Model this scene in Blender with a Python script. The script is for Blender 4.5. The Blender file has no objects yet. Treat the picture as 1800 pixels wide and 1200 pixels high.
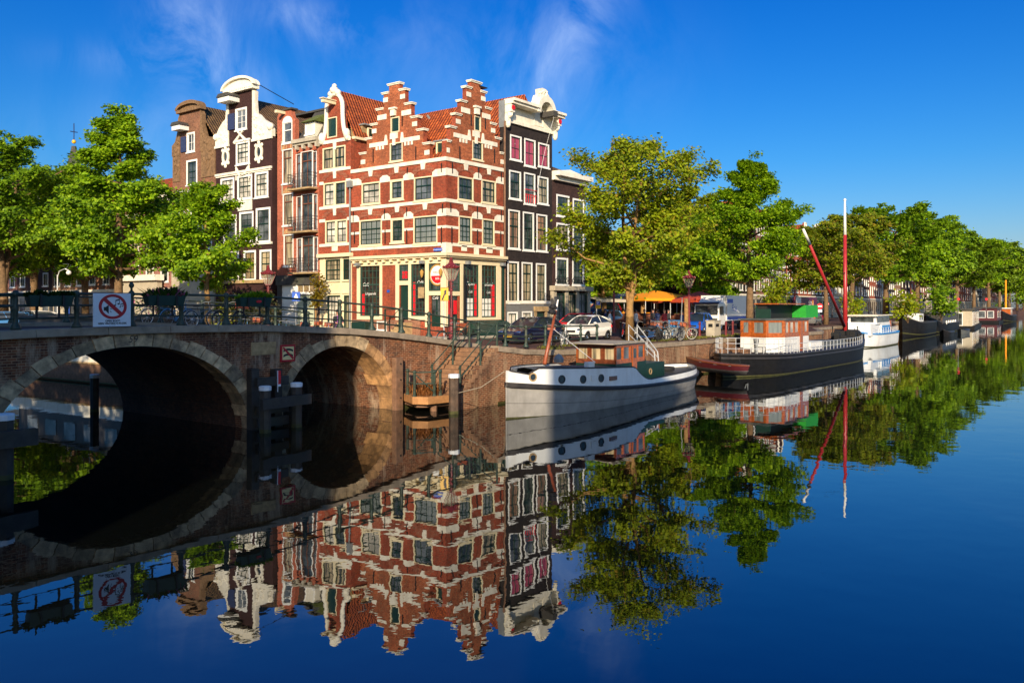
import bpy, bmesh, math, random
import numpy as np
from mathutils import Vector, Matrix
from mathutils.geometry import tessellate_polygon
S = bpy.context.scene
COL = S.collection
PI = math.pi
rad = math.radians
# ------------------------------------------------------------------ survey: the photograph's rays in world metres
# world: x along the main canal, y inland (away from the canal), z up, water at 0; eye at (0, 0, 4.2)
AZ = rad(37.5); CC, SS = math.cos(AZ), math.sin(AZ); EYE = 4.2; HOR = 537.0; FPX = 1500.0
def ray(px, py):
    t = (px - 900) / FPX
    return SS * t + CC, -CC * t + SS, (HOR - py) / FPX
def on_x(px, py, x0):
    a, b, c = ray(px, py); k = x0 / a
    return Vector((x0, b * k, EYE + c * k))
def on_y(px, py, y0):
    a, b, c = ray(px, py); k = y0 / b
    return Vector((a * k, y0, EYE + c * k))
def at_depth(px, py, Y):
    a, b, c = ray(px, py)
    return Vector((a * Y, b * Y, EYE + c * Y))
def interp(pts, x):
    if x <= pts[0][0]: return pts[0][1]
    for (a, b), (c, d) in zip(pts, pts[1:]):
        if x <= c: return b + (d - b) * (x - a) / (c - a)
    return pts[-1][1]
QUAY = [(20, 22.6), (72, 22.6), (82, 26.4), (105, 27.6), (163, 31.5), (217, 38), (300, 44), (420, 47), (900, 62)]
def quay(x): return interp(QUAY, x)
ZC = [(14, 3.585), (18.3, 3.54), (22.2, 3.33), (24.7, 3.11), (29.8, 2.45), (33, 2.24), (40, 2.17)]
def zc(x): return interp(ZC, x if x >= 14 else 28 - x)
G0 = 2.12
def gz(x, y):
    d = zc(x) - .13
    if y <= 33: k = 1.0
    elif y >= 46: k = 0.0
    else: k = 1 - (y - 33) / 13
    if x < 24: k = 1.0
    return max(G0, G0 + (d - G0) * k)
def on_row(px, off):
    """the point at inland offset OFF from the quay edge that the photograph shows in column PX"""
    lo, hi = 20.0, 600.0
    a, b, _ = ray(px, 0)
    f = lambda Y: b * Y - quay(a * Y) - off
    lo = 20.0
    while f(lo) < 0 and lo < 600: lo += .25
    return a * lo, b * lo, lo
# ------------------------------------------------------------------ materials
MATS = {}
def nt(name):
    m = bpy.data.materials.new(name); m.use_nodes = True
    t = m.node_tree; t.nodes.clear()
    out = t.nodes.new('ShaderNodeOutputMaterial')
    return m, t, out
def N(t, kind, **kw):
    n = t.nodes.new(kind)
    for k, v in kw.items():
        if k in n.inputs.keys(): n.inputs[k].default_value = v
        else: setattr(n, k, v)
    return n
def rgba(c, k=1): return (min(1, c[0] * k), min(1, c[1] * k), min(1, c[2] * k), 1)
def mixc(t, fac, a, b, blend='MIX'):
    n = t.nodes.new('ShaderNodeMix'); n.data_type = 'RGBA'; n.blend_type = blend
    for i, v in ((0, fac), (6, a), (7, b)):
        if hasattr(v, 'links'): t.links.new(v, n.inputs[i])
        else: n.inputs[i].default_value = v
    return n.outputs[2]
def ramp(t, src, stops):
    r = t.nodes.new('ShaderNodeValToRGB')
    while len(r.color_ramp.elements) < len(stops): r.color_ramp.elements.new(.5)
    for e, (p, c) in zip(r.color_ramp.elements, stops):
        e.position = p; e.color = c if len(c) == 4 else (*c, 1)
    t.links.new(src, r.inputs[0]); return r.outputs[0]
def noise(t, scale, detail=3, vec=None, rough=.55, stretch=None):
    n = N(t, 'ShaderNodeTexNoise', Scale=scale, Detail=detail, Roughness=rough)
    if vec is None:
        vec = t.nodes.new('ShaderNodeNewGeometry').outputs['Position']
    if stretch:
        mp = t.nodes.new('ShaderNodeMapping'); mp.inputs['Scale'].default_value = stretch
        t.links.new(vec, mp.inputs[0]); vec = mp.outputs[0]
    t.links.new(vec, n.inputs['Vector'])
    return n.outputs['Fac']
def bump(t, h, strength, dist=.02):
    b = N(t, 'ShaderNodeBump', Strength=strength, Distance=dist)
    t.links.new(h, b.inputs['Height']); return b.outputs[0]
def M(name, c, rough=.6, var=.18, scale=2.5, metal=0, spec=.4, dirt=0, ds=.9, dirtc=(.05, .045, .03), bmp=.15, coat=0, isl=0, streak=False):
    if name in MATS: return MATS[name]
    m, t, out = nt(name)
    b = N(t, 'ShaderNodeBsdfPrincipled', Roughness=rough, Metallic=metal)
    b.inputs['Specular IOR Level'].default_value = spec; b.inputs['Coat Weight'].default_value = coat
    f = noise(t, scale, 5)
    col = ramp(t, f, [(.3, rgba(c, 1 - var)), (.7, rgba(c, 1 + var))])
    if isl:
        g = t.nodes.new('ShaderNodeNewGeometry')
        col = mixc(t, 1.0, col, ramp(t, g.outputs['Random Per Island'], [(0, (1 - isl,) * 3), (1, (1 + isl * .6,) * 3)]), 'MULTIPLY')
    if dirt:
        d = noise(t, ds, 6, rough=.7, stretch=(1, 1, .25) if streak else None)
        col = mixc(t, ramp(t, d, [(.48, (0, 0, 0)), (.72, (dirt,) * 3)]), col, rgba(dirtc))
    t.links.new(col, b.inputs['Base Color'])
    if bmp: t.links.new(bump(t, noise(t, scale * 12, 3), bmp, .01), b.inputs['Normal'])
    t.links.new(b.outputs[0], out.inputs[0]); MATS[name] = m; return m
def BRICK(name, c1, c2, mortar, bw=.22, rh=.068, ms=.011, dirt=.35, dirtc=(.06, .045, .035), pale=0, palec=(.5, .42, .33), rough=.85, bias=0, big_=((.72, .72, .74), (1.2, 1.16, 1.1))):
    if name in MATS: return MATS[name]
    m, t, out = nt(name)
    b = N(t, 'ShaderNodeBsdfPrincipled', Roughness=rough); b.inputs['Specular IOR Level'].default_value = .2
    uv = t.nodes.new('ShaderNodeUVMap'); uv.uv_map = 'UVMap'
    br = N(t, 'ShaderNodeTexBrick', Scale=1.0, **{'Mortar Size': ms, 'Brick Width': bw, 'Row Height': rh, 'Bias': bias, 'Mortar Smooth': .2})
    br.inputs['Color1'].default_value = rgba(c1); br.inputs['Color2'].default_value = rgba(c2); br.inputs['Mortar'].default_value = rgba(mortar)
    t.links.new(uv.outputs[0], br.inputs['Vector'])
    col = br.outputs['Color']
    big = noise(t, .55, 5, rough=.65)
    col = mixc(t, 1.0, col, ramp(t, big, [(.32, big_[0]), (.68, big_[1])]), 'MULTIPLY')
    sm = noise(t, 7, 4)
    col = mixc(t, 1.0, col, ramp(t, sm, [(.32, (.7, .7, .7)), (.66, (1.22, 1.2, 1.18))]), 'MULTIPLY')
    if dirt:
        d = noise(t, .8, 6, rough=.72, stretch=(1, 1, .3))
        col = mixc(t, ramp(t, d, [(.5, (0, 0, 0)), (.75, (dirt,) * 3)]), col, rgba(dirtc))
    if pale:
        d = noise(t, 1.1, 7, rough=.75, stretch=(1.6, 1.6, .35))
        col = mixc(t, ramp(t, d, [(.50, (0, 0, 0)), (.66, (pale,) * 3)]), col, rgba(palec))
    t.links.new(col, b.inputs['Base Color'])
    t.links.new(bump(t, br.outputs['Fac'], -.5, .012), b.inputs['Normal'])
    t.links.new(b.outputs[0], out.inputs[0]); MATS[name] = m; return m
def TILES(name, c1, c2, moss=.25, mossc=(.06, .06, .02)):
    m, t, out = nt(name)
    b = N(t, 'ShaderNodeBsdfPrincipled', Roughness=.75); b.inputs['Specular IOR Level'].default_value = .3
    uv = t.nodes.new('ShaderNodeUVMap'); uv.uv_map = 'UVMap'
    br = N(t, 'ShaderNodeTexBrick', Scale=1.0, offset=0, **{'Mortar Size': .025, 'Brick Width': .26, 'Row Height': .3, 'Mortar Smooth': .6})
    br.inputs['Color1'].default_value = rgba(c1); br.inputs['Color2'].default_value = rgba(c2); br.inputs['Mortar'].default_value = rgba(c1, .3)
    t.links.new(uv.outputs[0], br.inputs['Vector'])
    sx = t.nodes.new('ShaderNodeSeparateXYZ'); t.links.new(uv.outputs[0], sx.inputs[0])
    def math_(op, a, v):
        n = t.nodes.new('ShaderNodeMath'); n.operation = op; t.links.new(a, n.inputs[0])
        if v is not None: n.inputs[1].default_value = v
        return n.outputs[0]
    wu = math_('SINE', math_('MULTIPLY', sx.outputs[0], 2 * PI / .26), None)
    fr = math_('FRACT', math_('MULTIPLY', sx.outputs[1], 1 / .3), None)
    ad = t.nodes.new('ShaderNodeMath'); ad.operation = 'SUBTRACT'; t.links.new(wu, ad.inputs[0]); t.links.new(math_('MULTIPLY', fr, 1.6), ad.inputs[1])
    f = noise(t, 1.3, 6, rough=.7)
    col = mixc(t, 1.0, br.outputs['Color'], ramp(t, f, [(.3, (.6, .6, .6)), (.7, (1.2, 1.2, 1.2))]), 'MULTIPLY')
    col = mixc(t, ramp(t, noise(t, .7, 6, rough=.7), [(.45, (0, 0, 0)), (.7, (moss,) * 3)]), col, rgba(mossc))
    t.links.new(col, b.inputs['Base Color'])
    t.links.new(bump(t, ad.outputs[0], .9, .05), b.inputs['Normal'])
    t.links.new(b.outputs[0], out.inputs[0]); MATS[name] = m; return m
def GLASS(name, c, c2=None, rough=.04, scale=1.2, spec=.8, folds=False):
    """a window pane: dim room, blind, curtain or painted-in reflection under a glossy coat with old, uneven glass"""
    m, t, out = nt(name)
    b = N(t, 'ShaderNodeBsdfPrincipled', Roughness=.6); b.inputs['Specular IOR Level'].default_value = .2
    b.inputs['Coat Weight'].default_value = 1; b.inputs['Coat Roughness'].default_value = rough; b.inputs['Coat IOR'].default_value = 1.5
    f = noise(t, scale, 4, stretch=(6, 6, .4) if folds else None)
    t.links.new(ramp(t, f, [(.38, rgba(c)), (.62, rgba(c2 or c))]), b.inputs['Base Color'])
    nb = bump(t, noise(t, 1.4, 2), .10, .05)
    t.links.new(nb, b.inputs['Coat Normal'])
    t.links.new(b.outputs[0], out.inputs[0]); MATS[name] = m; return m
def LEAF(name, stops, trans=.42):
    m, t, out = nt(name)
    g = t.nodes.new('ShaderNodeNewGeometry')
    col = ramp(t, g.outputs['Random Per Island'], stops)
    col = mixc(t, 1.0, col, ramp(t, noise(t, .5, 3), [(.35, (.75, .78, .7)), (.65, (1.2, 1.15, 1.1))]), 'MULTIPLY')
    d = N(t, 'ShaderNodeBsdfPrincipled', Roughness=.5); d.inputs['Specular IOR Level'].default_value = .25
    tr = t.nodes.new('ShaderNodeBsdfTranslucent')
    t.links.new(col, d.inputs['Base Color'])
    t.links.new(mixc(t, 1.0, col, (1.3, 1.25, .5, 1), 'MULTIPLY'), tr.inputs[0])
    mx = t.nodes.new('ShaderNodeMixShader'); mx.inputs[0].default_value = trans
    t.links.new(d.outputs[0], mx.inputs[1]); t.links.new(tr.outputs[0], mx.inputs[2])
    t.links.new(mx.outputs[0], out.inputs[0]); MATS[name] = m; return m
# ------------------------------------------------------------------ mesh builder
OFF = {}
ident = lambda u, w, z: (u, w, z)
class MB:
    def __init__(s, F=None): s.v = []; s.f = []; s.F = F or ident
    def add(s, vs, fs):
        n = len(s.v); s.v += [s.F(*p) for p in vs]; s.f += [tuple(i + n for i in f) for f in fs]; return s
    def box(s, a, b, c, d, e, f):
        """u a..b, w c..d, z e..f"""
        return s.add([(a, c, e), (b, c, e), (b, d, e), (a, d, e), (a, c, f), (b, c, f), (b, d, f), (a, d, f)],
                     [(0, 3, 2, 1), (4, 5, 6, 7), (0, 1, 5, 4), (1, 2, 6, 5), (2, 3, 7, 6), (3, 0, 4, 7)])
    def hexa(s, p): return s.add(p, [(0, 3, 2, 1), (4, 5, 6, 7), (0, 1, 5, 4), (1, 2, 6, 5), (2, 3, 7, 6), (3, 0, 4, 7)])
    def quad(s, *p): return s.add(p, [(0, 1, 2, 3)])
    def prism(s, poly, w0, w1, holes=()):
        """poly (u, z) with holes, extruded from w0 to w1"""
        loops = [list(poly)] + [list(h) for h in holes]
        flat = [p for l in loops for p in l]; n = len(flat)
        tri = tessellate_polygon([[Vector((p[0], p[1], 0)) for p in l] for l in loops])
        fs = [tuple(t) for t in tri] + [tuple(i + n for i in reversed(t)) for t in tri]
        k = 0
        for l in loops:
            m = len(l)
            for i in range(m):
                a, b = k + i, k + (i + 1) % m
                fs.append((a, b, b + n, a + n))
            k += m
        return s.add([(p[0], w0, p[1]) for p in flat] + [(p[0], w1, p[1]) for p in flat], fs)
    def tube(s, pts, r, n=6, cap=True):
        pts = [Vector(p) for p in pts]; m = len(pts)
        rs = r if isinstance(r, (list, tuple)) else [r] * m
        base = []; ref = None
        for i, p in enumerate(pts):
            d = (pts[min(i + 1, m - 1)] - pts[max(i - 1, 0)])
            d = d.normalized() if d.length > 1e-9 else Vector((0, 0, 1))
            if ref is None: ref = Vector((1, 0, 0)) if abs(d.x) < .8 else Vector((0, 1, 0))
            a = d.cross(ref).normalized(); b = d.cross(a)
            for j in range(n):
                th = 2 * PI * j / n; q = p + (a * math.cos(th) + b * math.sin(th)) * rs[i]
                base.append(tuple(q))
        fs = [(i * n + j, i * n + (j + 1) % n, (i + 1) * n + (j + 1) % n, (i + 1) * n + j) for i in range(m - 1) for j in range(n)]
        if cap: fs += [tuple(range(n))[::-1], tuple((m - 1) * n + j for j in range(n))]
        return s.add(base, fs)
    def lathe(s, prof, cx=0, cy=0, n=12, z0=0):
        vs = [(cx + r * math.cos(2 * PI * j / n), cy + r * math.sin(2 * PI * j / n), z0 + z) for r, z in prof for j in range(n)]
        m = len(prof)
        fs = [(i * n + j, i * n + (j + 1) % n, (i + 1) * n + (j + 1) % n, (i + 1) * n + j) for i in range(m - 1) for j in range(n)]
        fs += [tuple(range(n))[::-1], tuple((m - 1) * n + j for j in range(n))]
        return s.add(vs, fs)
    def disc(s, c, r0, r1, w0, w1, n=24, a0=0, a1=2 * PI):
        """ring in the (u, z) plane, extruded over w"""
        full = abs(a1 - a0 - 2 * PI) < 1e-6; k = n if full else n + 1
        vs = []
        for w in (w0, w1):
            for rr in (r0, r1):
                for j in range(k):
                    th = a0 + (a1 - a0) * j / n
                    rx, rz = (rr if isinstance(rr, tuple) else (rr, rr))
                    vs.append((c[0] + rx * math.cos(th), w, c[1] + rz * math.sin(th)))
        fs = []
        for j in range(n):
            j2 = (j + 1) % k
            A, B, C_, D = j, j2, k + j2, k + j
            fs += [(A, B, C_, D), (A + 2 * k, D + 2 * k, C_ + 2 * k, B + 2 * k), (D, C_, C_ + 2 * k, D + 2 * k), (B, A, A + 2 * k, B + 2 * k)]
        if not full:
            for j in (0, n): fs.append((j, k + j, 3 * k + j, 2 * k + j))
        return s.add(vs, fs)
    def ball(s, c, r, n=10, m=6):
        rx, ry, rz = r if isinstance(r, tuple) else (r, r, r)
        vs = [(c[0] + rx * math.sin(PI * i / m) * math.cos(2 * PI * j / n), c[1] + ry * math.sin(PI * i / m) * math.sin(2 * PI * j / n), c[2] + rz * math.cos(PI * i / m)) for i in range(m + 1) for j in range(n)]
        fs = [(i * n + j, (i + 1) * n + j, (i + 1) * n + (j + 1) % n, i * n + (j + 1) % n) for i in range(m) for j in range(n)]
        return s.add(vs, fs)
    def build(s, name, mat, parent=None, smooth=False, fix=True, bevel=0, weld=False):
        off = OFF.get(parent.name, Vector((0, 0, 0))) if parent else Vector((0, 0, 0))
        me = bpy.data.meshes.new(name)
        me.from_pydata([(p[0] - off[0], p[1] - off[1], p[2] - off[2]) for p in s.v], [], s.f)
        bm = bmesh.new(); bm.from_mesh(me)
        if weld: bmesh.ops.remove_doubles(bm, verts=bm.verts, dist=1e-4)
        if fix: bmesh.ops.recalc_face_normals(bm, faces=bm.faces)
        uvl = bm.loops.layers.uv.new('UVMap')
        for f in bm.faces:
            nx, ny, nz = f.normal; f.smooth = smooth
            h = math.hypot(nx, ny)
            if abs(nz) > .97 or h < 1e-4:
                for l in f.loops: l[uvl].uv = (l.vert.co.x + off[0], l.vert.co.y + off[1])
            else:
                tx, ty = -ny / h, nx / h
                ux, uy, uz = -nz * nx / h, -nz * ny / h, h
                for l in f.loops:
                    c = l.vert.co
                    l[uvl].uv = ((c.x + off[0]) * tx + (c.y + off[1]) * ty, (c.x + off[0]) * ux + (c.y + off[1]) * uy + (c.z + off[2]) * uz)
        bm.to_mesh(me); bm.free()
        o = bpy.data.objects.new(name, me); COL.objects.link(o)
        if mat is not None: me.materials.append(MATS[mat] if isinstance(mat, str) else mat)
        if parent: o.parent = parent; OFF[o.name] = off
        if bevel:
            bv = o.modifiers.new('Bevel', 'BEVEL'); bv.width = bevel; bv.segments = 2; bv.limit_method = 'ANGLE'
        return o
def tag(o, label=None, cat=None, group=None, kind=None):
    if label: o['label'] = label
    if cat: o['category'] = cat
    if group: o['group'] = group
    if kind: o['kind'] = kind
    return o
def thing(name, label, cat, loc=(0, 0, 0), rz=0, group=None, local=False):
    o = bpy.data.objects.new(name, None); COL.objects.link(o); o.empty_display_size = .3
    o.location = loc; o.rotation_euler.z = rz
    OFF[o.name] = Vector((0, 0, 0)) if local else Vector(loc)
    return tag(o, label, cat, group)
def kids(o): return [c for c in bpy.data.objects if c.parent == o]
def copy_tree(o, loc=None, rz=None, label=None, parent=None, scale=None, rx=None):
    c = o.copy(); COL.objects.link(c); c.parent = parent
    if loc is not None: c.location = loc
    if rz is not None: c.rotation_euler.z = rz
    if rx is not None: c.rotation_euler.x = rx
    if scale is not None: c.scale = scale if isinstance(scale, tuple) else (scale,) * 3
    if label: c['label'] = label
    for k in list(o.children): copy_tree(k, parent=c)
    return c
def lettering(body, size, F, u, z, w, mat, parent, name='lettering', align='CENTER', shear=0, bold=0):
    cu = bpy.data.curves.new('txt', 'FONT'); cu.body = body; cu.size = size; cu.offset = bold * size; cu.align_x = align; cu.shear = shear; cu.resolution_u = 3
    o = bpy.data.objects.new('txt', cu); COL.objects.link(o)
    dg = bpy.context.evaluated_depsgraph_get(); me = bpy.data.meshes.new_from_object(o.evaluated_get(dg))
    mb = MB(F); mb.add([(u + v.co.x, w, z + v.co.y) for v in me.vertices], [tuple(p.vertices) for p in me.polygons])
    bpy.data.objects.remove(o); bpy.data.curves.remove(cu); bpy.data.meshes.remove(me)
    return mb.build(name, mat, parent, fix=False)
# ------------------------------------------------------------------ palette
BRICK('brick_red', (.37, .052, .020), (.23, .032, .015), (.28, .14, .085), ms=.009, big_=((.66, .66, .68), (1.25, 1.2, 1.12)), dirt=.65, dirtc=(.11, .04, .022))
BRICK('brick_gable', (.40, .095, .034), (.22, .042, .018), (.36, .19, .10), ms=.009, dirt=.35, dirtc=(.10, .05, .03))
BRICK('brick_arch', (.30, .052, .022), (.20, .033, .016), (.33, .19, .12), bw=.068, rh=.22, ms=.011, dirt=.2)
BRICK('brick_salmon', (.50, .125, .065), (.38, .085, .045), (.30, .16, .11), ms=.009, dirt=.12, dirtc=(.2, .08, .05))
BRICK('brick_brown', (.24, .085, .045), (.15, .05, .03), (.25, .18, .12), dirt=.45, dirtc=(.05, .035, .02))
BRICK('brick_dark', (.035, .026, .024), (.025, .02, .02), (.03, .025, .024), dirt=.3, dirtc=(.05, .035, .03))
BRICK('brick_maroon', (.055, .024, .022), (.042, .018, .018), (.05, .026, .024), dirt=.2, dirtc=(.03, .016, .016))
BRICK('brick_plum', (.065, .035, .03), (.05, .028, .026), (.06, .035, .03), dirt=.2, dirtc=(.03, .02, .02))
BRICK('brick_rose', (.30, .10, .075), (.22, .07, .055), (.28, .2, .16), dirt=.2)
BRICK('brick_tan', (.32, .17, .10), (.24, .12, .07), (.3, .22, .16), dirt=.2)
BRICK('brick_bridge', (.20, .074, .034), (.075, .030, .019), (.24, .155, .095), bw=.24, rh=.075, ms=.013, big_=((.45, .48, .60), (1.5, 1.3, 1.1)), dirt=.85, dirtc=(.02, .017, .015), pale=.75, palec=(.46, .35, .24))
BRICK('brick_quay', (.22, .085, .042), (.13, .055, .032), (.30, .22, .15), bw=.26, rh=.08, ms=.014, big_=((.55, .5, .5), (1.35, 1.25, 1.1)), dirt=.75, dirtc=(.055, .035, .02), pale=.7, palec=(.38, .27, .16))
BRICK('brick_paving', (.13, .065, .05), (.10, .052, .045), (.07, .05, .04), bw=.2, rh=.1, ms=.008, dirt=.3)
BRICK('stoop_brick', (.30, .12, .065), (.22, .085, .05), (.3, .2, .14), dirt=.3)
TILES('tiles_red', (.56, .12, .026), (.32, .065, .018), .25, (.09, .05, .02))
TILES('tiles_brown', (.24, .13, .05), (.14, .08, .035), .4, (.07, .06, .02))
M('cream', (.78, .66, .42), .45, .06, 3, dirt=.3, ds=1.5, dirtc=(.4, .3, .16), bmp=.05)
M('white_stone', (.80, .74, .60), .6, .09, 3, dirt=.45, ds=1.6, dirtc=(.44, .36, .24), bmp=.08, streak=True)
M('white_paint', (.82, .80, .74), .4, .04, 3, dirt=.1, dirtc=(.45, .4, .3), bmp=.03)
M('sandstone', (.40, .27, .13), .85, .3, 5, dirt=.6, dirtc=(.12, .08, .04), bmp=.5)
M('brownstone', (.20, .115, .055), .85, .35, 5, dirt=.6, ds=2, dirtc=(.07, .045, .025), bmp=.5)
M('grey_plaster', (.16, .16, .155), .7, .08, 2, dirt=.2)
M('beige_plaster', (.42, .36, .26), .7, .12, 2, dirt=.3, dirtc=(.2, .16, .1), streak=True)
M('pale_green_paint', (.46, .50, .36), .55, .06, 2)
M('dark_green', (.010, .034, .024), .35, .15, 3, spec=.5)
M('rail_green', (.028, .048, .034), .5, .3, 9, spec=.4, dirt=.5, dirtc=(.09, .07, .04))
M('bright_green', (.02, .30, .03), .55, .15, 8)
M('iron', (.012, .012, .012), .6, .2, 6)
M('zinc', (.20, .21, .21), .5, .15, 3, spec=.5)
M('lead_dark', (.055, .05, .045), .7, .25, 3, dirt=.4, dirtc=(.09, .10, .05))
M('lamp_red', (.16, .020, .022), .4, .2, 5, spec=.5)
M('lamp_glass', (.75, .66, .45), .1, .05, 3, spec=.6, bmp=0)
M('stone_cope', (.30, .235, .165), .8, .22, 3, dirt=.65, dirtc=(.08, .065, .045), bmp=.4, isl=.12)
M('stone_ring', (.42, .30, .17), .8, .5, 4, dirt=.9, ds=2.4, dirtc=(.07, .055, .045), bmp=.8, isl=.45)
M('stone_ring_orange', (.44, .24, .10), .8, .5, 4, dirt=.8, ds=2.4, dirtc=(.11, .06, .035), bmp=.8, isl=.45)
M('wet_wood', (.035, .03, .026), .6, .35, 5, dirt=.5, dirtc=(.05, .045, .015), bmp=.5)
M('old_wood', (.20, .105, .06), .8, .3, 5, dirt=.4, bmp=.5)
M('dark_post', (.075, .05, .035), .75, .4, 5, dirt=.5, ds=2, dirtc=(.16, .08, .04), bmp=.6)
M('landing_wood', (.40, .19, .07), .75, .25, 4, dirt=.4, dirtc=(.16, .08, .03), bmp=.4)
M('algae', (.045, .045, .010), .7, .4, 8)
M('cap_white', (.78, .79, .80), .6, .05, 6, dirt=.2)
M('sign_white', (.72, .76, .80), .4, .03, 8, dirt=.1, bmp=0)
M('sign_red', (.40, .008, .016), .4, .05, 8, bmp=0)
M('sign_black', (.012, .012, .014), .5, .1, 8, bmp=0)
M('sign_blue', (.01, .085, .46), .4, .05, 8, bmp=0)
M('sign_yellow', (.75, .40, .01), .4, .05, 8, bmp=0)
M('sign_cream', (.75, .60, .27), .4, .05, 8, bmp=0)
M('bright_red', (.62, .012, .02), .5, .12, 6, bmp=0)
M('red_awning', (.50, .03, .03), .7, .1, 3)
M('orange_cloth', (.85, .30, .005), .7, .06, 2, bmp=.05)
M('rust_cloth', (.48, .065, .025), .7, .08, 2, bmp=.05)
M('grey_cloth', (.46, .42, .34), .8, .06, 2, bmp=.05)
M('blue_cloth', (.02, .12, .42), .7, .1, 2)
M('lace', (.78, .74, .66), .8, .08, 12)
M('varnish', (.36, .085, .014), .25, .35, 6, spec=.5, coat=.6, bmp=.1)
M('varnish_dark', (.17, .045, .016), .3, .35, 6, spec=.5, coat=.5, bmp=.1)
M('boat_white', (.72, .72, .69), .4, .06, 2.5, dirt=.3, dirtc=(.35, .24, .13), bmp=.05, streak=True)
M('boat_grey', (.30, .285, .26), .5, .18, 2, dirt=.6, dirtc=(.14, .125, .105), bmp=.12, streak=True)
M('boat_black', (.010, .010, .011), .5, .3, 3, dirt=.25, dirtc=(.03, .024, .014), spec=.1)
M('boat_rail', (.028, .026, .026), .45, .3, 5, dirt=.3, dirtc=(.10, .07, .045))
M('boat_green', (.006, .030, .022), .4, .15, 3)
M('deck_grey', (.075, .085, .085), .7, .25, 3, dirt=.4, dirtc=(.12, .09, .05))
M('maroon_paint', (.07, .009, .013), .4, .15, 3, spec=.5)
M('mast_red', (.36, .022, .024), .4, .12, 4, spec=.5)
M('mast_brown', (.30, .075, .03), .4, .3, 6, spec=.5)
M('boat_blue', (.03, .20, .48), .45, .1, 3)
M('rubber', (.012, .012, .012), .8, .2, 6)
M('chrome', (.6, .6, .6), .2, .05, 6, metal=1, bmp=0)
M('steel_rail', (.62, .62, .60), .35, .1, 6, metal=.3, bmp=0)
M('bike_black', (.016, .016, .018), .4, .2, 6, bmp=0)
M('bike_blue', (.08, .24, .40), .4, .2, 6, bmp=0)
M('saddle_brown', (.10, .045, .02), .6, .2, 6)
M('bark', (.16, .095, .045), .9, .4, 6, dirt=.5, dirtc=(.06, .05, .025), bmp=.8)
M('bark_light', (.30, .17, .06), .9, .35, 6, dirt=.3, dirtc=(.1, .07, .03), bmp=.7)
M('concrete_beige', (.42, .37, .28), .8, .1, 3, dirt=.3)
M('skin', (.52, .25, .16), .55, .05, 8, bmp=0)
M('cloth_dark', (.02, .019, .022), .85, .2, 9)
M('cloth_navy', (.022, .035, .10), .85, .2, 9)
M('cloth_purple', (.25, .06, .30), .85, .15, 9)
M('cloth_teal', (.01, .19, .33), .85, .15, 9)
M('cloth_white', (.7, .68, .62), .85, .1, 9)
M('cloth_red', (.4, .03, .03), .85, .1, 9)
M('hair_brown', (.05, .03, .02), .6, .3, 20)
M('roof_felt', (.34, .30, .24), .85, .2, 3, dirt=.5, dirtc=(.14, .11, .07))
M('lantern_amber', (.42, .24, .06), .4, .1, 5)
M('earth', (.14, .10, .05), .95, .35, 3, bmp=.5)
M('asphalt', (.075, .062, .062), .9, .15, 6, bmp=.4)
M('timber_box', (.16, .055, .03), .8, .3, 4)
M('moss_roof', (.10, .12, .025), .9, .3, 4)
for nm, c in (('navy_car', (.006, .008, .030)), ('white_car', (.80, .77, .70)), ('blue_car', (.01, .10, .48)), ('red_car', (.20, .012, .030)), ('silver_car', (.16, .16, .15)), ('black_car', (.01, .01, .012)), ('van_blue', (.05, .19, .42)), ('van_white', (.74, .72, .67))):
    M(nm, c, .28, .04, 2, spec=.5, coat=1, bmp=0)
GLASS('pane_dark', (.010, .014, .014), (.085, .10, .10), scale=1.1)  # the paler tone is painted in to stand for reflections
GLASS('pane_lace', (.75, .68, .56), (.30, .28, .24), scale=1.1)
GLASS('pane_blind', (.22, .24, .22), (.13, .15, .15), scale=.8, folds=True)
GLASS('pane_curtain', (.50, .40, .24), (.05, .045, .035), scale=.8, folds=True)
GLASS('pane_grey', (.15, .165, .175), (.03, .036, .04), scale=.9)
GLASS('pane_pink', (.42, .06, .10), (.36, .05, .085), scale=2)
GLASS('pane_rose', (.42, .22, .13), (.05, .05, .045), scale=.7, folds=True)
GLASS('pane_shop', (.010, .010, .010), (.05, .026, .014), scale=4)
GLASS('car_glass', (.012, .017, .020), (.02, .03, .04), rough=.02)
GLASS('pane_amber', (.30, .22, .10), (.16, .10, .05), scale=6)
m, t, out = nt('lantern_pane')
tp_ = t.nodes.new('ShaderNodeBsdfTransparent'); gl_ = t.nodes.new('ShaderNodeBsdfPrincipled'); gl_.inputs['Base Color'].default_value = (.55, .50, .36, 1); gl_.inputs['Roughness'].default_value = .15
mxs = t.nodes.new('ShaderNodeMixShader'); mxs.inputs[0].default_value = .38; t.links.new(tp_.outputs[0], mxs.inputs[1]); t.links.new(gl_.outputs[0], mxs.inputs[2]); t.links.new(mxs.outputs[0], out.inputs[0]); MATS['lantern_pane'] = m
LEAF('leaf_lime', [(0, (.085, .19, .006)), (.5, (.22, .38, .009)), (1, (.36, .51, .014))])
LEAF('leaf_green', [(0, (.07, .15, .006)), (.5, (.165, .30, .010)), (1, (.28, .42, .014))])
LEAF('leaf_deep', [(0, (.07, .13, .006)), (.5, (.145, .24, .010)), (1, (.23, .34, .014))])
LEAF('leaf_olive', [(0, (.14, .20, .006)), (.5, (.26, .34, .010)), (.85, (.35, .40, .013)), (1, (.32, .22, .022))])
LEAF('leaf_brown', [(0, (.10, .145, .006)), (.5, (.20, .26, .010)), (.8, (.26, .29, .013)), (1, (.25, .16, .022))])
LEAF('leaf_yellow', [(0, (.16, .12, .01)), (.6, (.26, .19, .012)), (1, (.20, .12, .02))])
LEAF('leaf_dark', [(0, (.012, .03, .008)), (1, (.04, .08, .015))])
LEAF('blossom', [(0, (.08, .12, .03)), (.45, (.16, .18, .05)), (.6, (.5, .42, .25)), (1, (.6, .5, .32))])
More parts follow.
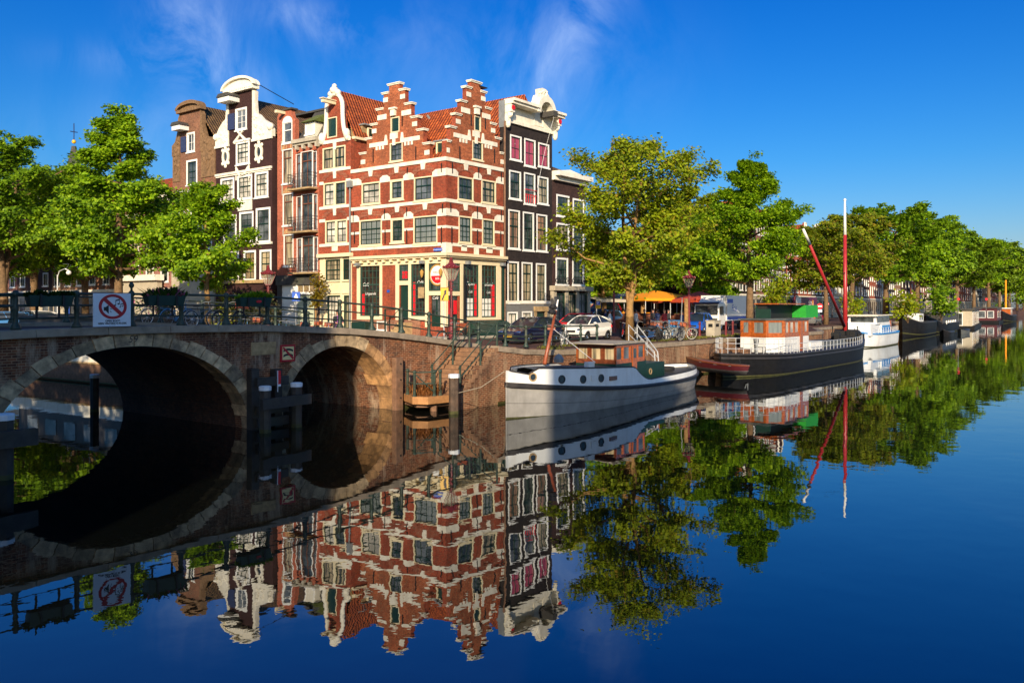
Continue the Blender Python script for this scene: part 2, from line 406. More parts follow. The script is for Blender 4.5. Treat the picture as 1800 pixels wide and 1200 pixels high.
LEAF('dry_reed', [(0, (.20, .06, .015)), (1, (.38, .16, .05))], .1)
LEAF('grass_blade', [(0, (.08, .10, .012)), (.6, (.14, .15, .015)), (1, (.22, .17, .04))], .2)
LEAF('pink_bloom', [(0, (.03, .08, .015)), (.80, (.07, .13, .02)), (.84, (.5, .08, .24)), (1, (.55, .18, .38))], .2)
# ------------------------------------------------------------------ sky, sun, camera
SUN_AZ, SUN_EL = rad(34.0), rad(20.5)          # the way the light travels over the ground, and how steeply
sx, sy = math.cos(SUN_AZ), math.sin(SUN_AZ)
W = bpy.data.worlds.new('World'); S.world = W; W.use_nodes = True
t = W.node_tree; t.nodes.clear()
wo = t.nodes.new('ShaderNodeOutputWorld'); bg = t.nodes.new('ShaderNodeBackground')
sky = t.nodes.new('ShaderNodeTexSky'); sky.sky_type = 'NISHITA'; sky.sun_disc = False
sky.sun_elevation = SUN_EL; sky.sun_rotation = math.atan2(-sx, -sy)
sky.air_density = 1.0; sky.dust_density = 1.2; sky.ozone_density = 5.0; sky.altitude = 0
hs = t.nodes.new('ShaderNodeHueSaturation'); hs.inputs['Saturation'].default_value = 1.3; hs.inputs['Value'].default_value = 1.0
t.links.new(sky.outputs[0], hs.inputs['Color'])
# thin cirrus: streaky noise over the sky directions
tc = t.nodes.new('ShaderNodeTexCoord')
mp = t.nodes.new('ShaderNodeMapping'); mp.inputs['Rotation'].default_value = (0, 0, rad(52.5)); t.links.new(tc.outputs['Generated'], mp.inputs[0])
sp = t.nodes.new('ShaderNodeSeparateXYZ'); t.links.new(mp.outputs[0], sp.inputs[0])
def mth(op, a, b=None, c=None):
    n = t.nodes.new('ShaderNodeMath'); n.operation = op
    for i, v in enumerate((a, b, c)):
        if v is None: continue
        if hasattr(v, 'links'): t.links.new(v, n.inputs[i])
        else: n.inputs[i].default_value = v
    return n.outputs[0]
yy = mth('MAXIMUM', sp.outputs[1], .08)
U = mth('DIVIDE', sp.outputs[0], yy); Vv = mth('DIVIDE', sp.outputs[2], yy)
cmb = t.nodes.new('ShaderNodeCombineXYZ'); t.links.new(U, cmb.inputs[0]); t.links.new(Vv, cmb.inputs[1])
def gauss(cu, cv, ru, rv, slope=0):
    du = mth('DIVIDE', mth('SUBTRACT', mth('SUBTRACT', U, cu), mth('MULTIPLY', mth('SUBTRACT', Vv, cv), slope)), ru); dv = mth('DIVIDE', mth('SUBTRACT', Vv, cv), rv)
    return mth('POWER', 2.718, mth('MULTIPLY', mth('ADD', mth('MULTIPLY', du, du), mth('MULTIPLY', dv, dv)), -1))
nz1 = N(t, 'ShaderNodeTexNoise', Scale=9, Detail=7, Roughness=.62, Distortion=.6)
m2 = t.nodes.new('ShaderNodeMapping'); m2.inputs['Rotation'].default_value = (0, 0, rad(25)); m2.inputs['Scale'].default_value = (1.3, .7, 1)
t.links.new(cmb.outputs[0], m2.inputs[0]); t.links.new(m2.outputs[0], nz1.inputs['Vector'])
wisps = None
for a in ((-.375, .335, .05, .05, -.1, .50), (-.335, .268, .06, .03, -.4, .30), (-.24, .335, .05, .03, -.8, .40), (-.35, .20, .2, .05, 0, .18), (.07, .31, .035, .10, .45, .50), (.03, .26, .13, .08, .3, .16), (-.45, .29, .10, .02, -.6, .16), (-.10, .31, .15, .05, .3, .10)):
    g = mth('MULTIPLY', gauss(*a[:5]), a[5]); wisps = g if wisps is None else mth('ADD', wisps, g)
cl = mth('MULTIPLY', wisps, mth('MULTIPLY', mth('MAXIMUM', mth('SUBTRACT', nz1.outputs['Fac'], .39), 0), 2.1))
mx = t.nodes.new('ShaderNodeMix'); mx.data_type = 'RGBA'
zen = ramp(t, mth('MAXIMUM', sp.outputs[2], 0), [(.02, (.82, .69, .70)), (.16, (.43, .62, .75)), (.42, (.18, .46, .79))])
fwd = mth('MULTIPLY', mth('MINIMUM', mth('MAXIMUM', mth('ADD', sp.outputs[1], .45), 0), .8), 1.25)   # deep blue away from the sun, paler round it
deep = mixc(t, fwd, hs.outputs[0], mixc(t, 1.0, hs.outputs[0], zen, 'MULTIPLY'))
t.links.new(mth('MINIMUM', cl, .8), mx.inputs[0]); t.links.new(deep, mx.inputs[6]); mx.inputs[7].default_value = (5.0, 6.0, 7.5, 1)
t.links.new(mx.outputs[2], bg.inputs['Color']); bg.inputs['Strength'].default_value = .122
t.links.new(bg.outputs[0], wo.inputs[0])
sl = bpy.data.lights.new('sun', 'SUN'); sl.energy = 4.6; sl.angle = rad(.5); sl.color = (1, .83, .60)
so = bpy.data.objects.new('sun', sl); COL.objects.link(so)
so.rotation_euler = Vector((sx * math.cos(SUN_EL), sy * math.cos(SUN_EL), -math.sin(SUN_EL))).to_track_quat('-Z', 'Y').to_euler()
so.location = (0, 0, 60)
cam = bpy.data.cameras.new('camera'); co = bpy.data.objects.new('camera', cam); COL.objects.link(co); S.camera = co
cam.sensor_width = 36; cam.lens = 30; cam.shift_y = -(600 - HOR) / 1800; cam.clip_end = 4000; cam.clip_start = .1
co.location = (0, 0, EYE); co.rotation_euler = (PI / 2, 0, AZ - PI / 2)
S.view_settings.view_transform = 'Standard'; S.view_settings.look = 'None'; S.view_settings.exposure = .6; S.view_settings.gamma = 1
S.cycles.max_bounces = 6; S.cycles.diffuse_bounces = 3; S.cycles.glossy_bounces = 4; S.cycles.transmission_bounces = 3; S.cycles.transparent_max_bounces = 6
S.cycles.caustics_reflective = False; S.cycles.caustics_refractive = False
# ------------------------------------------------------------------ water and ground
m, t, out = nt('water')
g1 = t.nodes.new('ShaderNodeBsdfGlossy'); g1.inputs['Roughness'].default_value = 0.0; g1.inputs['Color'].default_value = (.92, .96, 1, 1)
d1 = t.nodes.new('ShaderNodeBsdfDiffuse'); d1.inputs['Color'].default_value = (.004, .005, .004, 1)
fr = t.nodes.new('ShaderNodeFresnel'); fr.inputs['IOR'].default_value = 2.2
n1 = noise(t, 1.0, 2, stretch=(.55, .55, .55), rough=.4); n2 = noise(t, 1.0, 3, stretch=(2.2, 2.2, 2.2), rough=.5)
ad = t.nodes.new('ShaderNodeMath'); ad.operation = 'MULTIPLY_ADD'; t.links.new(n2, ad.inputs[0]); ad.inputs[1].default_value = .16; t.links.new(n1, ad.inputs[2])
nb = bump(t, ad.outputs[0], .12, .05)
t.links.new(nb, g1.inputs['Normal']); t.links.new(nb, fr.inputs['Normal'])
ms_ = t.nodes.new('ShaderNodeMixShader'); t.links.new(fr.outputs[0], ms_.inputs[0]); t.links.new(d1.outputs[0], ms_.inputs[1]); t.links.new(g1.outputs[0], ms_.inputs[2])
t.links.new(ms_.outputs[0], out.inputs[0]); MATS['water'] = m
tag(MB().quad((-1500, -1500, 0), (2500, -1500, 0), (2500, 2500, 0), (-1500, 2500, 0)).build('water', 'water', fix=False), 'still dark canal water mirroring the houses', 'water', kind='structure')
def land(name, poly, mat, label, z=G0):
    mb = MB(lambda u, w, zz: (u, zz, w)); mb.prism(poly, -1.2, z)
    return tag(mb.build(name, mat), label, 'ground', kind='structure')
xs = [33.5, 40, 50, 60, 71, 73, 82, 90, 105, 130, 163, 217, 280, 340, 900]
land('street_ground', [(33.5, 60)] + [(x, quay(x) + .5) for x in xs] + [(900, 1500), (26.9, 1500), (26.9, 60)], 'brick_paving', 'brick paved street and market square')
land('left_bank_ground', [(3.6, 33.4), (3.6, 1500), (-700, 1500), (-700, 20), (-7, 20), (-7, 33.4)], 'brick_paving', 'paved bank on the far side of the side canal')
# the hump of the street where it climbs on to the bridge
mb = MB(); nx, ny = 24, 28; gx = [26.9 + (33.5 - 26.9) * i / nx for i in range(nx + 1)]; gy = [33.0 + 27 * j / ny for j in range(ny + 1)]
mb.add([(x, y, gz(x, y) + .002) for x in gx for y in gy], [(i * (ny + 1) + j, (i + 1) * (ny + 1) + j, (i + 1) * (ny + 1) + j + 1, i * (ny + 1) + j + 1) for i in range(nx) for j in range(ny)])
gx2 = [-12 + (33.5 + 12) * i / 60 for i in range(61)]; gy2 = [24.95 + 8.05 * j / 4 for j in range(5)]
mb.add([(x, y, zc(x) - .13) for x in gx2 for y in gy2], [(i * 5 + j, (i + 1) * 5 + j, (i + 1) * 5 + j + 1, i * 5 + j + 1) for i in range(60) for j in range(4)])
gx3 = [33.5 + 7 * i / 14 for i in range(15)]; gy3 = [23.1 + 14 * j / 14 for j in range(15)]
mb.add([(x, y, max(zc(x) - .13, G0 + .006)) for x in gx3 for y in gy3], [(i * 15 + j, (i + 1) * 15 + j, (i + 1) * 15 + j + 1, i * 15 + j + 1) for i in range(14) for j in range(14)])
tag(mb.build('road', 'brick_paving', fix=False, smooth=True), 'brick road climbing over the bridge', 'road', kind='structure')
# pavement with a kerb along the house fronts
tag(MB().box(38.6, 40.2, 37.2, 72, 1.9, G0 + .13).box(38.6, 56.6, 34.6, 36.0, 1.9, G0 + .13).box(38.6, 40.2, 36.0, 37.2, 1.9, G0 + .131).build('pavement', 'concrete_beige'), 'stone pavement along the house fronts', 'pavement', kind='structure')
# ------------------------------------------------------------------ facades
M('sash_green', (.035, .075, .058), .4, .15, 3)
XL, YR = 40.3, 36.2
def LF(u, w, z): return (XL - w, -u, z)            # house fronts along the side canal, facing -x
def RF(u, w, z): return (u, YR - w, z)             # house fronts along the main canal, facing -y
def Lp(px, py): p = on_x(px, py, XL); return -p.y, p.z
def Rp(px, py): p = on_y(px, py, YR); return p.x, p.z
def rect(conv, x0, x1, y0, y1):
    mx_ = (x0 + x1) / 2
    return (conv(x0, 0)[0], conv(x1, 0)[0], conv(mx_, y1)[1], conv(mx_, y0)[1])
def hole(r): return [(r[0], r[2]), (r[1], r[2]), (r[1], r[3]), (r[0], r[3])]
def window(T, F, r, cols=2, rows=3, frame='cream', sash='dark_green', pane='pane_dark', fw=.09, split=None, sill=True, proud=.03, muntin=.028, head=0, lite=False):
    """frame > sash, pane; SPLIT is the height share of the meeting rail"""
    u0, u1, z0, z1 = r
    mb = MB(F)
    mb.box(u0, u0 + fw, -.13, proud, z0, z1).box(u1 - fw, u1, -.13, proud, z0, z1)
    mb.box(u0 + fw, u1 - fw, -.13, proud - .002, z1 - fw, z1).box(u0 + fw, u1 - fw, -.13, proud - .002, z0, z0 + fw * .8)
    if sill: mb.box(u0 - .06, u1 + .06, .002, proud + .06, z0 - .09, z0 + .015)
    if head: mb.box(u0 - .08, u1 + .08, .002, proud + .07, z1 - .01, z1 + head)
    wn = mb.build('window', frame, T)
    a, b, c, d = u0 + fw, u1 - fw, z0 + fw * .8, z1 - fw
    s = MB(F); e = .045
    if lite:
        MB(F).quad((a, -.095, c), (b, -.095, c), (b, -.095, d), (a, -.095, d)).build('pane', pane, wn, fix=False); return wn
    s.box(a, a + e, -.11, -.03, c, d).box(b - e, b, -.11, -.03, c, d).box(a + e, b - e, -.11, -.031, d - e, d).box(a + e, b - e, -.11, -.031, c, c + e)
    zs = c + (d - c) * split if split else None
    if zs: s.box(a + e, b - e, -.11, -.02, zs - .035, zs + .035)
    m2_ = muntin / 2
    for i in range(1, cols):
        x = a + (b - a) * i / cols; s.box(x - m2_, x + m2_, -.105, -.05, c + e, d - e)
    segs = [(c, d, rows)] if not zs else [(c, zs, max(1, round(rows * split))), (zs, d, max(1, rows - round(rows * split)))]
    for lo, hi, k in segs:
        for j in range(1, k):
            z = lo + (hi - lo) * j / k; s.box(a + e, b - e, -.104, -.052, z - m2_, z + m2_)
    s.build('sash', sash, wn)
    MB(F).quad((a, -.095, c), (b, -.095, c), (b, -.095, d), (a, -.095, d)).build('pane', pane, wn, fix=False)
    return wn
def shutter(T, F, r, frame='cream', fw=.07, name='attic_hatch'):
    u0, u1, z0, z1 = r
    mb = MB(F); mb.box(u0, u0 + fw, -.12, .03, z0, z1).box(u1 - fw, u1, -.12, .03, z0, z1).box(u0 + fw, u1 - fw, -.12, .028, z1 - fw, z1).box(u0 + fw, u1 - fw, -.12, .028, z0, z0 + fw)
    fr_ = mb.build(name, frame, T)
    d = MB(F); n = 3; k = (u1 - u0 - 2 * fw) / n
    for i in range(n): d.box(u0 + fw + i * k + .004, u0 + fw + (i + 1) * k - .004, -.09, -.045, z0 + fw, z1 - fw)
    d.build('shutter', 'dark_green', fr_); return fr_
def anchor(mb, u, z0, z1, w=.02):
    mb.box(u - .022, u + .022, w, w + .06, z0, z1)
def wall(T, F, outline, holes, mat, depth=.34, name='wall', body=None):
    mb = MB(F); mb.prism(outline, 0, -depth, [hole(r) for r in holes])
    if body:
        for (a, b, c, d, z0, z1) in body: mb.box(a, b, c, d, z0, z1)
    return mb.build(name, mat, T)
def gable_roof(T, F, u0, u1, ze, zr, w0, w1, mat='tiles_red', ov=.12, um=None):
    um = (u0 + u1) / 2 if um is None else um
    return MB(F).prism([(u0 - ov, ze - .1), (um, zr), (u1 + ov, ze - .1), (u1 + ov, ze + .06), (um, zr + .2), (u0 - ov, ze + .06)], w0, w1).build('roof', mat, T)
# ================================================================== the corner house with two stepped gables
ch = thing('corner_house', 'red brick corner house with white bands and two stepped gables', 'house', (XL, YR, 2.2))
uL0, uL1 = -45.02, -(YR + .345)
ZB = 13.62                                            # the white cornice band
ST = [(.48, 18.95), (1.0, 18.45), (1.56, 17.45), (2.1, 16.5), (2.65, 15.6), (3.2, 14.65)]
def steps(uc, base, k=1.0, clipr=None, clipl=None):
    p = []
    prev = base
    for hw, zt in reversed(ST): p += [(uc - hw * k, prev), (uc - hw * k, zt)]; prev = zt
    q = [(2 * uc - a, b) for a, b in reversed(p)]
    p = p + q
    if clipr is not None: p = [(min(a, clipr), b) for a, b in p]
    if clipl is not None: p = [(max(a, clipl), b) for a, b in p]
    return p
ucL, ucR = -40.8, 43.25
Lw2 = [rect(Lp, 636, 668.5, 320.5, 358.5), rect(Lp, 686, 709.6, 315.2, 351.5), rect(Lp, 728, 760.6, 310.5, 352.5)]
Lw1 = [rect(Lp, 632, 671.5, 385.7, 431.5), rect(Lp, 687, 710.5, 383, 426.5), rect(Lp, 727, 769, 379.5, 428)]
Rw2 = [rect(Rp, 804.5, 832, 311, 352.5), rect(Rp, 846, 871.5, 317, 357.5)]
Rw1 = [rect(Rp, 806, 829.3, 380, 427), rect(Rp, 847.3, 869, 385, 430.5)]
gLw, gLs = rect(Lp, 685.5, 708, 250.5, 283.5), rect(Lp, 687, 702.5, 206, 233)
gRw, gRs = rect(Rp, 830, 848.5, 248.5, 281.5), rect(Rp, 833.5, 845, 204.5, 231)
ZT = Lp(785, 451)[1] + .0                              # underside of the shop cornice
shopL = [rect(Lp, 633.5, 668, 462.5, 555.5), rect(Lp, 702, 717.5, 460, 493.5), rect(Lp, 702.5, 718.5, 501, 562), rect(Lp, 723, 748, 459, 555.5), rect(Lp, 754, 775.3, 457.5, 511.5), rect(Lp, 757, 775.3, 519, 574)]
shopR = [rect(Rp, 786.5, 808.5, 458, 512), rect(Rp, 787, 806, 519.5, 574), rect(Rp, 813.5, 841, 459.5, 557.5), rect(Rp, 846, 872, 461.5, 557.5)]
outL = [(uL0, 1.9), (uL1, 1.9), (uL1, ZB)] + [(uL1, ZB)][:0] + list(reversed(steps(ucL, ZB, clipr=uL1 - .001)))
outL += [(uL0, ZB)]
outL = [p for i, p in enumerate(outL) if i == 0 or (abs(p[0] - outL[i - 1][0]) + abs(p[1] - outL[i - 1][1])) > 1e-4]
wall(ch, LF, outL, Lw2 + Lw1 + [gLw, gLs] + shopL, 'brick_red', body=[(uL0 + .02, uL1 - .4, -.36, -5.85, 1.9, 13.3)])
outR = [(XL, 1.9), (46.2, 1.9), (46.2, ZB)] + list(reversed(steps(ucR, ZB, .95, clipr=46.199, clipl=XL + .001))) + [(XL, ZB)]
outR = [p for i, p in enumerate(outR) if i == 0 or (abs(p[0] - outR[i - 1][0]) + abs(p[1] - outR[i - 1][1])) > 1e-4]
wall(ch, RF, outR, Rw2 + Rw1 + [gRw, gRs] + shopR, 'brick_red', name='wall')
# rougher brick on the gables: their own facing above the cornice band, 12 mm proud
def facing(F, uc, k, rs, clipr=None, clipl=None):
    pts = [(a + (.0 if a > uc else .0), b) for a, b in steps(uc, ZB, k, clipr, clipl)]
    pts = [p for i, p in enumerate(pts) if i == 0 or (abs(p[0] - pts[i - 1][0]) + abs(p[1] - pts[i - 1][1])) > 1e-4]
    MB(F).prism(pts, .012, .002, [hole((r[0] - .0, r[1] + .0, r[2], r[3])) for r in rs]).build('gable', 'brick_gable', ch)
facing(LF, ucL, .999, [gLw, gLs], clipr=uL1 - .002)
facing(RF, ucR, .949, [gRw, gRs], clipr=46.19, clipl=XL + .002)
for i, r in enumerate(Lw2): window(ch, LF, r, (3, 2, 3)[i], 3, pane=('pane_lace', 'pane_grey', 'pane_grey')[i], split=.64, fw=(.10, .16, .08)[i])
for i, r in enumerate(Lw1): window(ch, LF, r, (4, 2, 4)[i], 4, pane=('pane_blind', 'pane_dark', 'pane_blind')[i], split=.66, fw=(.10, .16, .08)[i])
for i, r in enumerate(Rw2): window(ch, RF, r, (3, 3)[i], 3, pane=('pane_dark', 'pane_curtain')[i], split=.64, fw=.1)
for i, r in enumerate(Rw1): window(ch, RF, r, 3, 4, pane='pane_blind', split=.66, fw=.1)
window(ch, LF, gLw, 3, 3, pane='pane_grey', fw=.08); window(ch, RF, gRw, 3, 3, pane='pane_grey', fw=.08)
shutter(ch, LF, gLs); shutter(ch, RF, gRs)
# stone bands, imposts, keystones, step copings
st = MB(LF); sr = MB(RF)
P = .05
def band(z0, z1, p=P, gapsL=(), gapsR=()):
    for mb, a, b, gaps in ((st, uL0, -YR + p, gapsL), (sr, XL, 46.19, gapsR)):
        x = a
        for g0, g1 in sorted(gaps):
            if g0 > x: mb.box(x, g0, 0.002, p, z0, z1)
            x = max(x, g1)
        if b > x: mb.box(x, b, 0.002, p, z0, z1)
band(ZB - .24, ZB, .07)
z2s = Lw2[2][2]; z1s = Lw1[2][2]
gap = lambda rs: [(r[0], r[1]) for r in rs]
band(z2s - .22, z2s - .0, .045); band(z1s - .2, z1s, .045)
zm = 9.2
band(zm - .09, zm + .08, .035, gap(Lw1), gap(Rw1))
def arches(rs, mb, F, u_ends, ztop):
    """relieving arches over a row of windows, white imposts between them and keystones"""
    ab = MB(F)
    for r in rs:
        um = (r[0] + r[1]) / 2; hw = (r[1] - r[0]) / 2 + .06; zb = r[3] + .02; rise = min(hw * .8, ztop - zb - .42)
        R_ = (hw * hw + rise * rise) / (2 * rise); cz = zb + rise - R_; a = math.asin(min(1, hw / R_))
        ab.disc((um, cz), R_, R_ + .34, .002, .03, 14, PI / 2 - a, PI / 2 + a)
        mb.prism([(um - .15, ztop - .38), (um + .15, ztop - .38), (um + .21, ztop), (um - .21, ztop)], .06, .002)
    ab.build('relieving_arch', 'brick_arch', ch)
    es = sorted([(r[0], r[1], r[3]) for r in rs]); prev = u_ends[0]
    segs = []
    for a, b, zt in es: segs.append((prev, a, zt)); prev = b
    segs.append((prev, u_ends[1], es[-1][2]))
    for a, b, zt in segs:
        if b - a < .12: continue
        lo, hi = zt - .10, zt + .36; c = min(.28, (b - a) * .3)
        at_corner_l = abs(a - u_ends[0]) < .01; at_corner_r = abs(b - u_ends[1]) < .01
        mb.prism([(a, lo), (b, lo), (b, hi - (.0 if at_corner_r else .16)), (b - (.0 if at_corner_r else c), hi), (a + (.0 if at_corner_l else c), hi), (a, hi - (.0 if at_corner_l else .16))], .05, .004)
arches(Lw2, st, LF, (uL0, -YR + .05), ZB - .24); arches(Rw2, sr, RF, (XL, 46.19), ZB - .24)
arches(Lw1, st, LF, (uL0, -YR + .05), z2s - .22); arches(Rw1, sr, RF, (XL, 46.19), z2s - .22)
def gable_stones(mb, uc, k, w_, s_, lim):
    prev = None
    cl = lambda a: max(lim[0], min(lim[1], a))
    for i, (hw, zt) in enumerate(ST):
        hw *= k; inner = ST[i - 1][0] * k if i else 0
        for sg in (-1, 1):
            if i == 0:
                if sg < 0: continue
                a, b = uc - hw - .13, uc + hw + .13
            else: a, b = sorted((uc + sg * (inner - .02), uc + sg * (hw + .16)))
            a, b = cl(a), cl(b)
            if b - a > .05: mb.box(a, b, -.36, .12, zt, zt + .06).box(a + .03, b - .03, -.34, .07, zt - .08, zt)
            if i in (1, 2, 3, 5):
                zz = zt - .62 if i in (1, 3) else zt - .75
                wd = (.42, .85)[i == 2]
                a, b = sorted((uc + sg * (hw - wd), uc + sg * (hw + .01))); a, b = cl(a), cl(b)
                if b - a > .05: mb.box(a, b, .014, .05, zz, zz + (.3 if i != 2 else .34))
    zb = w_[3] - .02                                   # band level with the head of the gable window
    for sg in (-1, 1):
        a, b = sorted((uc + sg * (w_[1] - w_[0]) / 2, uc + sg * 2.35 * k)); mb.box(cl(a), cl(b), .014, .055, zb - .06, zb + .22)
        x = uc + sg * ((w_[1] - w_[0]) / 2 + .16); mb.prism([(x - .14, zb + .22), (x + .14, zb + .22), (x + .07, zb + .62), (x - .07, zb + .62)], .06, .014)
        for j in (-1, 0, 1):
            x = uc + sg * 1.35 * k + j * .3; mb.prism([(x - .08, zb - .3), (x + .08, zb - .3), (x + .08, zb - .06), (x - .08, zb - .06)], .05, .014)
    mb.box(uc - .36, uc + .36, .014, .06, s_[2] - .42, s_[2] - .02).box(uc - .13, uc + .13, .014, .07, s_[2] - .85, s_[2] - .42)
    mb.box(uc - .2, uc + .2, .014, .2, s_[3] + .08, s_[3] + .5).box(uc - .3, uc + .3, .014, .26, s_[3] + .5, s_[3] + .62)
gable_stones(st, ucL, 1, gLw, gLs, (-44.3, uL1 - .01)); gable_stones(sr, ucR, .95, gRw, gRs, (XL + .07, 46.19))
# corner quoin and stones of the frieze
st.box(-YR - .35, -YR + .05, .003, .05, 7.45, z1s - .2); sr.box(XL, XL + .55, .003, .05, 7.45, z1s - .2)
zz = Rp(830, 437)[1]
for a, b in ((811, 820), (833, 841), (855, 865), (879, 885.5)):
    big = b - a < 9
    sr.box(Rp(a, 0)[0], Rp(b, 0)[0], .003, .045, 7.5 if big else zz - .2, z1s - .2 if big else zz + .15)
st.build('stone_trim', 'white_stone', ch); sr.build('stone_trim', 'white_stone', ch)
# wall anchors
an = MB(LF); an2 = MB(RF)
for px, y0, y1 in ((717, 294, 306), (716, 364, 380), (677, 368, 385), (777, 287, 303), (779, 358, 374), (716, 404, 428), (678, 404, 428), (777, 399, 428), (624, 407, 428), (657, 262, 286), (732, 258, 280), (708, 204, 222), (622, 372, 390)):
    u, z0 = Lp(px, y1); anchor(an, u, z0, Lp(px, y0)[1], .03)
for px, y0, y1 in ((794, 286, 305), (791, 357, 373), (840, 294, 313), (838, 362, 384), (880, 302, 319), (880, 369, 387), (793, 399, 428), (838, 404, 430), (879, 407, 430), (807, 258, 282), (868, 262, 286), (827, 202, 220), (852, 208, 226)):
    u, z0 = Rp(px, y1); anchor(an2, u, z0, Rp(px, y0)[1], .03)
an.build('wall_anchor', 'iron', ch); an2.build('wall_anchor', 'iron', ch)
# shop front: cream timber posts, cornice on brackets
zc0, zc1 = 7.28, 7.55
cr = MB(LF); cr2 = MB(RF)
uS = Lp(622, 0)[0]
cr.box(uS, -YR + .42, .003, .42, zc0 + .08, zc1).box(uS, -YR + .30, .003, .30, zc0 - .02, zc0 + .08)
cr2.box(XL - .0, 46.19, .003, .42, zc0 + .08, zc1).box(XL - .0, 46.19, .003, .30, zc0 - .02, zc0 + .08)
for i in range(12):
    u = uS + .25 + i * .72
    if u < -YR + .2: cr.box(u - .1, u + .1, .06, .28, zc0 - .2, zc0 - .02)
cr.box(uS, -YR + .06, .003, .06, zc0 - .38, zc0 - .02); cr2.box(XL, 46.19, .003, .06, zc0 - .38, zc0 - .02)
cr.build('shop_cornice', 'cream', ch); cr2.build('shop_cornice', 'cream', ch)
ps = MB(LF); zsb = 3.32
def posts(mb, conv, rs, lst, p=.05):
    for a, b, y0, y1 in lst:
        r = rect(conv, a, b, y0, y1); mb.box(r[0], r[1], .004, p, r[2], r[3])
posts(ps, Lp, None, ((628, 633.5, 459, 562), (668, 672.2, 457, 562), (696, 702, 457, 566), (718.5, 723, 457, 566), (748, 754, 455, 575), (775.3, 785.0, 455, 575)))
posts(ps, Lp, None, ((702, 718.5, 493.5, 501), (754, 775.3, 511.5, 519), (633.5, 668, 555.5, 562.0), (723, 748, 555.5, 562)), .045)
ps.box(-YR - .0, -YR + .05, .0, .05, 2.3, zc0 - .38) if False else None
ps.build('shop_front', 'cream', ch)
ps = MB(RF)
posts(ps, Rp, None, ((785.0, 786.5, 455, 575), (808.5, 813.5, 457, 580), (841, 846, 457, 565), (872, 880, 459, 566)))
posts(ps, Rp, None, ((786.5, 808.5, 512, 519.5), (813.5, 841, 557.5, 564), (846, 872, 557.5, 564.5)), .045)
ps.build('shop_front', 'cream', ch)
def shopwin(F, r, cols, rows, split, pane='pane_shop'):
    return window(ch, F, r, cols, rows, 'dark_green', 'sash_green', pane, fw=.05, split=split, sill=False, proud=.0, muntin=.034)
shopwin(LF, shopL[0], 5, 8, .6); shopwin(LF, shopL[1], 2, 3, None, 'pane_dark'); shopwin(LF, shopL[3], 4, 8, .6)
shopwin(LF, shopL[4], 3, 4, None, 'pane_dark'); shopwin(RF, shopR[0], 3, 4, None, 'pane_dark'); shopwin(RF, shopR[2], 4, 8, .62); shopwin(RF, shopR[3], 4, 8, .62)
def door(T, F, r, leaves=1, glaz=0, mat='dark_green', name='door', pane='pane_dark'):
    u0, u1, z0, z1 = r
    mb = MB(F); k = (u1 - u0) / leaves
    for i in range(leaves):
        a, b = u0 + i * k + .01, u0 + (i + 1) * k - .01
        mb.box(a, b, -.16, -.10, z0, z1)
        zz = z0 + (z1 - z0) * (.35 if glaz else .05)
        mb.box(a + .08, b - .08, -.10, -.075, z0 + .12, zz - .06 if glaz else z0 + (z1 - z0) * .42)
        if not glaz: mb.box(a + .08, b - .08, -.10, -.075, z0 + (z1 - z0) * .47, z1 - .12)
    d = mb.build(name, mat, T)
    if glaz:
        g = MB(F)
        for i in range(leaves):
            a, b = u0 + i * k + .07, u0 + (i + 1) * k - .07
            g.quad((a, -.095, z0 + (z1 - z0) * .35), (b, -.095, z0 + (z1 - z0) * .35), (b, -.095, z1 - .08), (a, -.095, z1 - .08))
        g.build('pane', pane, d, fix=False)
    MB(F).ball((u1 - .12 if leaves == 1 else (u0 + u1) / 2 + .06, -.06, z0 + 1.0), .035, 8, 6).build('handle', 'chrome', d)
    return d
door(ch, LF, shopL[2], 1, 0); door(ch, LF, shopL[5], 2, 1); door(ch, RF, shopR[1], 2, 1)
# red curtains, lamps and lettering behind / on the shop windows
def curtain(F, r, a, b, f, z0=.08):
    w_ = r[1] - r[0]; rc = MB(F)
    for j in range(4): x0 = r[0] + w_ * (a + (b - a) * j / 4); rc.box(x0, x0 + w_ * (b - a) / 4, -.094, -.075 + .012 * (j % 2), r[2] + z0, r[2] + (r[3] - r[2]) * f)
    rc.build('curtain', 'bright_red', ch)
curtain(LF, shopL[0], .05, .17, .42); curtain(LF, shopL[3], .04, .22, .62); curtain(LF, shopL[1], .25, .92, .5, .15)
curtain(RF, shopR[2], .80, .93, .6); curtain(RF, shopR[3], .72, .95, .62); curtain(RF, shopR[1], .12, .36, .85, .8); curtain(RF, shopR[1], .62, .92, .85, .8)
for r in shopR[2:]: w_ = r[1] - r[0]; MB(RF).box(r[0] + w_ * .12, r[0] + w_ * .7, -.094, -.088, r[2] + .08, r[2] + (r[3] - r[2]) * .34).build('net_curtain', 'lace', ch)
r = shopL[0]; lettering('Café', .34, LF, r[0] + .5, r[2] + 2.05, -.03, 'white_paint', ch, shear=.3); lettering('Uitgaande', .26, LF, (r[0] + r[1]) / 2, r[2] + 1.45, -.03, 'white_paint', ch, shear=.3)
r = shopL[3]; lettering('Café', .3, LF, r[0] + .75, r[2] + 2.1, -.03, 'white_paint', ch, shear=.3)
r = shopL[5]; lettering('Café', .28, LF, r[0] + .35, r[2] + 1.75, -.05, 'white_paint', ch, shear=.3)
r = shopR[2]; lettering('Papen', .36, RF, (r[0] + r[1]) / 2, r[2] + 2.1, -.03, 'white_paint', ch, shear=.3); lettering('Café', .22, RF, (r[0] + r[1]) / 2, r[2] + 1.6, -.03, 'white_paint', ch, shear=.3)
r = shopR[3]; lettering('eiland', .36, RF, (r[0] + r[1]) / 2, r[2] + 2.1, -.03, 'white_paint', ch, shear=.3); lettering('Café', .22, RF, (r[0] + r[1]) / 2, r[2] + 1.6, -.03, 'white_paint', ch, shear=.3)
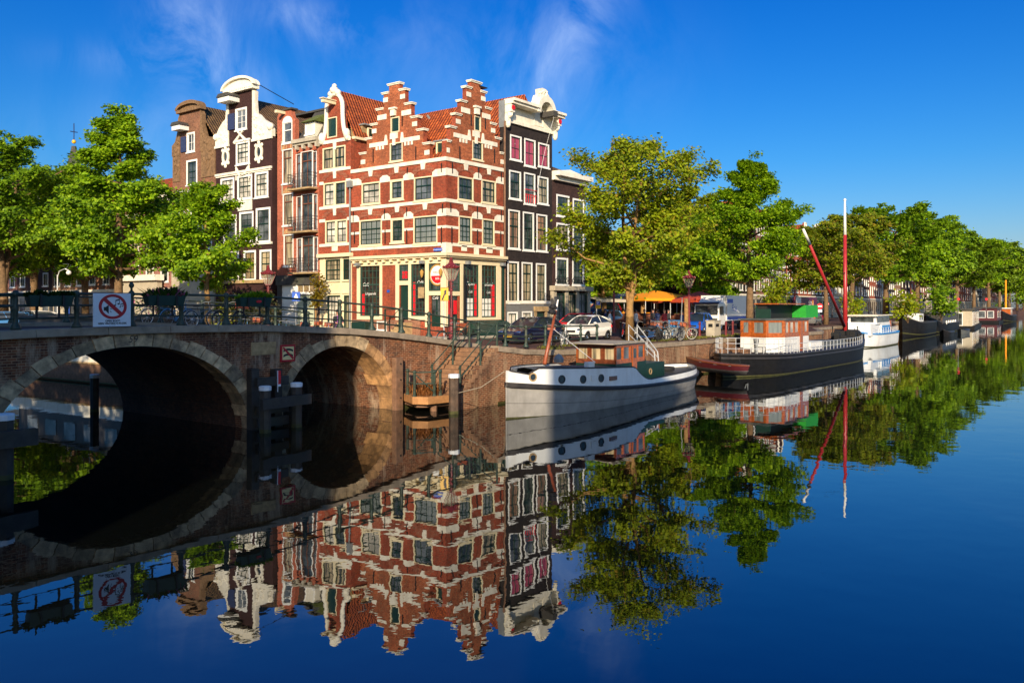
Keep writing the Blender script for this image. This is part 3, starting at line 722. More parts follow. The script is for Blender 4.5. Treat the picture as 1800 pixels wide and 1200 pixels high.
# brick base, stoop steps and cellar hatch under the shop
bs = MB(LF); bs.box(uS, -YR - 2.2, .0045, .06, 2.0, 3.25).build('base_course', 'stoop_brick', ch)
MB(RF).box(XL + 1.75, 46.15, .0045, .06, 2.0, 3.25).build('base_course', 'stoop_brick', ch)
sb = MB(LF); u0 = Lp(700, 0)[0]; u1 = Lp(722, 0)[0]
for i in range(5): sb.box(u0 + i * .28 - .2, u1 + .2 - .002 * i, .065, 1.05 - .003 * i, 2.0 + i * .22, 2.22 + i * .22)
sb.build('steps', 'sandstone', ch)
vs = rect(Lp, 664, 684, 562, 585); window(ch, LF, (vs[0], vs[0] + .9, 2.55, 3.15), 1, 1, 'white_paint', 'dark_green', 'pane_dark', fw=.07, proud=.09)
hb = MB(RF); a, b = Rp(818, 0)[0], 46.9
hb.hexa([(a, .07, 2.15), (b, .07, 2.15), (b, 1.15, 2.15), (a, 1.15, 2.15), (a + .35, .07, 3.22), (b - .55, .07, 3.22), (b - .2, 1.15, 2.42), (a + .1, 1.15, 2.42)]).build('cellar_hatch', 'dark_green', ch)
# roofs
y0, y1 = 36.5, 45.0
def roofprism(poly, F2, a, b): return MB(F2).prism(poly, a, b)
xr = lambda u, w, z: (w, u, z)                        # polygon in (y, z), extruded along x
roofprism([(37.3, 13.66), (40.8, 17.25), (44.95, 13.4), (44.95, 13.2), (37.3, 13.3)], xr, XL + .32, 46.15).build('roof', 'tiles_red', ch)
yr = lambda u, w, z: (u, w, z)                        # polygon in (x, z), extruded along y
roofprism([(XL + .1, 13.5), (43.25, 17.3), (46.4, 13.5), (46.4, 13.3), (XL + .1, 13.3)], yr, YR + .3, 44.6).build('roof', 'tiles_red', ch)
# dormer at the corner
d = MB(); p = on_x(767, 275, XL + .12); q = on_x(767, 247.5, XL + .12)
dm = MB(lambda u, w, z: (XL + .5 - w, -u, z)); a, b = Lp(756.5, 0)[0], Lp(777, 0)[0]
dm.box(a + .08, b - .08, -1.6, -.13, ZB, q.z + .02).build('dormer', 'white_stone', ch)
shutter(ch, lambda u, w, z: (XL + .5 - w, -u, z), (a + .05, b - .05, ZB + .05, q.z), fw=.09, name='dormer_hatch')
MB(lambda u, w, z: (XL + .5 - w, -u, z)).box(a - .1, b + .1, -1.7, .12, q.z + .02, q.z + .1).build('dormer_roof', 'zinc', ch)
# lead valley, chimney cap
MB().tube([(41.7, 37.6, 14.2), (42.6, 38.5, 15.4), (43.2, 40.5, 17.3)], .09, 6).build('valley_flashing', 'zinc', ch)
MB(RF).box(ucR + .3, ucR + 1.1, -.5, .1, 18.72, 18.78).build('chimney_cap', 'iron', ch)
# drainpipe at the left edge and camera lamps
dp = MB(LF); u = Lp(617.8, 0)[0]; dp.tube([(u, .14, 2.3), (u, .14, 12.4)], .06, 8).box(u - .2, u + .2, .02, .3, 12.4, 12.85).build('drainpipe', 'zinc', ch)
for px, py, c in ((634, 465, Lp), (747, 461, Lp)):
    u, z = c(px, py); lb = MB(LF); lb.box(u - .16, u + .1, .1, .42, z - .1, z + .1).tube([(u, 0, z), (u, .15, z)], .04).build('floodlight', 'zinc', ch)
for px, py in ((818, 462), (879, 465)):
    u, z = Rp(px, py); MB(RF).box(u - .16, u + .1, .1, .42, z - .1, z + .1).tube([(u, 0, z), (u, .15, z)], .04).build('floodlight', 'zinc', ch)
for px, py in ((746, 481), (779, 479)):
    u, z = Lp(px, py); lb = MB(LF); lb.lathe([(.03, -.25), (.09, -.12), (.13, .12), (.03, .26)], u, .25, 8, z).build('wall_lantern', 'lantern_amber', ch)
# round beer sign hanging in the window over the door
u, z = Lp(768.5, 483); bsn = thing('round_sign', 'round red and white beer sign hanging in the window over the bar door', 'sign', LF(u, -.03, z))
MB(LF).disc((u, z), 0.001, .62, -.035, -.028, 24).build('disc', 'white_paint', bsn)
MB(LF).disc((u, z), .60, .70, -.04, -.01, 28).build('rim', 'lantern_amber', bsn)
MB(LF).prism([(u - .55, z - .05)] + [(u + .55 * math.cos(a), z - .05 + .5 * math.sin(a)) for a in [PI + PI * i / 10 for i in range(1, 10)]] + [(u + .55, z - .05)], -.028, -.02).build('lower_field', 'bright_red', bsn)
lettering('WIECKSE', .2, LF, u, z + .1, -.02, 'sign_black', bsn); lettering('BIER', .18, LF, u, z - .3, -.012, 'white_paint', bsn)
u, z = Lp(746, 513); hs_ = thing('hanging_sign', 'small tan hanging sign by the bar door on a wall bracket', 'sign', LF(u, .3, z))
MB(LF).box(u - .25, u + .25, .28, .33, z - .4, z + .3).build('board', 'sandstone', hs_); MB(LF).tube([(u, 0, z + .42), (u, .36, z + .42)], .02).tube([(u, .3, z + .3), (u, .3, z + .42)], .012).build('bracket', 'iron', hs_)
def plate(name, label, conv, F, px0, px1, py0, py1, mat, w=.06, txt=None, tm='white_paint', cat='sign', kind=None):
    r = rect(conv, px0, px1, py0, py1); T = thing(name, label, cat, F((r[0] + r[1]) / 2, w, r[2]))
    MB(F).box(r[0], r[1], w, w + .03, r[2], r[3]).build('plate', mat, T)
    if txt: lettering(txt, (r[3] - r[2]) * .52, F, (r[0] + r[1]) / 2, r[2] + (r[3] - r[2]) * .3, w + .034, tm, T)
    return T
plate('street_nameplate', 'dark blue street nameplate on the corner house under the white stones', Lp, LF, 764, 779, 436, 441.5, 'sign_blue', .06, 'PRINSENGRACHT')
plate('house_number_plate', 'tiny blue plate on the bare brick panel beside the green door', Lp, LF, 681, 685, 509.5, 514, 'sign_blue', .01)
# ================================================================== bell-gabled neighbour of the same red brick (side canal)
def bell(u0, u1, zs, uc, hw, zt):
    """outline of a bell gable from shoulder ZS to crown ZT: concave flanks, round head"""
    p = []
    for i in range(9):
        k = i / 8; p.append((u0 + (uc - hw - u0) * (1 - (1 - k) ** 2.2), zs + (zt - zs) * .70 * (k ** 1.6)))
    for i in range(1, 10):
        a = PI - PI * i / 10; p.append((uc + hw * math.cos(a), zs + (zt - zs) * .70 + (zt - zs) * .30 * math.sin(a)))
    return p + [(2 * uc - a, b) for a, b in reversed(p[:9])] if abs((u0 + u1) / 2 - uc) < .3 else p
bh = thing('bell_gable_house', 'narrow red brick house with white scrolled bell gable left of the corner house', 'house', (XL, 46.7, 2.2))
b0, b1 = Lp(562, 0)[0], Lp(616.5, 0)[0]; bc = (b0 + b1) / 2
zsh = Lp(589, 248)[1]; ztop = Lp(584, 163)[1]
B2 = [rect(Lp, 567.5, 607.5, 258, 296.5), rect(Lp, 569, 608.5, 320, 361.5), rect(Lp, 572, 610.5, 386.5, 427.5)]
BS = rect(Lp, 575.5, 592.5, 206.5, 242)
BG = [rect(Lp, 572.5, 598, 456, 492.5), rect(Lp, 603.5, 615, 455, 491.5), rect(Lp, 575.5, 599, 519, 570), rect(Lp, 604.5, 615, 519, 578)]
zgs = Lp(590, 447)[1]
ol = [(b0, zgs), (b1, zgs), (b1, zsh)] + list(reversed(bell(b0 + .15, b1 - .15, zsh, bc, .85, ztop - .15))) + [(b0, zsh)]
wall(bh, LF, ol, B2 + [BS], 'brick_red', body=[(b0 + .03, b1 - .03, -.36, -7, 1.9, zsh - .1)])
for i, r in enumerate(B2):
    um = (r[0] + r[1]) / 2
    for k, (a, b) in enumerate(((r[0], um + .04), (um - .04, r[1]))):
        window(bh, LF, (a if k == 0 else um + .001, um if k == 0 else b, r[2], r[3]), 2, 3 if i else 2, pane=('pane_curtain', 'pane_lace', 'pane_lace')[i] if (i, k) != (1, 1) else 'pane_dark', split=.64 if i else .5, fw=.1, sill=False)
shutter(bh, LF, BS)
tb = MB(LF)
for z0, z1, p in ((zsh - .12, zsh + .12, .06), (B2[0][2] - .2, B2[0][2] - .0, .05), (B2[1][2] - .2, B2[1][2], .05), (B2[2][2] - .2, B2[2][2], .05)): tb.box(b0, b1, .003, p, z0, z1)
for r in B2[1:]: tb.box(b0, r[0], .003, .04, r[3] - .1, r[3] + .12).box(r[1], b1, .003, .04, r[3] - .1, r[3] + .12)
for zk in (B2[0][2] - .2, B2[1][2] - .2, zsh - .12): tb.prism([(bc - .12, zk - .5), (bc + .12, zk - .5), (bc + .17, zk), (bc - .17, zk)], .06, .003)
tb.box(bc - .3, bc + .3, .003, .04, Lp(590, 441)[1], Lp(590, 433)[1])
tb.build('stone_trim', 'white_stone', bh)
ab = MB(LF)
for r in B2[1:]:
    hw = (r[1] - r[0]) / 2; zb = r[3] + .1; rise = .5; R_ = (hw * hw + rise * rise) / (2 * rise); a = math.asin(hw / R_)
    ab.disc((bc, zb + rise - R_), R_, R_ + .3, .002, .03, 14, PI / 2 - a, PI / 2 + a)
ab.build('relieving_arch', 'brick_arch', bh)
# the white scroll edging of the gable
gp = bell(b0 + .15, b1 - .15, zsh, bc, .85, ztop - .15)
ed = MB(LF); ed.tube([(p[0], .04, p[1]) for p in gp], [.16 + .05 * (i in (0, 1, len(gp) - 1, len(gp) - 2)) for i in range(len(gp))], 8)
for sg in (b0 + .32, b1 - .32): ed.ball((sg, .06, zsh + .34), (.22, .3, .4), 8, 6)
ed.ball((bc, .05, ztop + .1), (.28, .38, .28), 8, 6).ball((bc, .05, ztop + .42), (.2, .16, .16), 8, 6).ball((bc - .38, .05, ztop - .12), .24, 8, 6).ball((bc + .38, .05, ztop - .12), .24, 8, 6)
ed.build('gable_scroll', 'white_stone', bh, smooth=True)
u, z = Lp(571, 186); hb = MB(LF); hb.box(bc - .12, bc + .12, -.1, 1.15, z - .1, z + .14).box(bc - .2, bc + .2, -.05, 1.25, z + .14, z + .2); hb.build('hoist_beam', 'cream', bh)
gable_roof(bh, LF, b0, b1, zsh + .1, Lp(610, 183)[1] + 1.0, -.3, -7.2)
# ground floor: cream timber front
gf = MB(LF); gf.prism([(b0, 1.9), (b1, 1.9), (b1, zgs), (b0, zgs)], .0, -.3, [hole(r) for r in BG]).build('shop_front', 'cream', bh)
gt = MB(LF); gt.box(b0, b1 + .25, .003, .3, zgs - .2, zgs + .05).box(b0, b1, .003, .08, Lp(590, 516)[1], Lp(590, 516)[1] + .1)
for px in (571, 600.5, 617.5): u = Lp(px, 0)[0]; gt.box(u - .08, u + .08, .003, .06, 2.3, zgs - .2)
gt.box(BG[0][0] - .05, BG[0][1] + .05, .003, .12, BG[0][2] - .12, BG[0][2]).box(BG[1][0] - .05, BG[1][1], .003, .12, BG[1][2] - .12, BG[1][2]); gt.build('shop_cornice', 'cream', bh)
window(bh, LF, BG[0], 4, 4, 'dark_green', 'dark_green', 'pane_curtain', fw=.05, split=.5, sill=False, proud=0); window(bh, LF, BG[1], 3, 4, 'dark_green', 'dark_green', 'pane_shop', fw=.05, split=.5, sill=False, proud=0)
window(bh, LF, BG[2], 4, 3, 'dark_green', 'dark_green', 'pane_lace', fw=.06, sill=False, proud=0); window(bh, LF, BG[3], 3, 4, 'dark_green', 'dark_green', 'pane_curtain', fw=.06, sill=False, proud=0)
# side wall and dormer facing the street corner, chimney with pots
dm = MB(lambda u, w, z: (u, 45.0 + .02 - w, z))
z0 = zsh - .1; z1 = on_y(645, 222, 45.2).z
dmx0, dmx1 = on_y(622, 230, 45.2).x + .8, on_y(652, 230, 45.2).x + .6
MB().box(dmx0, dmx1, 45.19, 46.5, z0, z1).build('dormer', 'sandstone', bh)
MB().box(dmx0 - .1, dmx1 + .15, 44.9, 46.6, z1, z1 + .1).build('dormer_roof', 'zinc', bh)
shutter(bh, lambda u, w, z: (u, 45.05 - w, z), (dmx0 + .4, dmx1 - .15, z0 + .15, z1 - .12))
MB().box(XL + .2, 46.5, 44.86, 45.2, zsh - .02, zsh + .16).build('gutter', 'cream', bh)
p = at_depth(648, 210, 68); cm = MB(); cm.box(p.x - 1.1, p.x + 1.1, p.y - .6, p.y + .6, 13, p.z + .75)
ck = cm.build('chimney', 'brick_brown', bh); pt = MB()
for i in range(5): pt.lathe([(.14, 0), (.12, .7), (.15, .75)], p.x - .8 + i * .4, p.y - .1 * (i % 2), 8, p.z + .75)
pt.build('chimney_pot', 'brick_maroon', ck)
# ================================================================== salmon brick house with three balconies (side canal)
BRICK('brick_fan', (.55, .36, .16), (.30, .05, .03), (.4, .25, .15), bw=.12, rh=.6, ms=.008, dirt=.1)
sh = thing('balcony_house', 'salmon brick house with three iron balconies and a round-headed attic window', 'house', (XL, 50.5, 2.2))
s0, s1 = Lp(487.5, 0)[0], Lp(561, 0)[0]
zgs = Lp(520, 486)[1]; zco = Lp(538, 250)[1]
uM = Lp(519, 0)[0]
SW = [rect(Lp, 496.5, 514.5, 262, 323), rect(Lp, 497.5, 515.5, 340, 396.5), rect(Lp, 499, 516, 412, 468)]
SB = [rect(Lp, 520.5, 557, 266, 331), rect(Lp, 521.5, 558, 341, 406), rect(Lp, 522, 559, 415, 478)]
SA = rect(Lp, 497, 514, 214, 252)
ut = (s0 + uM) / 2
ol = [(s0, 1.9), (s1, 1.9), (s1, zco), (uM, zco), (uM, Lp(515, 210)[1]), (uM - .35, Lp(515, 205)[1]), (uM - .5, Lp(508, 194)[1]), (s0 + .35, Lp(496, 194)[1]), (s0, Lp(490, 205)[1])]
SG = rect(Lp, 492, 556, 496, 572)
wall(sh, LF, ol, SW + SB + [SA, SG], 'brick_salmon', body=[(s0 + .03, s1 - .03, -.36, -8, 1.9, zco - .1)])
sbm = MB(LF)
for r in SW:
    window(sh, LF, r, 1, 1, 'white_paint', 'timber_box', 'pane_curtain', fw=.08, split=.76)
    sbm.box(r[0] - .1, r[0], .003, .05, r[3] - .1, r[3] + .65).box(r[1], r[1] + .1, .003, .05, r[3] - .1, r[3] + .65)
window(sh, LF, SA, 1, 1, 'white_paint', 'white_paint', 'pane_grey', fw=.08, split=.62)
MB(LF).disc(((SA[0] + SA[1]) / 2, SA[3] - .02), .001, ((SA[1] - SA[0]) / 2, .42), .002, .034, 14, 0, PI).build('fanlight', 'white_paint', sh)
for r in SB:
    w_ = r[1] - r[0]
    window(sh, LF, (r[0], r[0] + w_ * .24, r[2], r[3] - .12), 1, 1, 'white_paint', 'timber_box', 'pane_grey', fw=.035, split=.75, sill=False)
    window(sh, LF, (r[0] + w_ * .24 + .001, r[0] + w_ * .8, r[2], r[3]), 2, 1, 'white_paint', 'timber_box', 'pane_dark', fw=.045, split=.75, sill=False)
    window(sh, LF, (r[0] + w_ * .8 + .001, r[1], r[2], r[3] - .12), 1, 1, 'white_paint', 'timber_box', 'pane_grey', fw=.035, split=.75, sill=False)
for k, r in enumerate(SB):
    b = MB(LF); a, c = r[0] - .15, r[1] + .1
    b.box(a, c, .02, .75, r[2] - .16, r[2] - .04)
    bl = b.build('balcony', 'sandstone', sh)
    ra = MB(LF)
    for zz in (r[2] + .1, r[2] + 1.0, r[2] + .78): ra.tube([(a + .04, .04, zz), (a + .04, .7, zz), (c - .04, .7, zz), (c - .04, .04, zz)], .02, 5)
    n = 16
    for i in range(n + 1): x = a + .04 + (c - a - .08) * i / n; ra.tube([(x, .7, r[2] - .04), (x, .7, r[2] + 1.0)], .022 if 5 < i < 11 else .016, 4)
    for i in range(4): ra.tube([(a + .04, .1 + .18 * i, r[2] - .04), (a + .04, .1 + .18 * i, r[2] + 1)], .012, 4)
    for x in (a + .3, a + .75, c - .7, c - .3): ra.disc((x, r[2] + .45), .13, .17, .69, .71, 10)
    ra.build('railing', 'iron', bl)
sbm.box(uM, s1 + .02, .003, .4, zco - .05, zco + .22).box(uM, s1, .003, .25, zco - .2, zco - .05)
for i in range(4): x = uM + .4 + i * .75; sbm.box(x - .1, x + .1, .01, .3, zco - .5, zco - .2)
sbm.build('stone_trim', 'concrete_beige', sh)
fa = MB(LF)
for r in SW:
    um = (r[0] + r[1]) / 2; hw = (r[1] - r[0]) / 2; fa.disc((um, r[3] + .02), .001, (hw, .42), .002, .03, 10, 0, PI)
fa.build('fan_tile', 'brick_fan', sh)
# dormer on the mossy front roof slope
MB(LF).hexa([(uM - .1, -.2, zco + .2), (s1 - .05, -.2, zco + .2), (s1 - .05, -2.6, zco + .2), (uM - .1, -2.6, zco + .2), (uM + .3, -1.6, zco + 2.6), (s1 - .25, -1.6, zco + 2.6), (s1 - .25, -2.6, zco + 2.6), (uM + .3, -2.6, zco + 2.6)]).build('mansard_roof', 'lead_dark', sh)
dr = rect(Lp, 534, 552, 214.5, 236); MB(LF).box(dr[0], dr[1], -1.4, -.1, zco + .2, dr[3]).build('dormer', 'white_stone', sh)
window(sh, lambda u, w, z: LF(u, w - .09, z), (dr[0] + .05, dr[1] - .05, dr[2], dr[3] - .05), 3, 2, 'white_paint', 'white_paint', 'pane_lace', fw=.08, proud=.02)
dz = Lp(543, 198)[1]
MB(LF).hexa([(dr[0] - .2, .2, dr[3]), (dr[1] + .2, .2, dr[3]), (dr[1] + .2, -1.8, dr[3]), (dr[0] - .2, -1.8, dr[3]), (dr[0] + .2, -1.0, dz), (dr[1] + .2, -1.0, dz), (dr[1] + .2, -1.8, dz), (dr[0] + .2, -1.8, dz)]).build('dormer_roof', 'moss_roof', sh)
zt = Lp(505, 194)[1]
MB(LF).box(s0 + .25, uM - .3, -.5, .15, zt, zt + .12).box(s0, s1, -2.6, -1.5, zco + 2.6, zco + 2.75).build('flat_roof', 'lead_dark', sh)
u, z = Lp(500, 199); MB(LF).box(u - .12, u + .12, -.1, .8, z - .1, z + .1).build('hoist_beam', 'cream', sh)
gf = MB(LF); gf.box(s0 + .02, s1 - .02, .004, .18, zgs - .62, zgs + .1).build('lintel', 'lead_dark', sh)
for a, b in ((s0 + .1, s0 + .55), (s1 - .45, s1)): MB(LF).box(a, b, .003, .09, 1.9, zgs - .62).build('shop_pier', 'lead_dark', sh)
MB(LF).box(SG[0], SG[1], -.3, -.04, Lp(525, 517)[1] - .05, SG[3]).build('shop_front', 'white_paint', sh)
pr = rect(Lp, 522.5, 556, 495.5, 515.5)
window(sh, lambda u, w, z: LF(u, w + .1, z), pr, 3, 1, 'white_paint', 'white_paint', 'pane_amber', fw=.06)
MB(LF).box(Lp(522.5, 0)[0], s1 - .46, -.3, -.02, 1.9, Lp(540, 519)[1]).build('garage_door', 'pale_green_paint', sh)
MB(LF).box(SG[0], Lp(522, 0)[0], -.3, -.021, 1.9, Lp(525, 517)[1]).build('white_panel', 'white_paint', sh)
# ================================================================== dark maroon house with the tall white neck gable
mh = thing('neck_gable_house', 'dark maroon house with tall white-framed neck gable and oval windows', 'house', (XL, 57, 2.2))
m0, m1 = Lp(379.7, 0)[0], Lp(486, 0)[0]
mw = Lp(478.5, 0)[0]
mc = Lp(424.5, 0)[0]
zs0 = Lp(430, 249)[1]; zpb = Lp(421, 163)[1]; zpt = Lp(421, 138.5)[1]
nu0, nu1 = Lp(402.8, 0)[0], Lp(444.5, 0)[0]; mc = (nu0 + nu1) / 2
MW = [rect(Lp, 415, 439, 248.5, 289), rect(Lp, 417.5, 443.5, 307.5, 350), rect(Lp, 448, 471.8, 302, 347), rect(Lp, 388, 412, 313, 356), rect(Lp, 421, 445.8, 372, 424.6), rect(Lp, 450, 475.5, 365, 426), rect(Lp, 393, 416, 378, 430),
      rect(Lp, 428.4, 450, 440, 493), rect(Lp, 456.6, 477.3, 438.7, 492), rect(Lp, 398, 420, 442, 494)]
MA = rect(Lp, 414, 434, 190, 228.5)
ov = [(Lp(397.5, 276), .42, .62), (Lp(456, 267.6), .42, .62)]
ol = [(m0, 1.9), (mw, 1.9), (mw, zs0), (nu1, zs0), (nu1, zpb), (nu0, zpb), (nu0, zs0), (m0, zs0)]
wall(mh, LF, ol, MW + [MA], 'brick_maroon', body=[(m0 + .03, mw - .03, -.36, -10, 1.9, zs0 - .1)])
for i, r in enumerate(MW): window(mh, LF, r, 2 if i > 3 else 3, 4, 'white_paint', 'dark_green', ('pane_lace', 'pane_lace', 'pane_lace', 'pane_lace', 'pane_grey', 'pane_grey', 'pane_grey', 'pane_amber', 'pane_curtain', 'pane_amber')[i], fw=.17, split=.55, head=.14 if i == 0 else 0)
wn = window(mh, LF, MA, 2, 3, 'white_paint', 'white_paint', 'pane_grey', fw=.14)
MB(LF).box(MA[0] - .95, MA[0] - .05, .04, .1, MA[2] + .15, MA[3] - .3).build('shutter', 'cloth_navy', mh)
wt = MB(LF)
for (u, z), a, b in ov:
    wt.disc((u, z), (a * .60, b * .60), (a * 1.1, b * 1.1), .003, .1, 22)
    MB(LF).disc((u, z), .001, (a * .62, b * .62), .003, .02, 20).build('oval_window', 'pane_dark', mh)
    for dx, dz_ in ((0, 1.2), (0, -1.2), (.9, .85), (-.9, .85), (.9, -.85), (-.9, -.85)): wt.ball((u + a * dx, .06, z + b * dz_), (.16, .1, .16), 8, 5)
r = MW[0]
for sg in (-1, 1):                                     # crossed torches over the window, garland below it
    wt.tube([(mc + sg * .75, .05, MA[2] - .95), (mc, .07, MA[2] - .35), (mc - sg * .3, .05, MA[2] - .12)], [.16, .08, .1], 6)
wt.tube([(r[0] + .1, .05, r[2] - .25), (r[0] + .5, .07, r[2] - .75), (mc, .1, r[2] - .95), (r[1] - .5, .07, r[2] - .75), (r[1] - .1, .05, r[2] - .25)], [.1, .13, .24, .13, .1], 7)
for x in (r[0] + .05, r[1] - .05): wt.box(x - .06, x + .06, .003, .06, r[2] - 1.2, r[2] - .1)
zz = Lp(430, 303)[1]; wt.box(m0 + .05, mw + .0, .003, .16, zz - .02, zz + .16).box(m0 + .1, mw - .1, .003, .09, zz - .14, zz - .02)
wt.box(MW[1][0], MW[1][1], .003, .05, MW[4][3] + .1, MW[1][2] - .1)
wt.box(m0, mw + .05, .003, .12, Lp(440, 429)[1] - .1, Lp(440, 429)[1] + .08)
# pediment
wt.box(nu0 - .35, nu1 + .4, -.3, .35, zpb, zpb + .3)
cw = (nu1 - nu0) / 2 + .5; hr = zpt - zpb - .3
wt.prism([(mc - cw, zpb + .3)] + [(mc - cw * math.cos(a), zpb + .3 + hr * math.sin(a)) for a in [PI * i / 14 for i in range(1, 14)]] + [(mc + cw, zpb + .3)], .2, -.3)
wt.disc((mc, zpb + .3), (cw - .12, hr - .12), (cw + .08, hr + .08), .12, .42, 16, 0, PI)
for i in range(14): x = nu0 - .2 + i * (nu1 - nu0 + .5) / 13; wt.box(x - .06, x + .06, .35, .4, zpb + .14, zpb + .28)
wt.build('stone_trim', 'white_stone', mh)
fl = lambda sg, edge, out: [(edge, zpb), (edge + sg * .35, zpb - .2), (edge + sg * .3, zpb - 1.0), (edge + sg * .42, zpb - 1.9), (edge + sg * .75, zs0 + 1.9), (edge + sg * 1.3, zs0 + 1.45), (out - sg * .15, zs0 + .95), (out, zs0 + .5), (out, zs0 + .02), (edge, zs0 + .02)]
rr = random.Random(4)
for sg, edge, out in ((1, nu1, mw), (-1, nu0, m0)):
    cl_ = MB(LF); cl_.prism(fl(sg, edge + .002 * sg, out + (.05 if sg > 0 else 0)), .08, -.25)
    for i in range(16):
        a = rr.random(); z = zs0 + .3 + a * 1.7; hw = max(.2, abs(out - edge) * (1 - a * .85)); x = edge + sg * (.2 + rr.random() * (hw - .3))
        cl_.ball((x, .08, z), (rr.uniform(.1, .22), .09, rr.uniform(.1, .22)), 7, 5)
    cl_.ball((out - sg * .15, .05, zs0 + .75), (.28, .3, .3), 8, 6)
    cl_.box(min(edge, out) - .05, max(edge, out) + .05, .003, .14, zs0 - .16, zs0 + .02)
    cl_.build('gable_claw', 'white_stone', mh)
u, z = Lp(411, 177); hx = MB(LF); hx.box(u - .75, u + .75, -.1, .95, z - .25, z + .12); hb = hx.build('hoist_box', 'white_paint', mh)
MB(LF).prism([(u - .85, z + .13), (u + .85, z + .13), (u + .6, z + .4), (u - .6, z + .4)], 1.05, -.1).build('roof', 'lead_dark', hb)
gable_roof(mh, LF, m0, mw, zs0 + .3, Lp(455, 178)[1] + .4, -.3, -10, 'tiles_brown')
MB(LF).tube([(mc + .9, -.2, zpb + .9), (mc + 1.2, -4.2, zs0 + 3.6)], .035).build('stay_rod', 'iron', mh)
MB(LF).box(mw + .02, m1 - .02, -.8, -6, 1.9, Lp(482, 270)[1]).build('side_wall', 'brick_maroon', mh)
gd = MB(LF)
for px in (395, 425, 455): u = Lp(px, 0)[0]; gd.box(u - .7, u + .7, .003, .05, 2.0, 4.3)
gd.build('ground_floor_window', 'pane_dark', mh)
wg = MB(LF); wg.box(m0, mw, .003, .2, Lp(430, 498)[1], Lp(430, 498)[1] + .25); wg.build('string_course', 'sandstone', mh)
# ================================================================== brown neck-gabled house with sandstone scrolls
oh = thing('brown_gable_house', 'weathered brown brick house with curved pediment and sandstone scrolls', 'house', (XL, 64, 2.2))
o0, o1 = Lp(303.5, 0)[0], Lp(379.0, 0)[0]
zs0 = Lp(350, 267)[1]; zpb = Lp(334, 197)[1]; zpt = Lp(334, 179)[1]; n0, n1 = Lp(317, 0)[0], Lp(353, 0)[0]; oc = (n0 + n1) / 2
OW = [rect(Lp, 328, 347, 281, 325), rect(Lp, 308, 325.5, 335, 375), rect(Lp, 330, 350, 332, 375), rect(Lp, 354, 372, 330, 373), rect(Lp, 308, 326, 395, 440), rect(Lp, 331, 350, 393, 438), rect(Lp, 355, 373, 390, 437)]
OA = rect(Lp, 328.5, 342.5, 233, 267.5)
ol = [(o0, 1.9), (o1, 1.9), (o1, zs0), (n1, zs0), (n1, zpb), (n0, zpb), (n0, zs0), (o0, zs0)]
wall(oh, LF, ol, OW + [OA], 'brick_brown', body=[(o0 + .03, o1 - .03, -.36, -10, 1.9, zs0 - .1)])
for i, r in enumerate(OW): window(oh, LF, r, 2, 3, 'white_paint', 'dark_green', 'pane_dark', fw=.15, split=.55)
window(oh, LF, OA, 2, 2, 'white_paint', 'white_paint', 'pane_dark', fw=.13)
MB(LF).box(OA[0] - .8, OA[0] - .05, .04, .1, OA[2] + .1, OA[3] - .25).build('shutter', 'cloth_navy', oh)
so_ = MB(LF); rr = random.Random(8)
for sg, edge, out in ((1, n1, o1), (-1, n0, o0)):
    so_.prism([(edge, zpb), (edge + sg * .25, zpb - .4), (edge + sg * .25, zs0 + 2.2), (edge + sg * .7, zs0 + 1.2), (out, zs0 + .9), (out, zs0 + .0), (edge, zs0 + .0)], .08, -.3)
    for i in range(14):
        a = rr.random(); z = zs0 - .9 + a * 2.6; x = edge + sg * (.1 + rr.random() * max(.15, abs(out - edge) * (1 - max(0, a - .3)) - .3)); so_.ball((x, .08, z), (rr.uniform(.1, .2), .09, rr.uniform(.12, .22)), 7, 5)
    so_.box(min(edge, out) + .1, max(edge, out), .003, .07, zs0 - 2.2, zs0 - .0)
    z = zs0 - 1.1; x = (edge + out) / 2; so_.disc((x, z), (.16, .3), (.34, .5), .06, .12, 14)
ch_ = (n1 - n0) / 2 + .25
so_.box(n0 - .2, n1 + .3, -.3, .3, zpb, zpb + .25).disc((oc, zpb + .25), (ch_ - .22, zpt - zpb - .5), (ch_ + .05, zpt - zpb - .2), -.3, .35, 14, 0, PI)
so_.prism([(oc - ch_ + .1, zpb + .25)] + [(oc - (ch_ - .1) * math.cos(a), zpb + .25 + (zpt - zpb - .4) * math.sin(a)) for a in [PI * i / 12 for i in range(1, 12)]] + [(oc + ch_ - .1, zpb + .25)], .1, -.3)
so_.build('stone_trim', 'brownstone', oh)
u, z = Lp(325, 226); hx = MB(LF); hx.box(u - .6, u + .6, -.1, .85, z - .25, z + .12); hb = hx.build('hoist_box', 'white_paint', oh)
MB(LF).prism([(u - .7, z + .13), (u + .7, z + .13), (u + .45, z + .4), (u - .45, z + .4)], .95, -.1).build('roof', 'lead_dark', hb)
gable_roof(oh, LF, o0, o1, zs0 + .4, Lp(370, 208)[1] + 1.3, -.3, -10, 'tiles_brown')
MB(LF).tube([(oc + .7, -.2, zpb + .5), (oc + 1.6, -4, zs0 + 2.4)], .03).build('stay_rod', 'iron', oh)
og = MB(LF); z = Lp(340, 470)[1]; og.box(o0, o1, .003, .25, z, z + .35).box(o0, o1, .003, .12, 1.9, z - .0); og.build('stone_base', 'beige_plaster', oh)
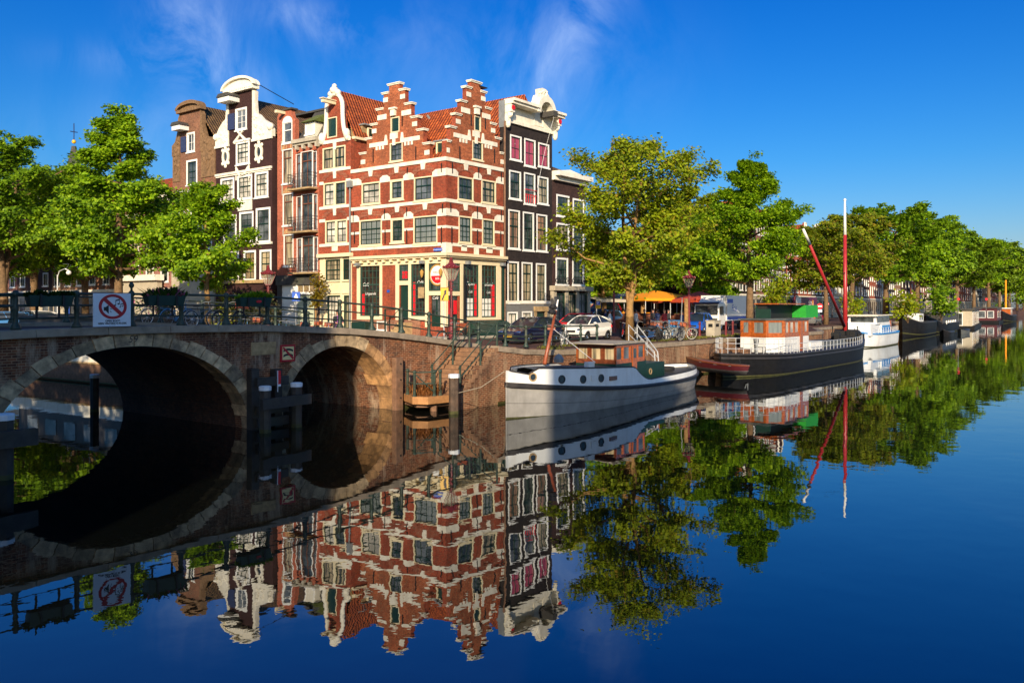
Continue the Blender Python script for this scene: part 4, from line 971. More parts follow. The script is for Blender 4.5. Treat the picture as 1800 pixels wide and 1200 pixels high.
# ================================================================== generic canal house, for the rows that trees half hide
def row_house(name, label, F, u0, u1, ze, mat, cols, floors, gable='cornice', frame='white_paint', pane='pane_dark', z0=G0, group=None, ground='beige_plaster', depth=9, roof='tiles_red', trim='white_stone', lite=False, w0=0, gh=3.2, shop=0):
    G = (lambda u, w, z: F(u, w + w0, z))
    T = thing(name, label, 'house', G((u0 + u1) / 2, 0, z0), group=group)
    hs = []; zg = z0 + 3.6; fh = (ze - .6 - zg) / floors; cw = (u1 - u0) / cols
    for f in range(floors):
        for c in range(cols):
            x = u0 + (c + .5) * cw; ww = min(.62, cw * .33)
            hs.append((x - ww, x + ww, zg + f * fh + fh * .22, zg + f * fh + fh * (.88 if f < floors - 1 else .78)))
    um = (u0 + u1) / 2
    if gable == 'neck': ol = [(u0, z0 - .2), (u1, z0 - .2), (u1, ze), (um + 1.2, ze + .3), (um + 1.0, ze + gh), (um - 1.0, ze + gh), (um - 1.2, ze + .3), (u0, ze)]
    elif gable == 'bell': ol = [(u0, z0 - .2), (u1, z0 - .2)] + list(reversed(bell(u0, u1, ze, um, 1.0, ze + gh)))
    elif gable == 'step':
        ol = [(u0, z0 - .2), (u1, z0 - .2)]; k = 4; hw = (u1 - u0) / 2
        for i in range(k): ol += [(um + hw * (1 - i / k), ze + gh * i / k), (um + hw * (1 - (i + 1) / k) + (.4 if i == k - 1 else 0), ze + gh * i / k)] if i else [(u1, ze), (um + hw * .75, ze)]
        ol += [(um + .4, ze + gh), (um - .4, ze + gh)]
        for i in reversed(range(k)): ol += [(um - hw * (1 - (i + 1) / k) - (.4 if i == k - 1 else 0), ze + gh * i / k), (um - hw * (1 - i / k), ze + gh * i / k)]
        ol = [p for i, p in enumerate(ol) if i == 0 or (abs(p[0] - ol[i - 1][0]) + abs(p[1] - ol[i - 1][1])) > 1e-4]
    else: ol = [(u0, z0 - .2), (u1, z0 - .2), (u1, ze), (u0, ze)]
    wall(T, G, ol, hs, mat, body=[(u0 + .02, u1 - .02, -.36, -depth, z0 - .2, ze - .1)])
    for r in hs:
        window(T, G, r, 2, 3, frame, 'dark_green', pane if (r[0] * 7 + r[2] * 3) % 5 > 1.6 else 'pane_curtain', fw=.12, split=.6, lite=lite)
    tr = MB(G)
    if gable == 'cornice': tr.box(u0 - .0, u1 + .0, .003, .5, ze - .1, ze + .25).box(u0, u1, .003, .25, ze - .7, ze - .1)
    elif gable == 'neck': tr.box(um - 1.25, um + 1.25, -.2, .3, ze + gh, ze + gh + .3).prism([(um - 1.2, ze + gh + .3), (um + 1.2, ze + gh + .3), (um, ze + gh + .9)], .25, -.2).prism([(um + 1.01, ze + .1), (u1, ze + .05), (u1 - .3, ze + .7), (um + 1.3, ze + gh * .6), (um + 1.01, ze + gh)], .1, -.2).prism([(um - 1.01, ze + .1), (u0, ze + .05), (u0 + .3, ze + .7), (um - 1.3, ze + gh * .6), (um - 1.01, ze + gh)], .1, -.2)
    else: tr.tube([(p[0], .03, p[1]) for p in ol[2:]], .12, 6)
    tr.box(u0, u1, .003, .12, zg - .25, zg - .0)
    tr.build('stone_trim', trim, T)
    gm = MB(G)
    for c in range(cols): x = u0 + (c + .5) * cw; gm.box(x - .6, x + .6, .004, .06, z0 + (.1 if c == cols - 1 else .9), zg - .7)
    gm.build('ground_floor_window' if not shop else 'shop_window', 'pane_shop' if shop else 'pane_grey', T)
    if ground: MB(G).prism([(u0, z0 - .2), (u1, z0 - .2), (u1, zg - .25), (u0, zg - .25)], .003, .0005).build('ground_floor_facing', ground, T)
    if gable != 'cornice': gable_roof(T, G, u0, u1, ze - .2, ze + gh * .86, -.36, -depth, roof)
    else: MB(G).hexa([(u0, -.1, ze + .25), (u1, -.1, ze + .25), (u1, -depth, ze + .25), (u0, -depth, ze + .25), (u0 + .3, -2.5, ze + 2.2), (u1 - .3, -2.5, ze + 2.2), (u1 - .3, -depth + 2.5, ze + 2.2), (u0 + .3, -depth + 2.5, ze + 2.2)]).build('roof', roof, T)
    return T
# further houses of the side canal behind the lime tree
u = Lp(303, 0)[0]
for nm, lb, wd, ze, mt, cl, fl_, gb in (
    ('canal_house', 'brown brick house behind the lime tree, next to the sandstone-scrolled gable', 7.2, 13.6, 'brick_rose', 3, 3, 'cornice'),
    ('canal_house', 'red brick house behind the big lime tree, with pale stone ground floor', 8.0, 12.5, 'brick_brown', 3, 3, 'cornice'),
    ('canal_house', 'tan gabled house at the far left behind the trees', 7.0, 11.8, 'brick_tan', 3, 3, 'bell'),
    ('canal_house', 'dark brick house at the far left end of the side canal', 8.0, 12.6, 'brick_plum', 3, 3, 'neck'),
    ('canal_house', 'red brick house furthest along the side canal', 9.0, 12.0, 'brick_rose', 4, 3, 'cornice')):
    row_house(nm, lb, LF, u - wd, u - .02, ze, mt, cl, fl_, gb, group='houses along the side canal'); u -= wd
# pale stoops and a stone door surround in front of those houses
st_ = thing('stone_stoop', 'pale stone entrance with cornice behind the small lime tree', 'doorway', (XL - .6, 66, 2.2))
r = rect(Lp, 225, 290, 484, 560)
MB(LF).box(r[0], r[1], .27, .75, 2.1, r[3] - .5).build('base', 'beige_plaster', st_); MB(LF).box(r[0] - .3, r[1] + .3, .26, 1.1, r[3] - .5, r[3]).build('cornice', 'white_stone', st_)
# ================================================================== tall dark house right of the corner (main canal)
th = thing('tall_dark_house', 'tall black brick house with white cornice, crest and pink curtains', 'house', (49.2, YR, 2.2))
t0, t1 = 46.25, Rp(970.5, 0)[0]
zen = Rp(932, 226)[1]; zet = Rp(940, 193)[1]
TW = [rect(Rp, *r) for r in ((896.5, 916.5, 238.5, 282), (921.5, 941, 245, 293), (946, 965, 252.5, 294.5), (894.8, 915.5, 300.5, 350.5), (921, 940.5, 304.5, 359.5), (945, 963.5, 311, 359), (893.5, 913.5, 369, 437.5), (919, 938.3, 373, 440.5), (943, 961.5, 377, 442), (892, 911.7, 459.5, 532), (917, 935.5, 461, 530.5), (942, 959.6, 463, 530.5), (891.5, 909.8, 548, 578), (917, 935, 547, 578))]
TD = rect(Rp, 942, 957, 547, 585)
wall(th, RF, [(t0, 1.9), (t1, 1.9), (t1, zen), (t0, zen)], TW + [TD], 'brick_dark', body=[(t0 + .02, t1 - .02, -.36, -11, 1.9, 15.6)])
for i, r in enumerate(TW): window(th, RF, r, 2, (2, 3, 4, 4, 1)[i // 3], 'white_paint', 'dark_green', ('pane_pink', 'pane_pink', 'pane_pink', 'pane_grey', 'pane_grey', 'pane_curtain', 'pane_rose', 'pane_dark', 'pane_rose', 'pane_curtain', 'pane_curtain', 'pane_curtain', 'pane_lace', 'pane_lace')[i], fw=.11, split=(None, .64, .6, .74, None)[i // 3])
wt = MB(RF); zb = Rp(925, 531)[1]; wt.box(t0, t1 + .02, .003, .08, zb - .12, zb + .1)
d0, d1 = t0 - .0, t1 + .25
wt.box(d0, d1, .003, .16, zen - .02, zen + .22).box(d0, d1 - .15, .003, .06, zen + .22, zet - .3)
cx = Rp(946, 0)[0]
for a, b in ((d0, cx - 1.05), (cx + 1.05, d1 + .3)): wt.box(a, b, .003, .8, zet - .3, zet - .12).box(a, b, .003, .95, zet - .12, zet + .06)
for x in (d0 + .25, d1 - .12):                         # scrolled consoles with red rosettes
    wt.box(x - .2, x + .2, .003, .62, zet - .85, zet - .3).ball((x, .3, zet - .95), (.2, .3, .28), 8, 6).box(x - .16, x + .16, .003, .3, zen - .1, zet - .85).ball((x, .18, zen - .15), (.2, .2, .3), 8, 6)
wt.disc((cx, zet - .35), (.8, .85), (1.15, 1.3), .02, .85, 16, 0, PI)
wt.disc((cx, zet - .35), .001, (.8, .85), -.3, .02, 16, 0, PI)
zc_ = Rp(947, 158)[1]
wt.prism([(cx - 1.0, zet + .35), (cx + 1.0, zet + .35), (cx + .75, zet + .95), (cx + .45, zc_ - .5), (cx + .5, zc_ - .1), (cx + .2, zc_), (cx - .2, zc_), (cx - .5, zc_ - .1), (cx - .45, zc_ - .5), (cx - .75, zet + .95)], .5, .1)
rr = random.Random(5)
for i in range(26):
    a = rr.random(); wt.ball((cx + rr.uniform(-1, 1) * (.95 - a * .6), .5, zet + .45 + a * (zc_ - zet - .6)), (rr.uniform(.07, .14), .1, rr.uniform(.07, .14)), 6, 4)
wt.build('cornice', 'white_stone', th)
rs_ = MB(RF)
for x in (d0 + .25, d1 - .12): rs_.disc((x, zet - .55), .001, .17, .62, .68, 14)
rs_.build('rosette', 'bright_red', th)
window(th, RF, (cx - .62, cx + .55, zen + .3, zet + .1), 3, 3, 'white_stone', 'white_stone', 'pane_grey', fw=.07, proud=.1, sill=False)
hb = MB(RF); hb.box(cx + .15, cx + .62, .1, 1.3, zet - .5, zet - .12).build('hoist_beam', 'lead_dark', th)
MB(RF).tube([(cx + .3, 1.2, zet - .5), (cx + .1, .5, zen - 1.6), (cx - .45, .25, zen - 4.2)], .012, 4).build('hoist_rope', 'van_white', th)
MB(RF).prism([(t0 - .1, 15.75), ((t0 + t1) / 2, 19.35), (t1 + .1, 15.75), (t1 + .1, 15.5), (t0 - .1, 15.5)], -.36, -11).build('roof', 'tiles_red', th)
MB(RF).box(t0 - .02, t0 + .015, -.5, -9, 12.5, 15.5).build('side_wall', 'beige_plaster', th)
MB(RF).box(t0 - .06, t0 - .003, -.4, .1, zen - .4, zet).build('flashing', 'zinc', th)
gp_ = MB(RF); gp_.prism([(t0, 1.9), (t1, 1.9), (t1, zb - .12), (t0, zb - .12)], .02, .003, [hole(r) for r in TW[12:]] + [hole(TD)]).build('basement', 'grey_plaster', th)
door(th, RF, TD, 1, 0)
r = TD; MB(RF).box(r[0] - .22, r[0], .021, .1, 1.9, r[3] + .0).box(r[1], r[1] + .22, .021, .1, 1.9, r[3]).box(r[0] - .3, r[1] + .3, .021, .16, r[3], r[3] + .35).build('door_surround', 'sandstone', th)
rb = MB(RF); r = TW[4]
for z in (r[2] + .35 * 1.9, r[2] + .35 * 2.9): rb.tube([(r[0], .12, z), (r[1], .12, z)], .03)
for i in range(5): x = r[0] + .1 + (r[1] - r[0] - .2) * i / 4; rb.tube([(x, .12, r[2] + .1), (x, .12, r[2] + .67)], .025)
rb.build('window_guard', 'bright_red', th)
MB(RF).tube([(t0 - .02, .1, 2.2), (t0 - .02, .1, zen)], .07).build('drainpipe', 'old_wood', th)
MB(RF).box(t0 - .28, t0 - .05, .02, .12, 2.2, Rp(884, 462)[1]).build('green_post', 'dark_green', th)
# ================================================================== low plum-brown house with a cream shop front
ph = thing('plum_house', 'low plum brown brick house with white windows and a cream shop front', 'house', (54.3, YR, 2.2))
p0, p1 = t1 + .02, Rp(1028.5, 0)[0]
zco = Rp(1000, 322)[1]; zpt = Rp(985, 282)[1]
PW = [rect(Rp, *r) for r in ((978, 1000.5, 343, 381), (1006.7, 1027, 350, 388), (978, 1000.5, 392.5, 439.5), (1006.5, 1026.7, 398.5, 442), (976.7, 998.3, 453, 500.5), (1006, 1026.3, 455.5, 501))]
wall(ph, RF, [(p0, 1.9), (p1, 1.9), (p1, zco), (p0, zco)], PW, 'brick_plum', body=[(p0 + .02, p1 - .02, -.36, -10, 1.9, zco)])
for i, r in enumerate(PW): window(ph, RF, r, 3, 3, 'white_paint', 'dark_green', 'pane_dark' if i != 2 else 'pane_curtain', fw=.14, split=.6)
wt = MB(RF); wt.box(p0 - .05, p1 + .05, .003, .3, zco - .0, zco + .3).box(p0 - .05, p1 + .1, .003, .7, zco + .3, zco + .65).prism([(p0, zco + .65), (p1, zco + .65), ((p0 + p1) / 2 - .3, zco + .95)], .3, .0); wt.build('cornice', 'white_stone', ph)
MB(RF).hexa([(p0, -.1, zco + .65), (p1, -.1, zco + .65), (p1, -10, zco + .65), (p0, -10, zco + .65), (p0 + .1, -2, zpt), (p1 - 2.2, -2, zpt), (p1 - 2.2, -8, zpt), (p0 + .1, -8, zpt)]).build('roof', 'tiles_brown', ph)
MB(RF).box(p0 + .1, p1 - 2.1, -2.2, -1.8, zpt, zpt + .25).build('ridge', 'white_stone', ph)
sf = MB(RF); zf = Rp(1000, 510)[1]; a0, a1 = Rp(966, 0)[0], Rp(1034, 0)[0]
sf.box(a0, a1, .003, .5, zf - .05, zf + .3)
for px in (970, 991, 1010, 1030): x = Rp(px, 0)[0]; sf.box(x - .2, x + .2, .003, .3, 1.9, zf - .05)
sf.build('shop_front', 'beige_plaster', ph)
sg_ = [rect(Rp, 973, 988.5, 516, 570), rect(Rp, 993.5, 1007.5, 516, 570), rect(Rp, 1012.5, 1027.5, 516, 570)]
for r in sg_: window(ph, lambda u, w, z: RF(u, w + .2, z), r, 2, 1, 'dark_green', 'dark_green', 'pane_curtain' if r is sg_[1] else 'pane_grey', fw=.05, split=.76, sill=False)
for r in PW[4:]:
    g = MB(RF)
    for z in (r[2] + .1, r[2] + .55): g.tube([(r[0], .1, z), (r[1], .1, z)], .02)
    for i in range(6): x = r[0] + (r[1] - r[0]) * i / 5; g.disc((x, r[2] + .33), .12, .15, .09, .11, 8)
    g.build('window_guard', 'iron', ph)
plate('street_nameplate', 'dark blue street nameplate on the plum brown house above its cream shop front', Rp, RF, 1019.5, 1031, 504, 507.5, 'sign_blue', .02, 'BROUWERSGRACHT')
# ================================================================== houses round the market square and along the far row
def YF(y0):
    return lambda u, w, z: (u, y0 - w, z)
x = 58
for i, (wd, ze, mt, gb, lb) in enumerate(((7, 12, 'brick_rose', 'cornice', 'red brick house across the square, seen left of the nearest canal tree'), (7, 13, 'brick_tan', 'bell', 'tan gabled house across the square behind the market stalls'), (8, 11, 'brick_red', 'cornice', 'orange brick house across the square behind the orange parasol'), (8, 12, 'brick_plum', 'neck', 'plum house across the square behind the market'), (8, 12, 'brick_rose', 'cornice', 'rose brick house across the square beyond the red parasols'), (9, 11.5, 'brick_brown', 'cornice', 'brown brick house at the back right of the square'))):
    row_house('square_house', lb, YF(64), x, x + wd - .05, ze, mt, 3, 3, gb, group='houses round the market square', shop=1); x += wd
def dirrow(x): return quay(x) + 15.5
row = [('plum brick house with a red awning behind the truck', 9, 9.3, 'brick_plum', 3, 2, 'cornice'), ('pale plastered house between the truck and the green box', 6, 11, 'beige_plaster', 2, 3, 'cornice'), ('black brick house behind the green deck box', 7, 14.2, 'brick_dark', 3, 4, 'neck'),
       ('rose brick house above the purple shop', 8, 16.2, 'brick_rose', 4, 4, 'cornice'), ('dark brick house behind the red boom', 6, 13.5, 'brick_maroon', 3, 4, 'bell'), ('salmon house beside the red mast', 7, 13.8, 'brick_salmon', 3, 4, 'cornice'),
       ('red house with black balcony right of the mast', 7, 14, 'brick_red', 3, 4, 'step'), ('dark house behind the white cruiser', 7, 13.5, 'brick_plum', 3, 4, 'neck')]
x = 88.0
def slope_F(x0, y0, x1, y1):
    d = math.hypot(x1 - x0, y1 - y0); cx_, cy_ = (x1 - x0) / d, (y1 - y0) / d
    return lambda u, w, z: (x0 + cx_ * u + cy_ * w, y0 + cy_ * u - cx_ * w, z)
for lb, wd, ze, mt, cl, fl_, gb in row:
    F = slope_F(x, dirrow(x), x + wd, dirrow(x + wd)); L_ = math.hypot(wd, dirrow(x + wd) - dirrow(x))
    row_house('row_house', lb, F, 0, L_ - .05, ze, mt, cl, fl_, gb, group='house row along the main canal', shop=1); x += wd
i = 0
farm = ['brick_rose', 'beige_plaster', 'brick_dark', 'brick_tan', 'brick_plum', 'brick_salmon']
words_ = ['rose', 'cream', 'black', 'tan', 'plum', 'salmon']
while x < 505:
    wd = 8 + (i * 5) % 4 + (0 if x < 230 else 6)
    F = slope_F(x, dirrow(x), x + wd, dirrow(x + wd)); L_ = math.hypot(wd, dirrow(x + wd) - dirrow(x))
    row_house('row_house', 'distant %s house, number %s in the row beyond the red mast' % (words_[i % 6], ('one', 'two', 'three', 'four', 'five', 'six', 'seven', 'eight', 'nine', 'ten', 'eleven', 'twelve', 'thirteen', 'fourteen', 'fifteen', 'sixteen', 'seventeen', 'eighteen', 'nineteen', 'twenty', 'twenty-one', 'twenty-two', 'twenty-three', 'twenty-four', 'twenty-five', 'twenty-six', 'twenty-seven', 'twenty-eight', 'twenty-nine', 'thirty', 'thirty-one', 'thirty-two', 'thirty-three', 'thirty-four', 'thirty-five', 'thirty-six')[i]), F, 0, L_ - .05, 12.5 + (i * 7) % 4, farm[i % 6], 3, 3, ('cornice', 'bell', 'neck')[i % 3], group='house row along the main canal', shop=1, lite=x > 150)
    x += wd; i += 1
# houses across the water behind the viewer: their shade lies on the bridge and on the moored tug
def behind(lb, q0, q1, s0, s1, zt, mt):
    T = thing('canal_house', lb, 'house', (0, 0, 0), group='houses on the near bank, out of frame')
    F = lambda u, w, z: (sx * w - sy * u, sy * w + sx * u, z)
    mb = MB(F); mb.box(q0, q1, s0, s1, 0, zt); mb.build('wall', mt, T)
    wm = MB(F)
    for f in range(int((zt - 4) / 3.3)):
        n = int((q1 - q0) / 2)
        for k in range(n): u = q0 + (k + .5) * (q1 - q0) / n; wm.box(u - .55, u + .55, s1, s1 + .04, 3 + f * 3.3, 5.1 + f * 3.3)
    wm.build('window', 'white_paint', T); MB(F).box(q0 - .1, q1 + .1, s0, s1 + .3, zt, zt + .25).build('cornice', 'white_stone', T)
    return T
SHADE = True
behind('tall brown house on the near bank that shades the tug', -8.5, .45, -20, -9, 18.7, 'brick_brown')
behind('tall rose house on the near bank that shades the bridge', 8.7, 17, -20, -9, 20.6, 'brick_rose')
behind('tall plum house on the near bank that shades the big arch', 17, 27, -20, -9, 20.2, 'brick_plum')
behind('tan house on the near bank left of the viewer', 27, 47, -20, -9, 19.5, 'brick_tan')
land('near_bank_ground', [(-60, -60), (40, -60), (9, -16), (-16, -7), (-8, 2.5), (-13, 10), (-22, 22), (-60, 60)], 'brick_paving', 'paved near bank below the frame', 2.0)
# ================================================================== the stone bridge
YB = 24.8
def BF(u, w, z): return (u, YB - w, z)
br = thing('arch_bridge', 'brown brick arch bridge with stone arch rings and a stone coping', 'bridge', (14, YB, 0))
A1 = (13.5, 4.1, 2.98); A2 = (21.65, 2.72, 2.68); A0 = (5.35, 2.72, 2.68)
def arcpts(c, a, b, n=26): return [(c - a * math.cos(PI * i / n), b * math.sin(PI * i / n)) for i in range(n + 1)]
xs_ = [-12 + i * 1.0 for i in range(int(41.9) + 1)]
ol = [(x, zc(x) - .22) for x in reversed([x for x in xs_ if x <= 29.8] + [29.85])]
bot = [(-12, -1)]
for A in (A0, A1, A2): bot += [(A[0] - A[1], -1)] + arcpts(*A) + [(A[0] + A[1], -1)]
bot += [(29.85, -1)]
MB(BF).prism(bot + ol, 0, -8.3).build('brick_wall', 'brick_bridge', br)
BRICK('brick_soot_shade', (.10, .042, .024), (.05, .024, .018), (.07, .055, .045), bw=.24, rh=.075, dirt=.8, dirtc=(.012, .010, .009))  # sooty brick darkened further, so the vault's shade sits in the colour
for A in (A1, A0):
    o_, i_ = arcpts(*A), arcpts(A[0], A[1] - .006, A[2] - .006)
    MB(BF).prism([(A[0] - A[1], -1)] + o_ + [(A[0] + A[1], -1), (A[0] + A[1] - .006, -1)] + list(reversed(i_)) + [(A[0] - A[1] + .006, -1)], -.75, -8.28).build('vault_shade_lining', 'brick_soot_shade', br)  # added thin sheet that carries the painted shade of the vault
rr = random.Random(3)
def ring(A, nst, th, mat, n0=0, n1=None, depth=.55):
    c, a, b = A; mb = MB(BF); n1 = nst if n1 is None else n1
    for i in range(n0, n1):
        t0_, t1_ = PI * i / nst, PI * (i + 1) / nst; g = .004
        pts = []; k = 4
        tt = th + rr.uniform(-.08, .12)
        for j in range(k + 1): q = t0_ + g + (t1_ - t0_ - 2 * g) * j / k; pts.append((c - (a - .01) * math.cos(q), (b - .01) * math.sin(q)))
        for j in reversed(range(k + 1)): q = t0_ + g + (t1_ - t0_ - 2 * g) * j / k; pts.append((c - (a + tt) * math.cos(q), (b + tt * .88) * math.sin(q)))
        mb.prism(pts, .05 + rr.uniform(-.012, .012), -depth - rr.uniform(-.2, .35))
    return mb.build('arch_ring', mat, br)
ring(A1, 22, .40, 'stone_ring'); ring(A2, 17, .42, 'stone_ring', 0, 11); ring(A2, 17, .42, 'stone_ring_orange', 11, 17, .9); ring(A0, 17, .42, 'stone_ring')
cp = MB(); x = -12.0
while x < 29.9:
    L_ = min(rr.uniform(1.5, 2.2), 29.95 - x); x1 = x + L_ - .008
    j = rr.uniform(-.012, .012)
    cp.hexa([(x, YB - .16 + j, zc(x) - .235), (x1, YB - .16 + j, zc(x1) - .235), (x1, YB + .42, zc(x1) - .235), (x, YB + .42, zc(x) - .235), (x, YB - .13 + j, zc(x)), (x1, YB - .13 + j, zc(x1)), (x1, YB + .42, zc(x1)), (x, YB + .42, zc(x))]); x += L_
cp.build('coping', 'stone_cope', br, bevel=.02)
c2 = MB(); x = -12.0
while x < 28: c2.hexa([(x, 32.6, zc(x) - .235), (x + 1.99, 32.6, zc(x + 2) - .235), (x + 1.99, 33.2, zc(x + 2) - .235), (x, 33.2, zc(x) - .235), (x, 32.6, zc(x) + .0), (x + 1.99, 32.6, zc(x + 2)), (x + 1.99, 33.2, zc(x + 2)), (x, 33.2, zc(x))]); x += 2
c2.build('coping', 'stone_cope', br)
al = MB(BF)
for a, b in ((A0[0] + A0[1], A1[0] - A1[1]), (A1[0] + A1[1], A2[0] - A2[1]), (A2[0] + A2[1], 29.85)): al.box(a - .03, b + .03, .004, .05, -.1, .15)
al.build('algae_line', 'algae', br)
lettering('59', .30, BF, 13.45, 3.09, .066, 'wet_wood', br, 'carved_number', shear=.25)
p0_ = on_y(441, 602, YB); p1_ = on_y(484, 622, YB); MB(BF).box(p0_.x, p1_.x, .004, .035, p1_.z, p0_.z).build('stone_tablet', 'sandstone', br)
# bridge passage sign: no passing
s0_, s1_ = on_y(490.5, 636, YB), on_y(516, 605, YB)
sg = thing('passage_sign', 'red and yellow board with two black waves, struck through, on the bridge wall', 'sign', (s0_.x, YB - .1, s0_.z))
u0, u1, z0, z1 = s0_.x, s1_.x, s0_.z, s1_.z
MB(BF).box(u0, u1, .06, .10, z0, z1).build('border', 'sign_red', sg); MB(BF).box(u0 + .07, u1 - .07, .10, .104, z0 + .07, z1 - .07).build('field', 'sign_cream', sg)
uw, zm_ = u1 - u0, (z1 - z0)
wv = MB(BF)
for zz in (.57, .27):
    pts = [(u0 + uw * (.17 + .66 * i / 12), z0 + zm_ * (zz + .09 * (1 - ((i - 6) / 6) ** 2))) for i in range(13)]
    wv.prism([(a, b) for a, b in pts] + [(a, b + .075) for a, b in reversed(pts)], .108, .104)
wv.build('wave_symbol', 'sign_black', sg)
MB(BF).prism([(u0 + .07, z1 - .12), (u0 + .12, z1 - .07), (u1 - .07, z0 + .13), (u1 - .12, z0 + .07)], .112, .104).build('stroke', 'sign_red', sg)
# ================================================================== bridge railing
def rail_z(x): return zc(x)
rl = thing('bridge_railing', 'dark green iron railing with baluster posts along the bridge and quay', 'railing', (14, YB + .05, 3.5))
PXS = [10.2 + 1.64 * k for k in range(-5, 13)]
def rpost(mb, x, y, z, h=1.0, fin=False):
    mb.lathe([(.15, 0), (.15, .05), (.085, .16), (.075, .2), (.07, .5), (.085, .53), (.085, .62), (.06, .66), (.075, .8), (.055, .88), (.09, .93), (.10, .99), (.06, 1.06), (.0, 1.08)], x, y, 10, z)
    if fin: mb.lathe([(.04, 1.05), (.03, 1.14), (.075, 1.2), (.075, 1.26), (.03, 1.33)], x, y, 10, z)
yr_ = YB + .06
for x in PXS: rpost(MB(), x, yr_, rail_z(x)) if False else None
for x in PXS:
    mb = MB(); rpost(mb, x, yr_, rail_z(x), fin=abs(x - 13.5) < .5); mb.build('post', 'rail_green', rl, smooth=True)
QP = [31.55 + 1.62 * k for k in range(6)]
for x in QP: mb = MB(); rpost(mb, x, 24.6, max(G0, zc(x) - .05)); mb.build('post', 'rail_green', rl, smooth=True)
allx = PXS + [29.9]
for h, r in ((.97, .038), (.64, .027), (.30, .027)):
    mb = MB(); mb.tube([(x, yr_, rail_z(x) + h) for x in allx], r, 7).tube([(29.9, yr_, rail_z(29.9) + h), (30.7, 24.65, 2.3 + h), (31.55, 24.6, max(G0, zc(31.55) - .05) + h)], r, 6)
    if h != .64: mb.tube([(x, 24.6, max(G0, zc(x) - .05) + h) for x in QP], r, 7)
    else: mb.tube([(x, 24.6, max(G0, zc(x) - .05) + .5) for x in QP], r, 7)
    mb.build('rail', 'rail_green', rl, smooth=True)
r2 = thing('bridge_railing', 'far railing on the back edge of the bridge deck, seen through the near one', 'railing', (14, 32.9, 3.5))
for x in [9.6 + 1.9 * k for k in range(-5, 10)]: mb = MB(); rpost(mb, x, 32.9, rail_z(x)); mb.build('post', 'rail_green', r2, smooth=True)
for h, r in ((.97, .033), (.64, .022), (.30, .022)): MB().tube([(0 + i, 32.9, rail_z(i) + h) for i in range(0, 28)], r, 6).build('rail', 'rail_green', r2)
# planters hung on the near railing
rr = random.Random(12)
def blades(mb, cx, cy, z, n, h, sx_=.3, sy_=.12, w=.03, lean=.5, rg=rr):
    for _ in range(n):
        x, y = cx + rg.uniform(-sx_, sx_), cy + rg.uniform(-sy_, sy_); hh = h * rg.uniform(.4, 1); a = rg.uniform(0, 2 * PI); d = rg.uniform(0, lean) * hh
        p = Vector((x, y, z)); q = p + Vector((math.cos(a) * d, math.sin(a) * d, hh)); s_ = Vector((-math.sin(a), math.cos(a), 0)) * w
        m_ = (p + q) / 2 + Vector((0, 0, hh * .1))
        mb.add([tuple(p - s_ * .4), tuple(m_ - s_), tuple(q), tuple(m_ + s_)], [(0, 1, 2, 3)])
for i, (a, b, pl, lb, nn, hh) in enumerate(((46, 125, 'leaf_dark', 'long green planter box left of the no-music sign, with dark trailing plants', 420, .34), (254, 321, 'pink_bloom', 'green planter box right of the no-music sign, with pink flowers', 420, .5), (416, 472.5, 'leaf_green', 'green planter box with a red emblem and bushy herbs, beside the red lamp post', 380, .42))):
    x0, x1 = on_y(a, 520, YB - .12).x, on_y(b, 520, YB - .12).x; z = zc((x0 + x1) / 2)
    T = thing('planter_box', lb, 'planter', (x0, YB - .15, z + .62), group='planters on the bridge railing')
    mb = MB(); mb.hexa([(x0 + .06, YB - .27, z + .62), (x1 - .06, YB - .27, z + .62), (x1 - .06, YB - .02, z + .62), (x0 + .06, YB - .02, z + .62), (x0, YB - .32, z + .93), (x1, YB - .32, z + .93), (x1, YB, z + .93), (x0, YB, z + .93)]).build('box', 'dark_green', T)
    for k in (.25, .75): xx = x0 + (x1 - x0) * k; MB().box(xx - .03, xx + .03, YB - .34, YB - .325, z + .6, z + .97).build('strap', 'iron', T); MB().box(xx - .03, xx + .03, YB - .06, YB - .04, z + .3, z + .62).build('bracket', 'iron', T)
    pb = MB(); n_ = 9
    for k in range(n_): blades(pb, x0 + (x1 - x0) * (k + .5) / n_, YB - .16, z + .88, nn // n_, hh * rr.uniform(.25, .8), (x1 - x0) / n_ * .8, .14, .045, 1.3)
    pb.build('plants', pl, T, fix=False)
    if i == 2: xx = (x0 + x1) / 2; MB(lambda u, w, zz: (u, YB - .31 - w, zz)).disc((xx + .1, z + .79), .001, (.1, .045), .0, .02, 12).build('emblem', 'bright_red', T)
# the no-music board
s0_, s1_ = on_y(163.5, 574.5, YB - .2), on_y(229.5, 516, YB - .2)
T = thing('prohibition_sign', 'white square board with red circle barring loudspeaker and music notes, on the railing', 'sign', (s0_.x, YB - .2, s0_.z))
u0, u1, z0, z1 = s0_.x, s1_.x, s0_.z, s1_.z; w_, h_ = u1 - u0, z1 - z0
SF = lambda u, w, z: (u, YB - .2 - w, z)
MB(SF).box(u0, u1, -.02, .02, z0, z1).build('board', 'sign_white', T, bevel=.008)
cx_, cz_ = u0 + w_ * .51, z0 + h_ * .60
R0 = w_ * .375; ry = h_ * .375
mb = MB(SF).disc((cx_, cz_), (R0 * .79, ry * .79), (R0, ry), .0205, .026, 40)
d_ = .055; a = rad(-42); ca, sa = math.cos(a), math.sin(a); L_ = R0 * .84
mb.prism([(cx_ - ca * L_ - sa * -d_, cz_ - sa * L_ * .98 + ca * -d_), (cx_ + ca * L_ - sa * -d_, cz_ + sa * L_ * .98 + ca * -d_), (cx_ + ca * L_ - sa * d_, cz_ + sa * L_ * .98 + ca * d_), (cx_ - ca * L_ - sa * d_, cz_ - sa * L_ * .98 + ca * d_)], .030, .0265)
mb.build('red_ring', 'sign_red', T)
ic = MB(SF); X = lambda k: u0 + w_ * k; Z = lambda k: z0 + h_ * k
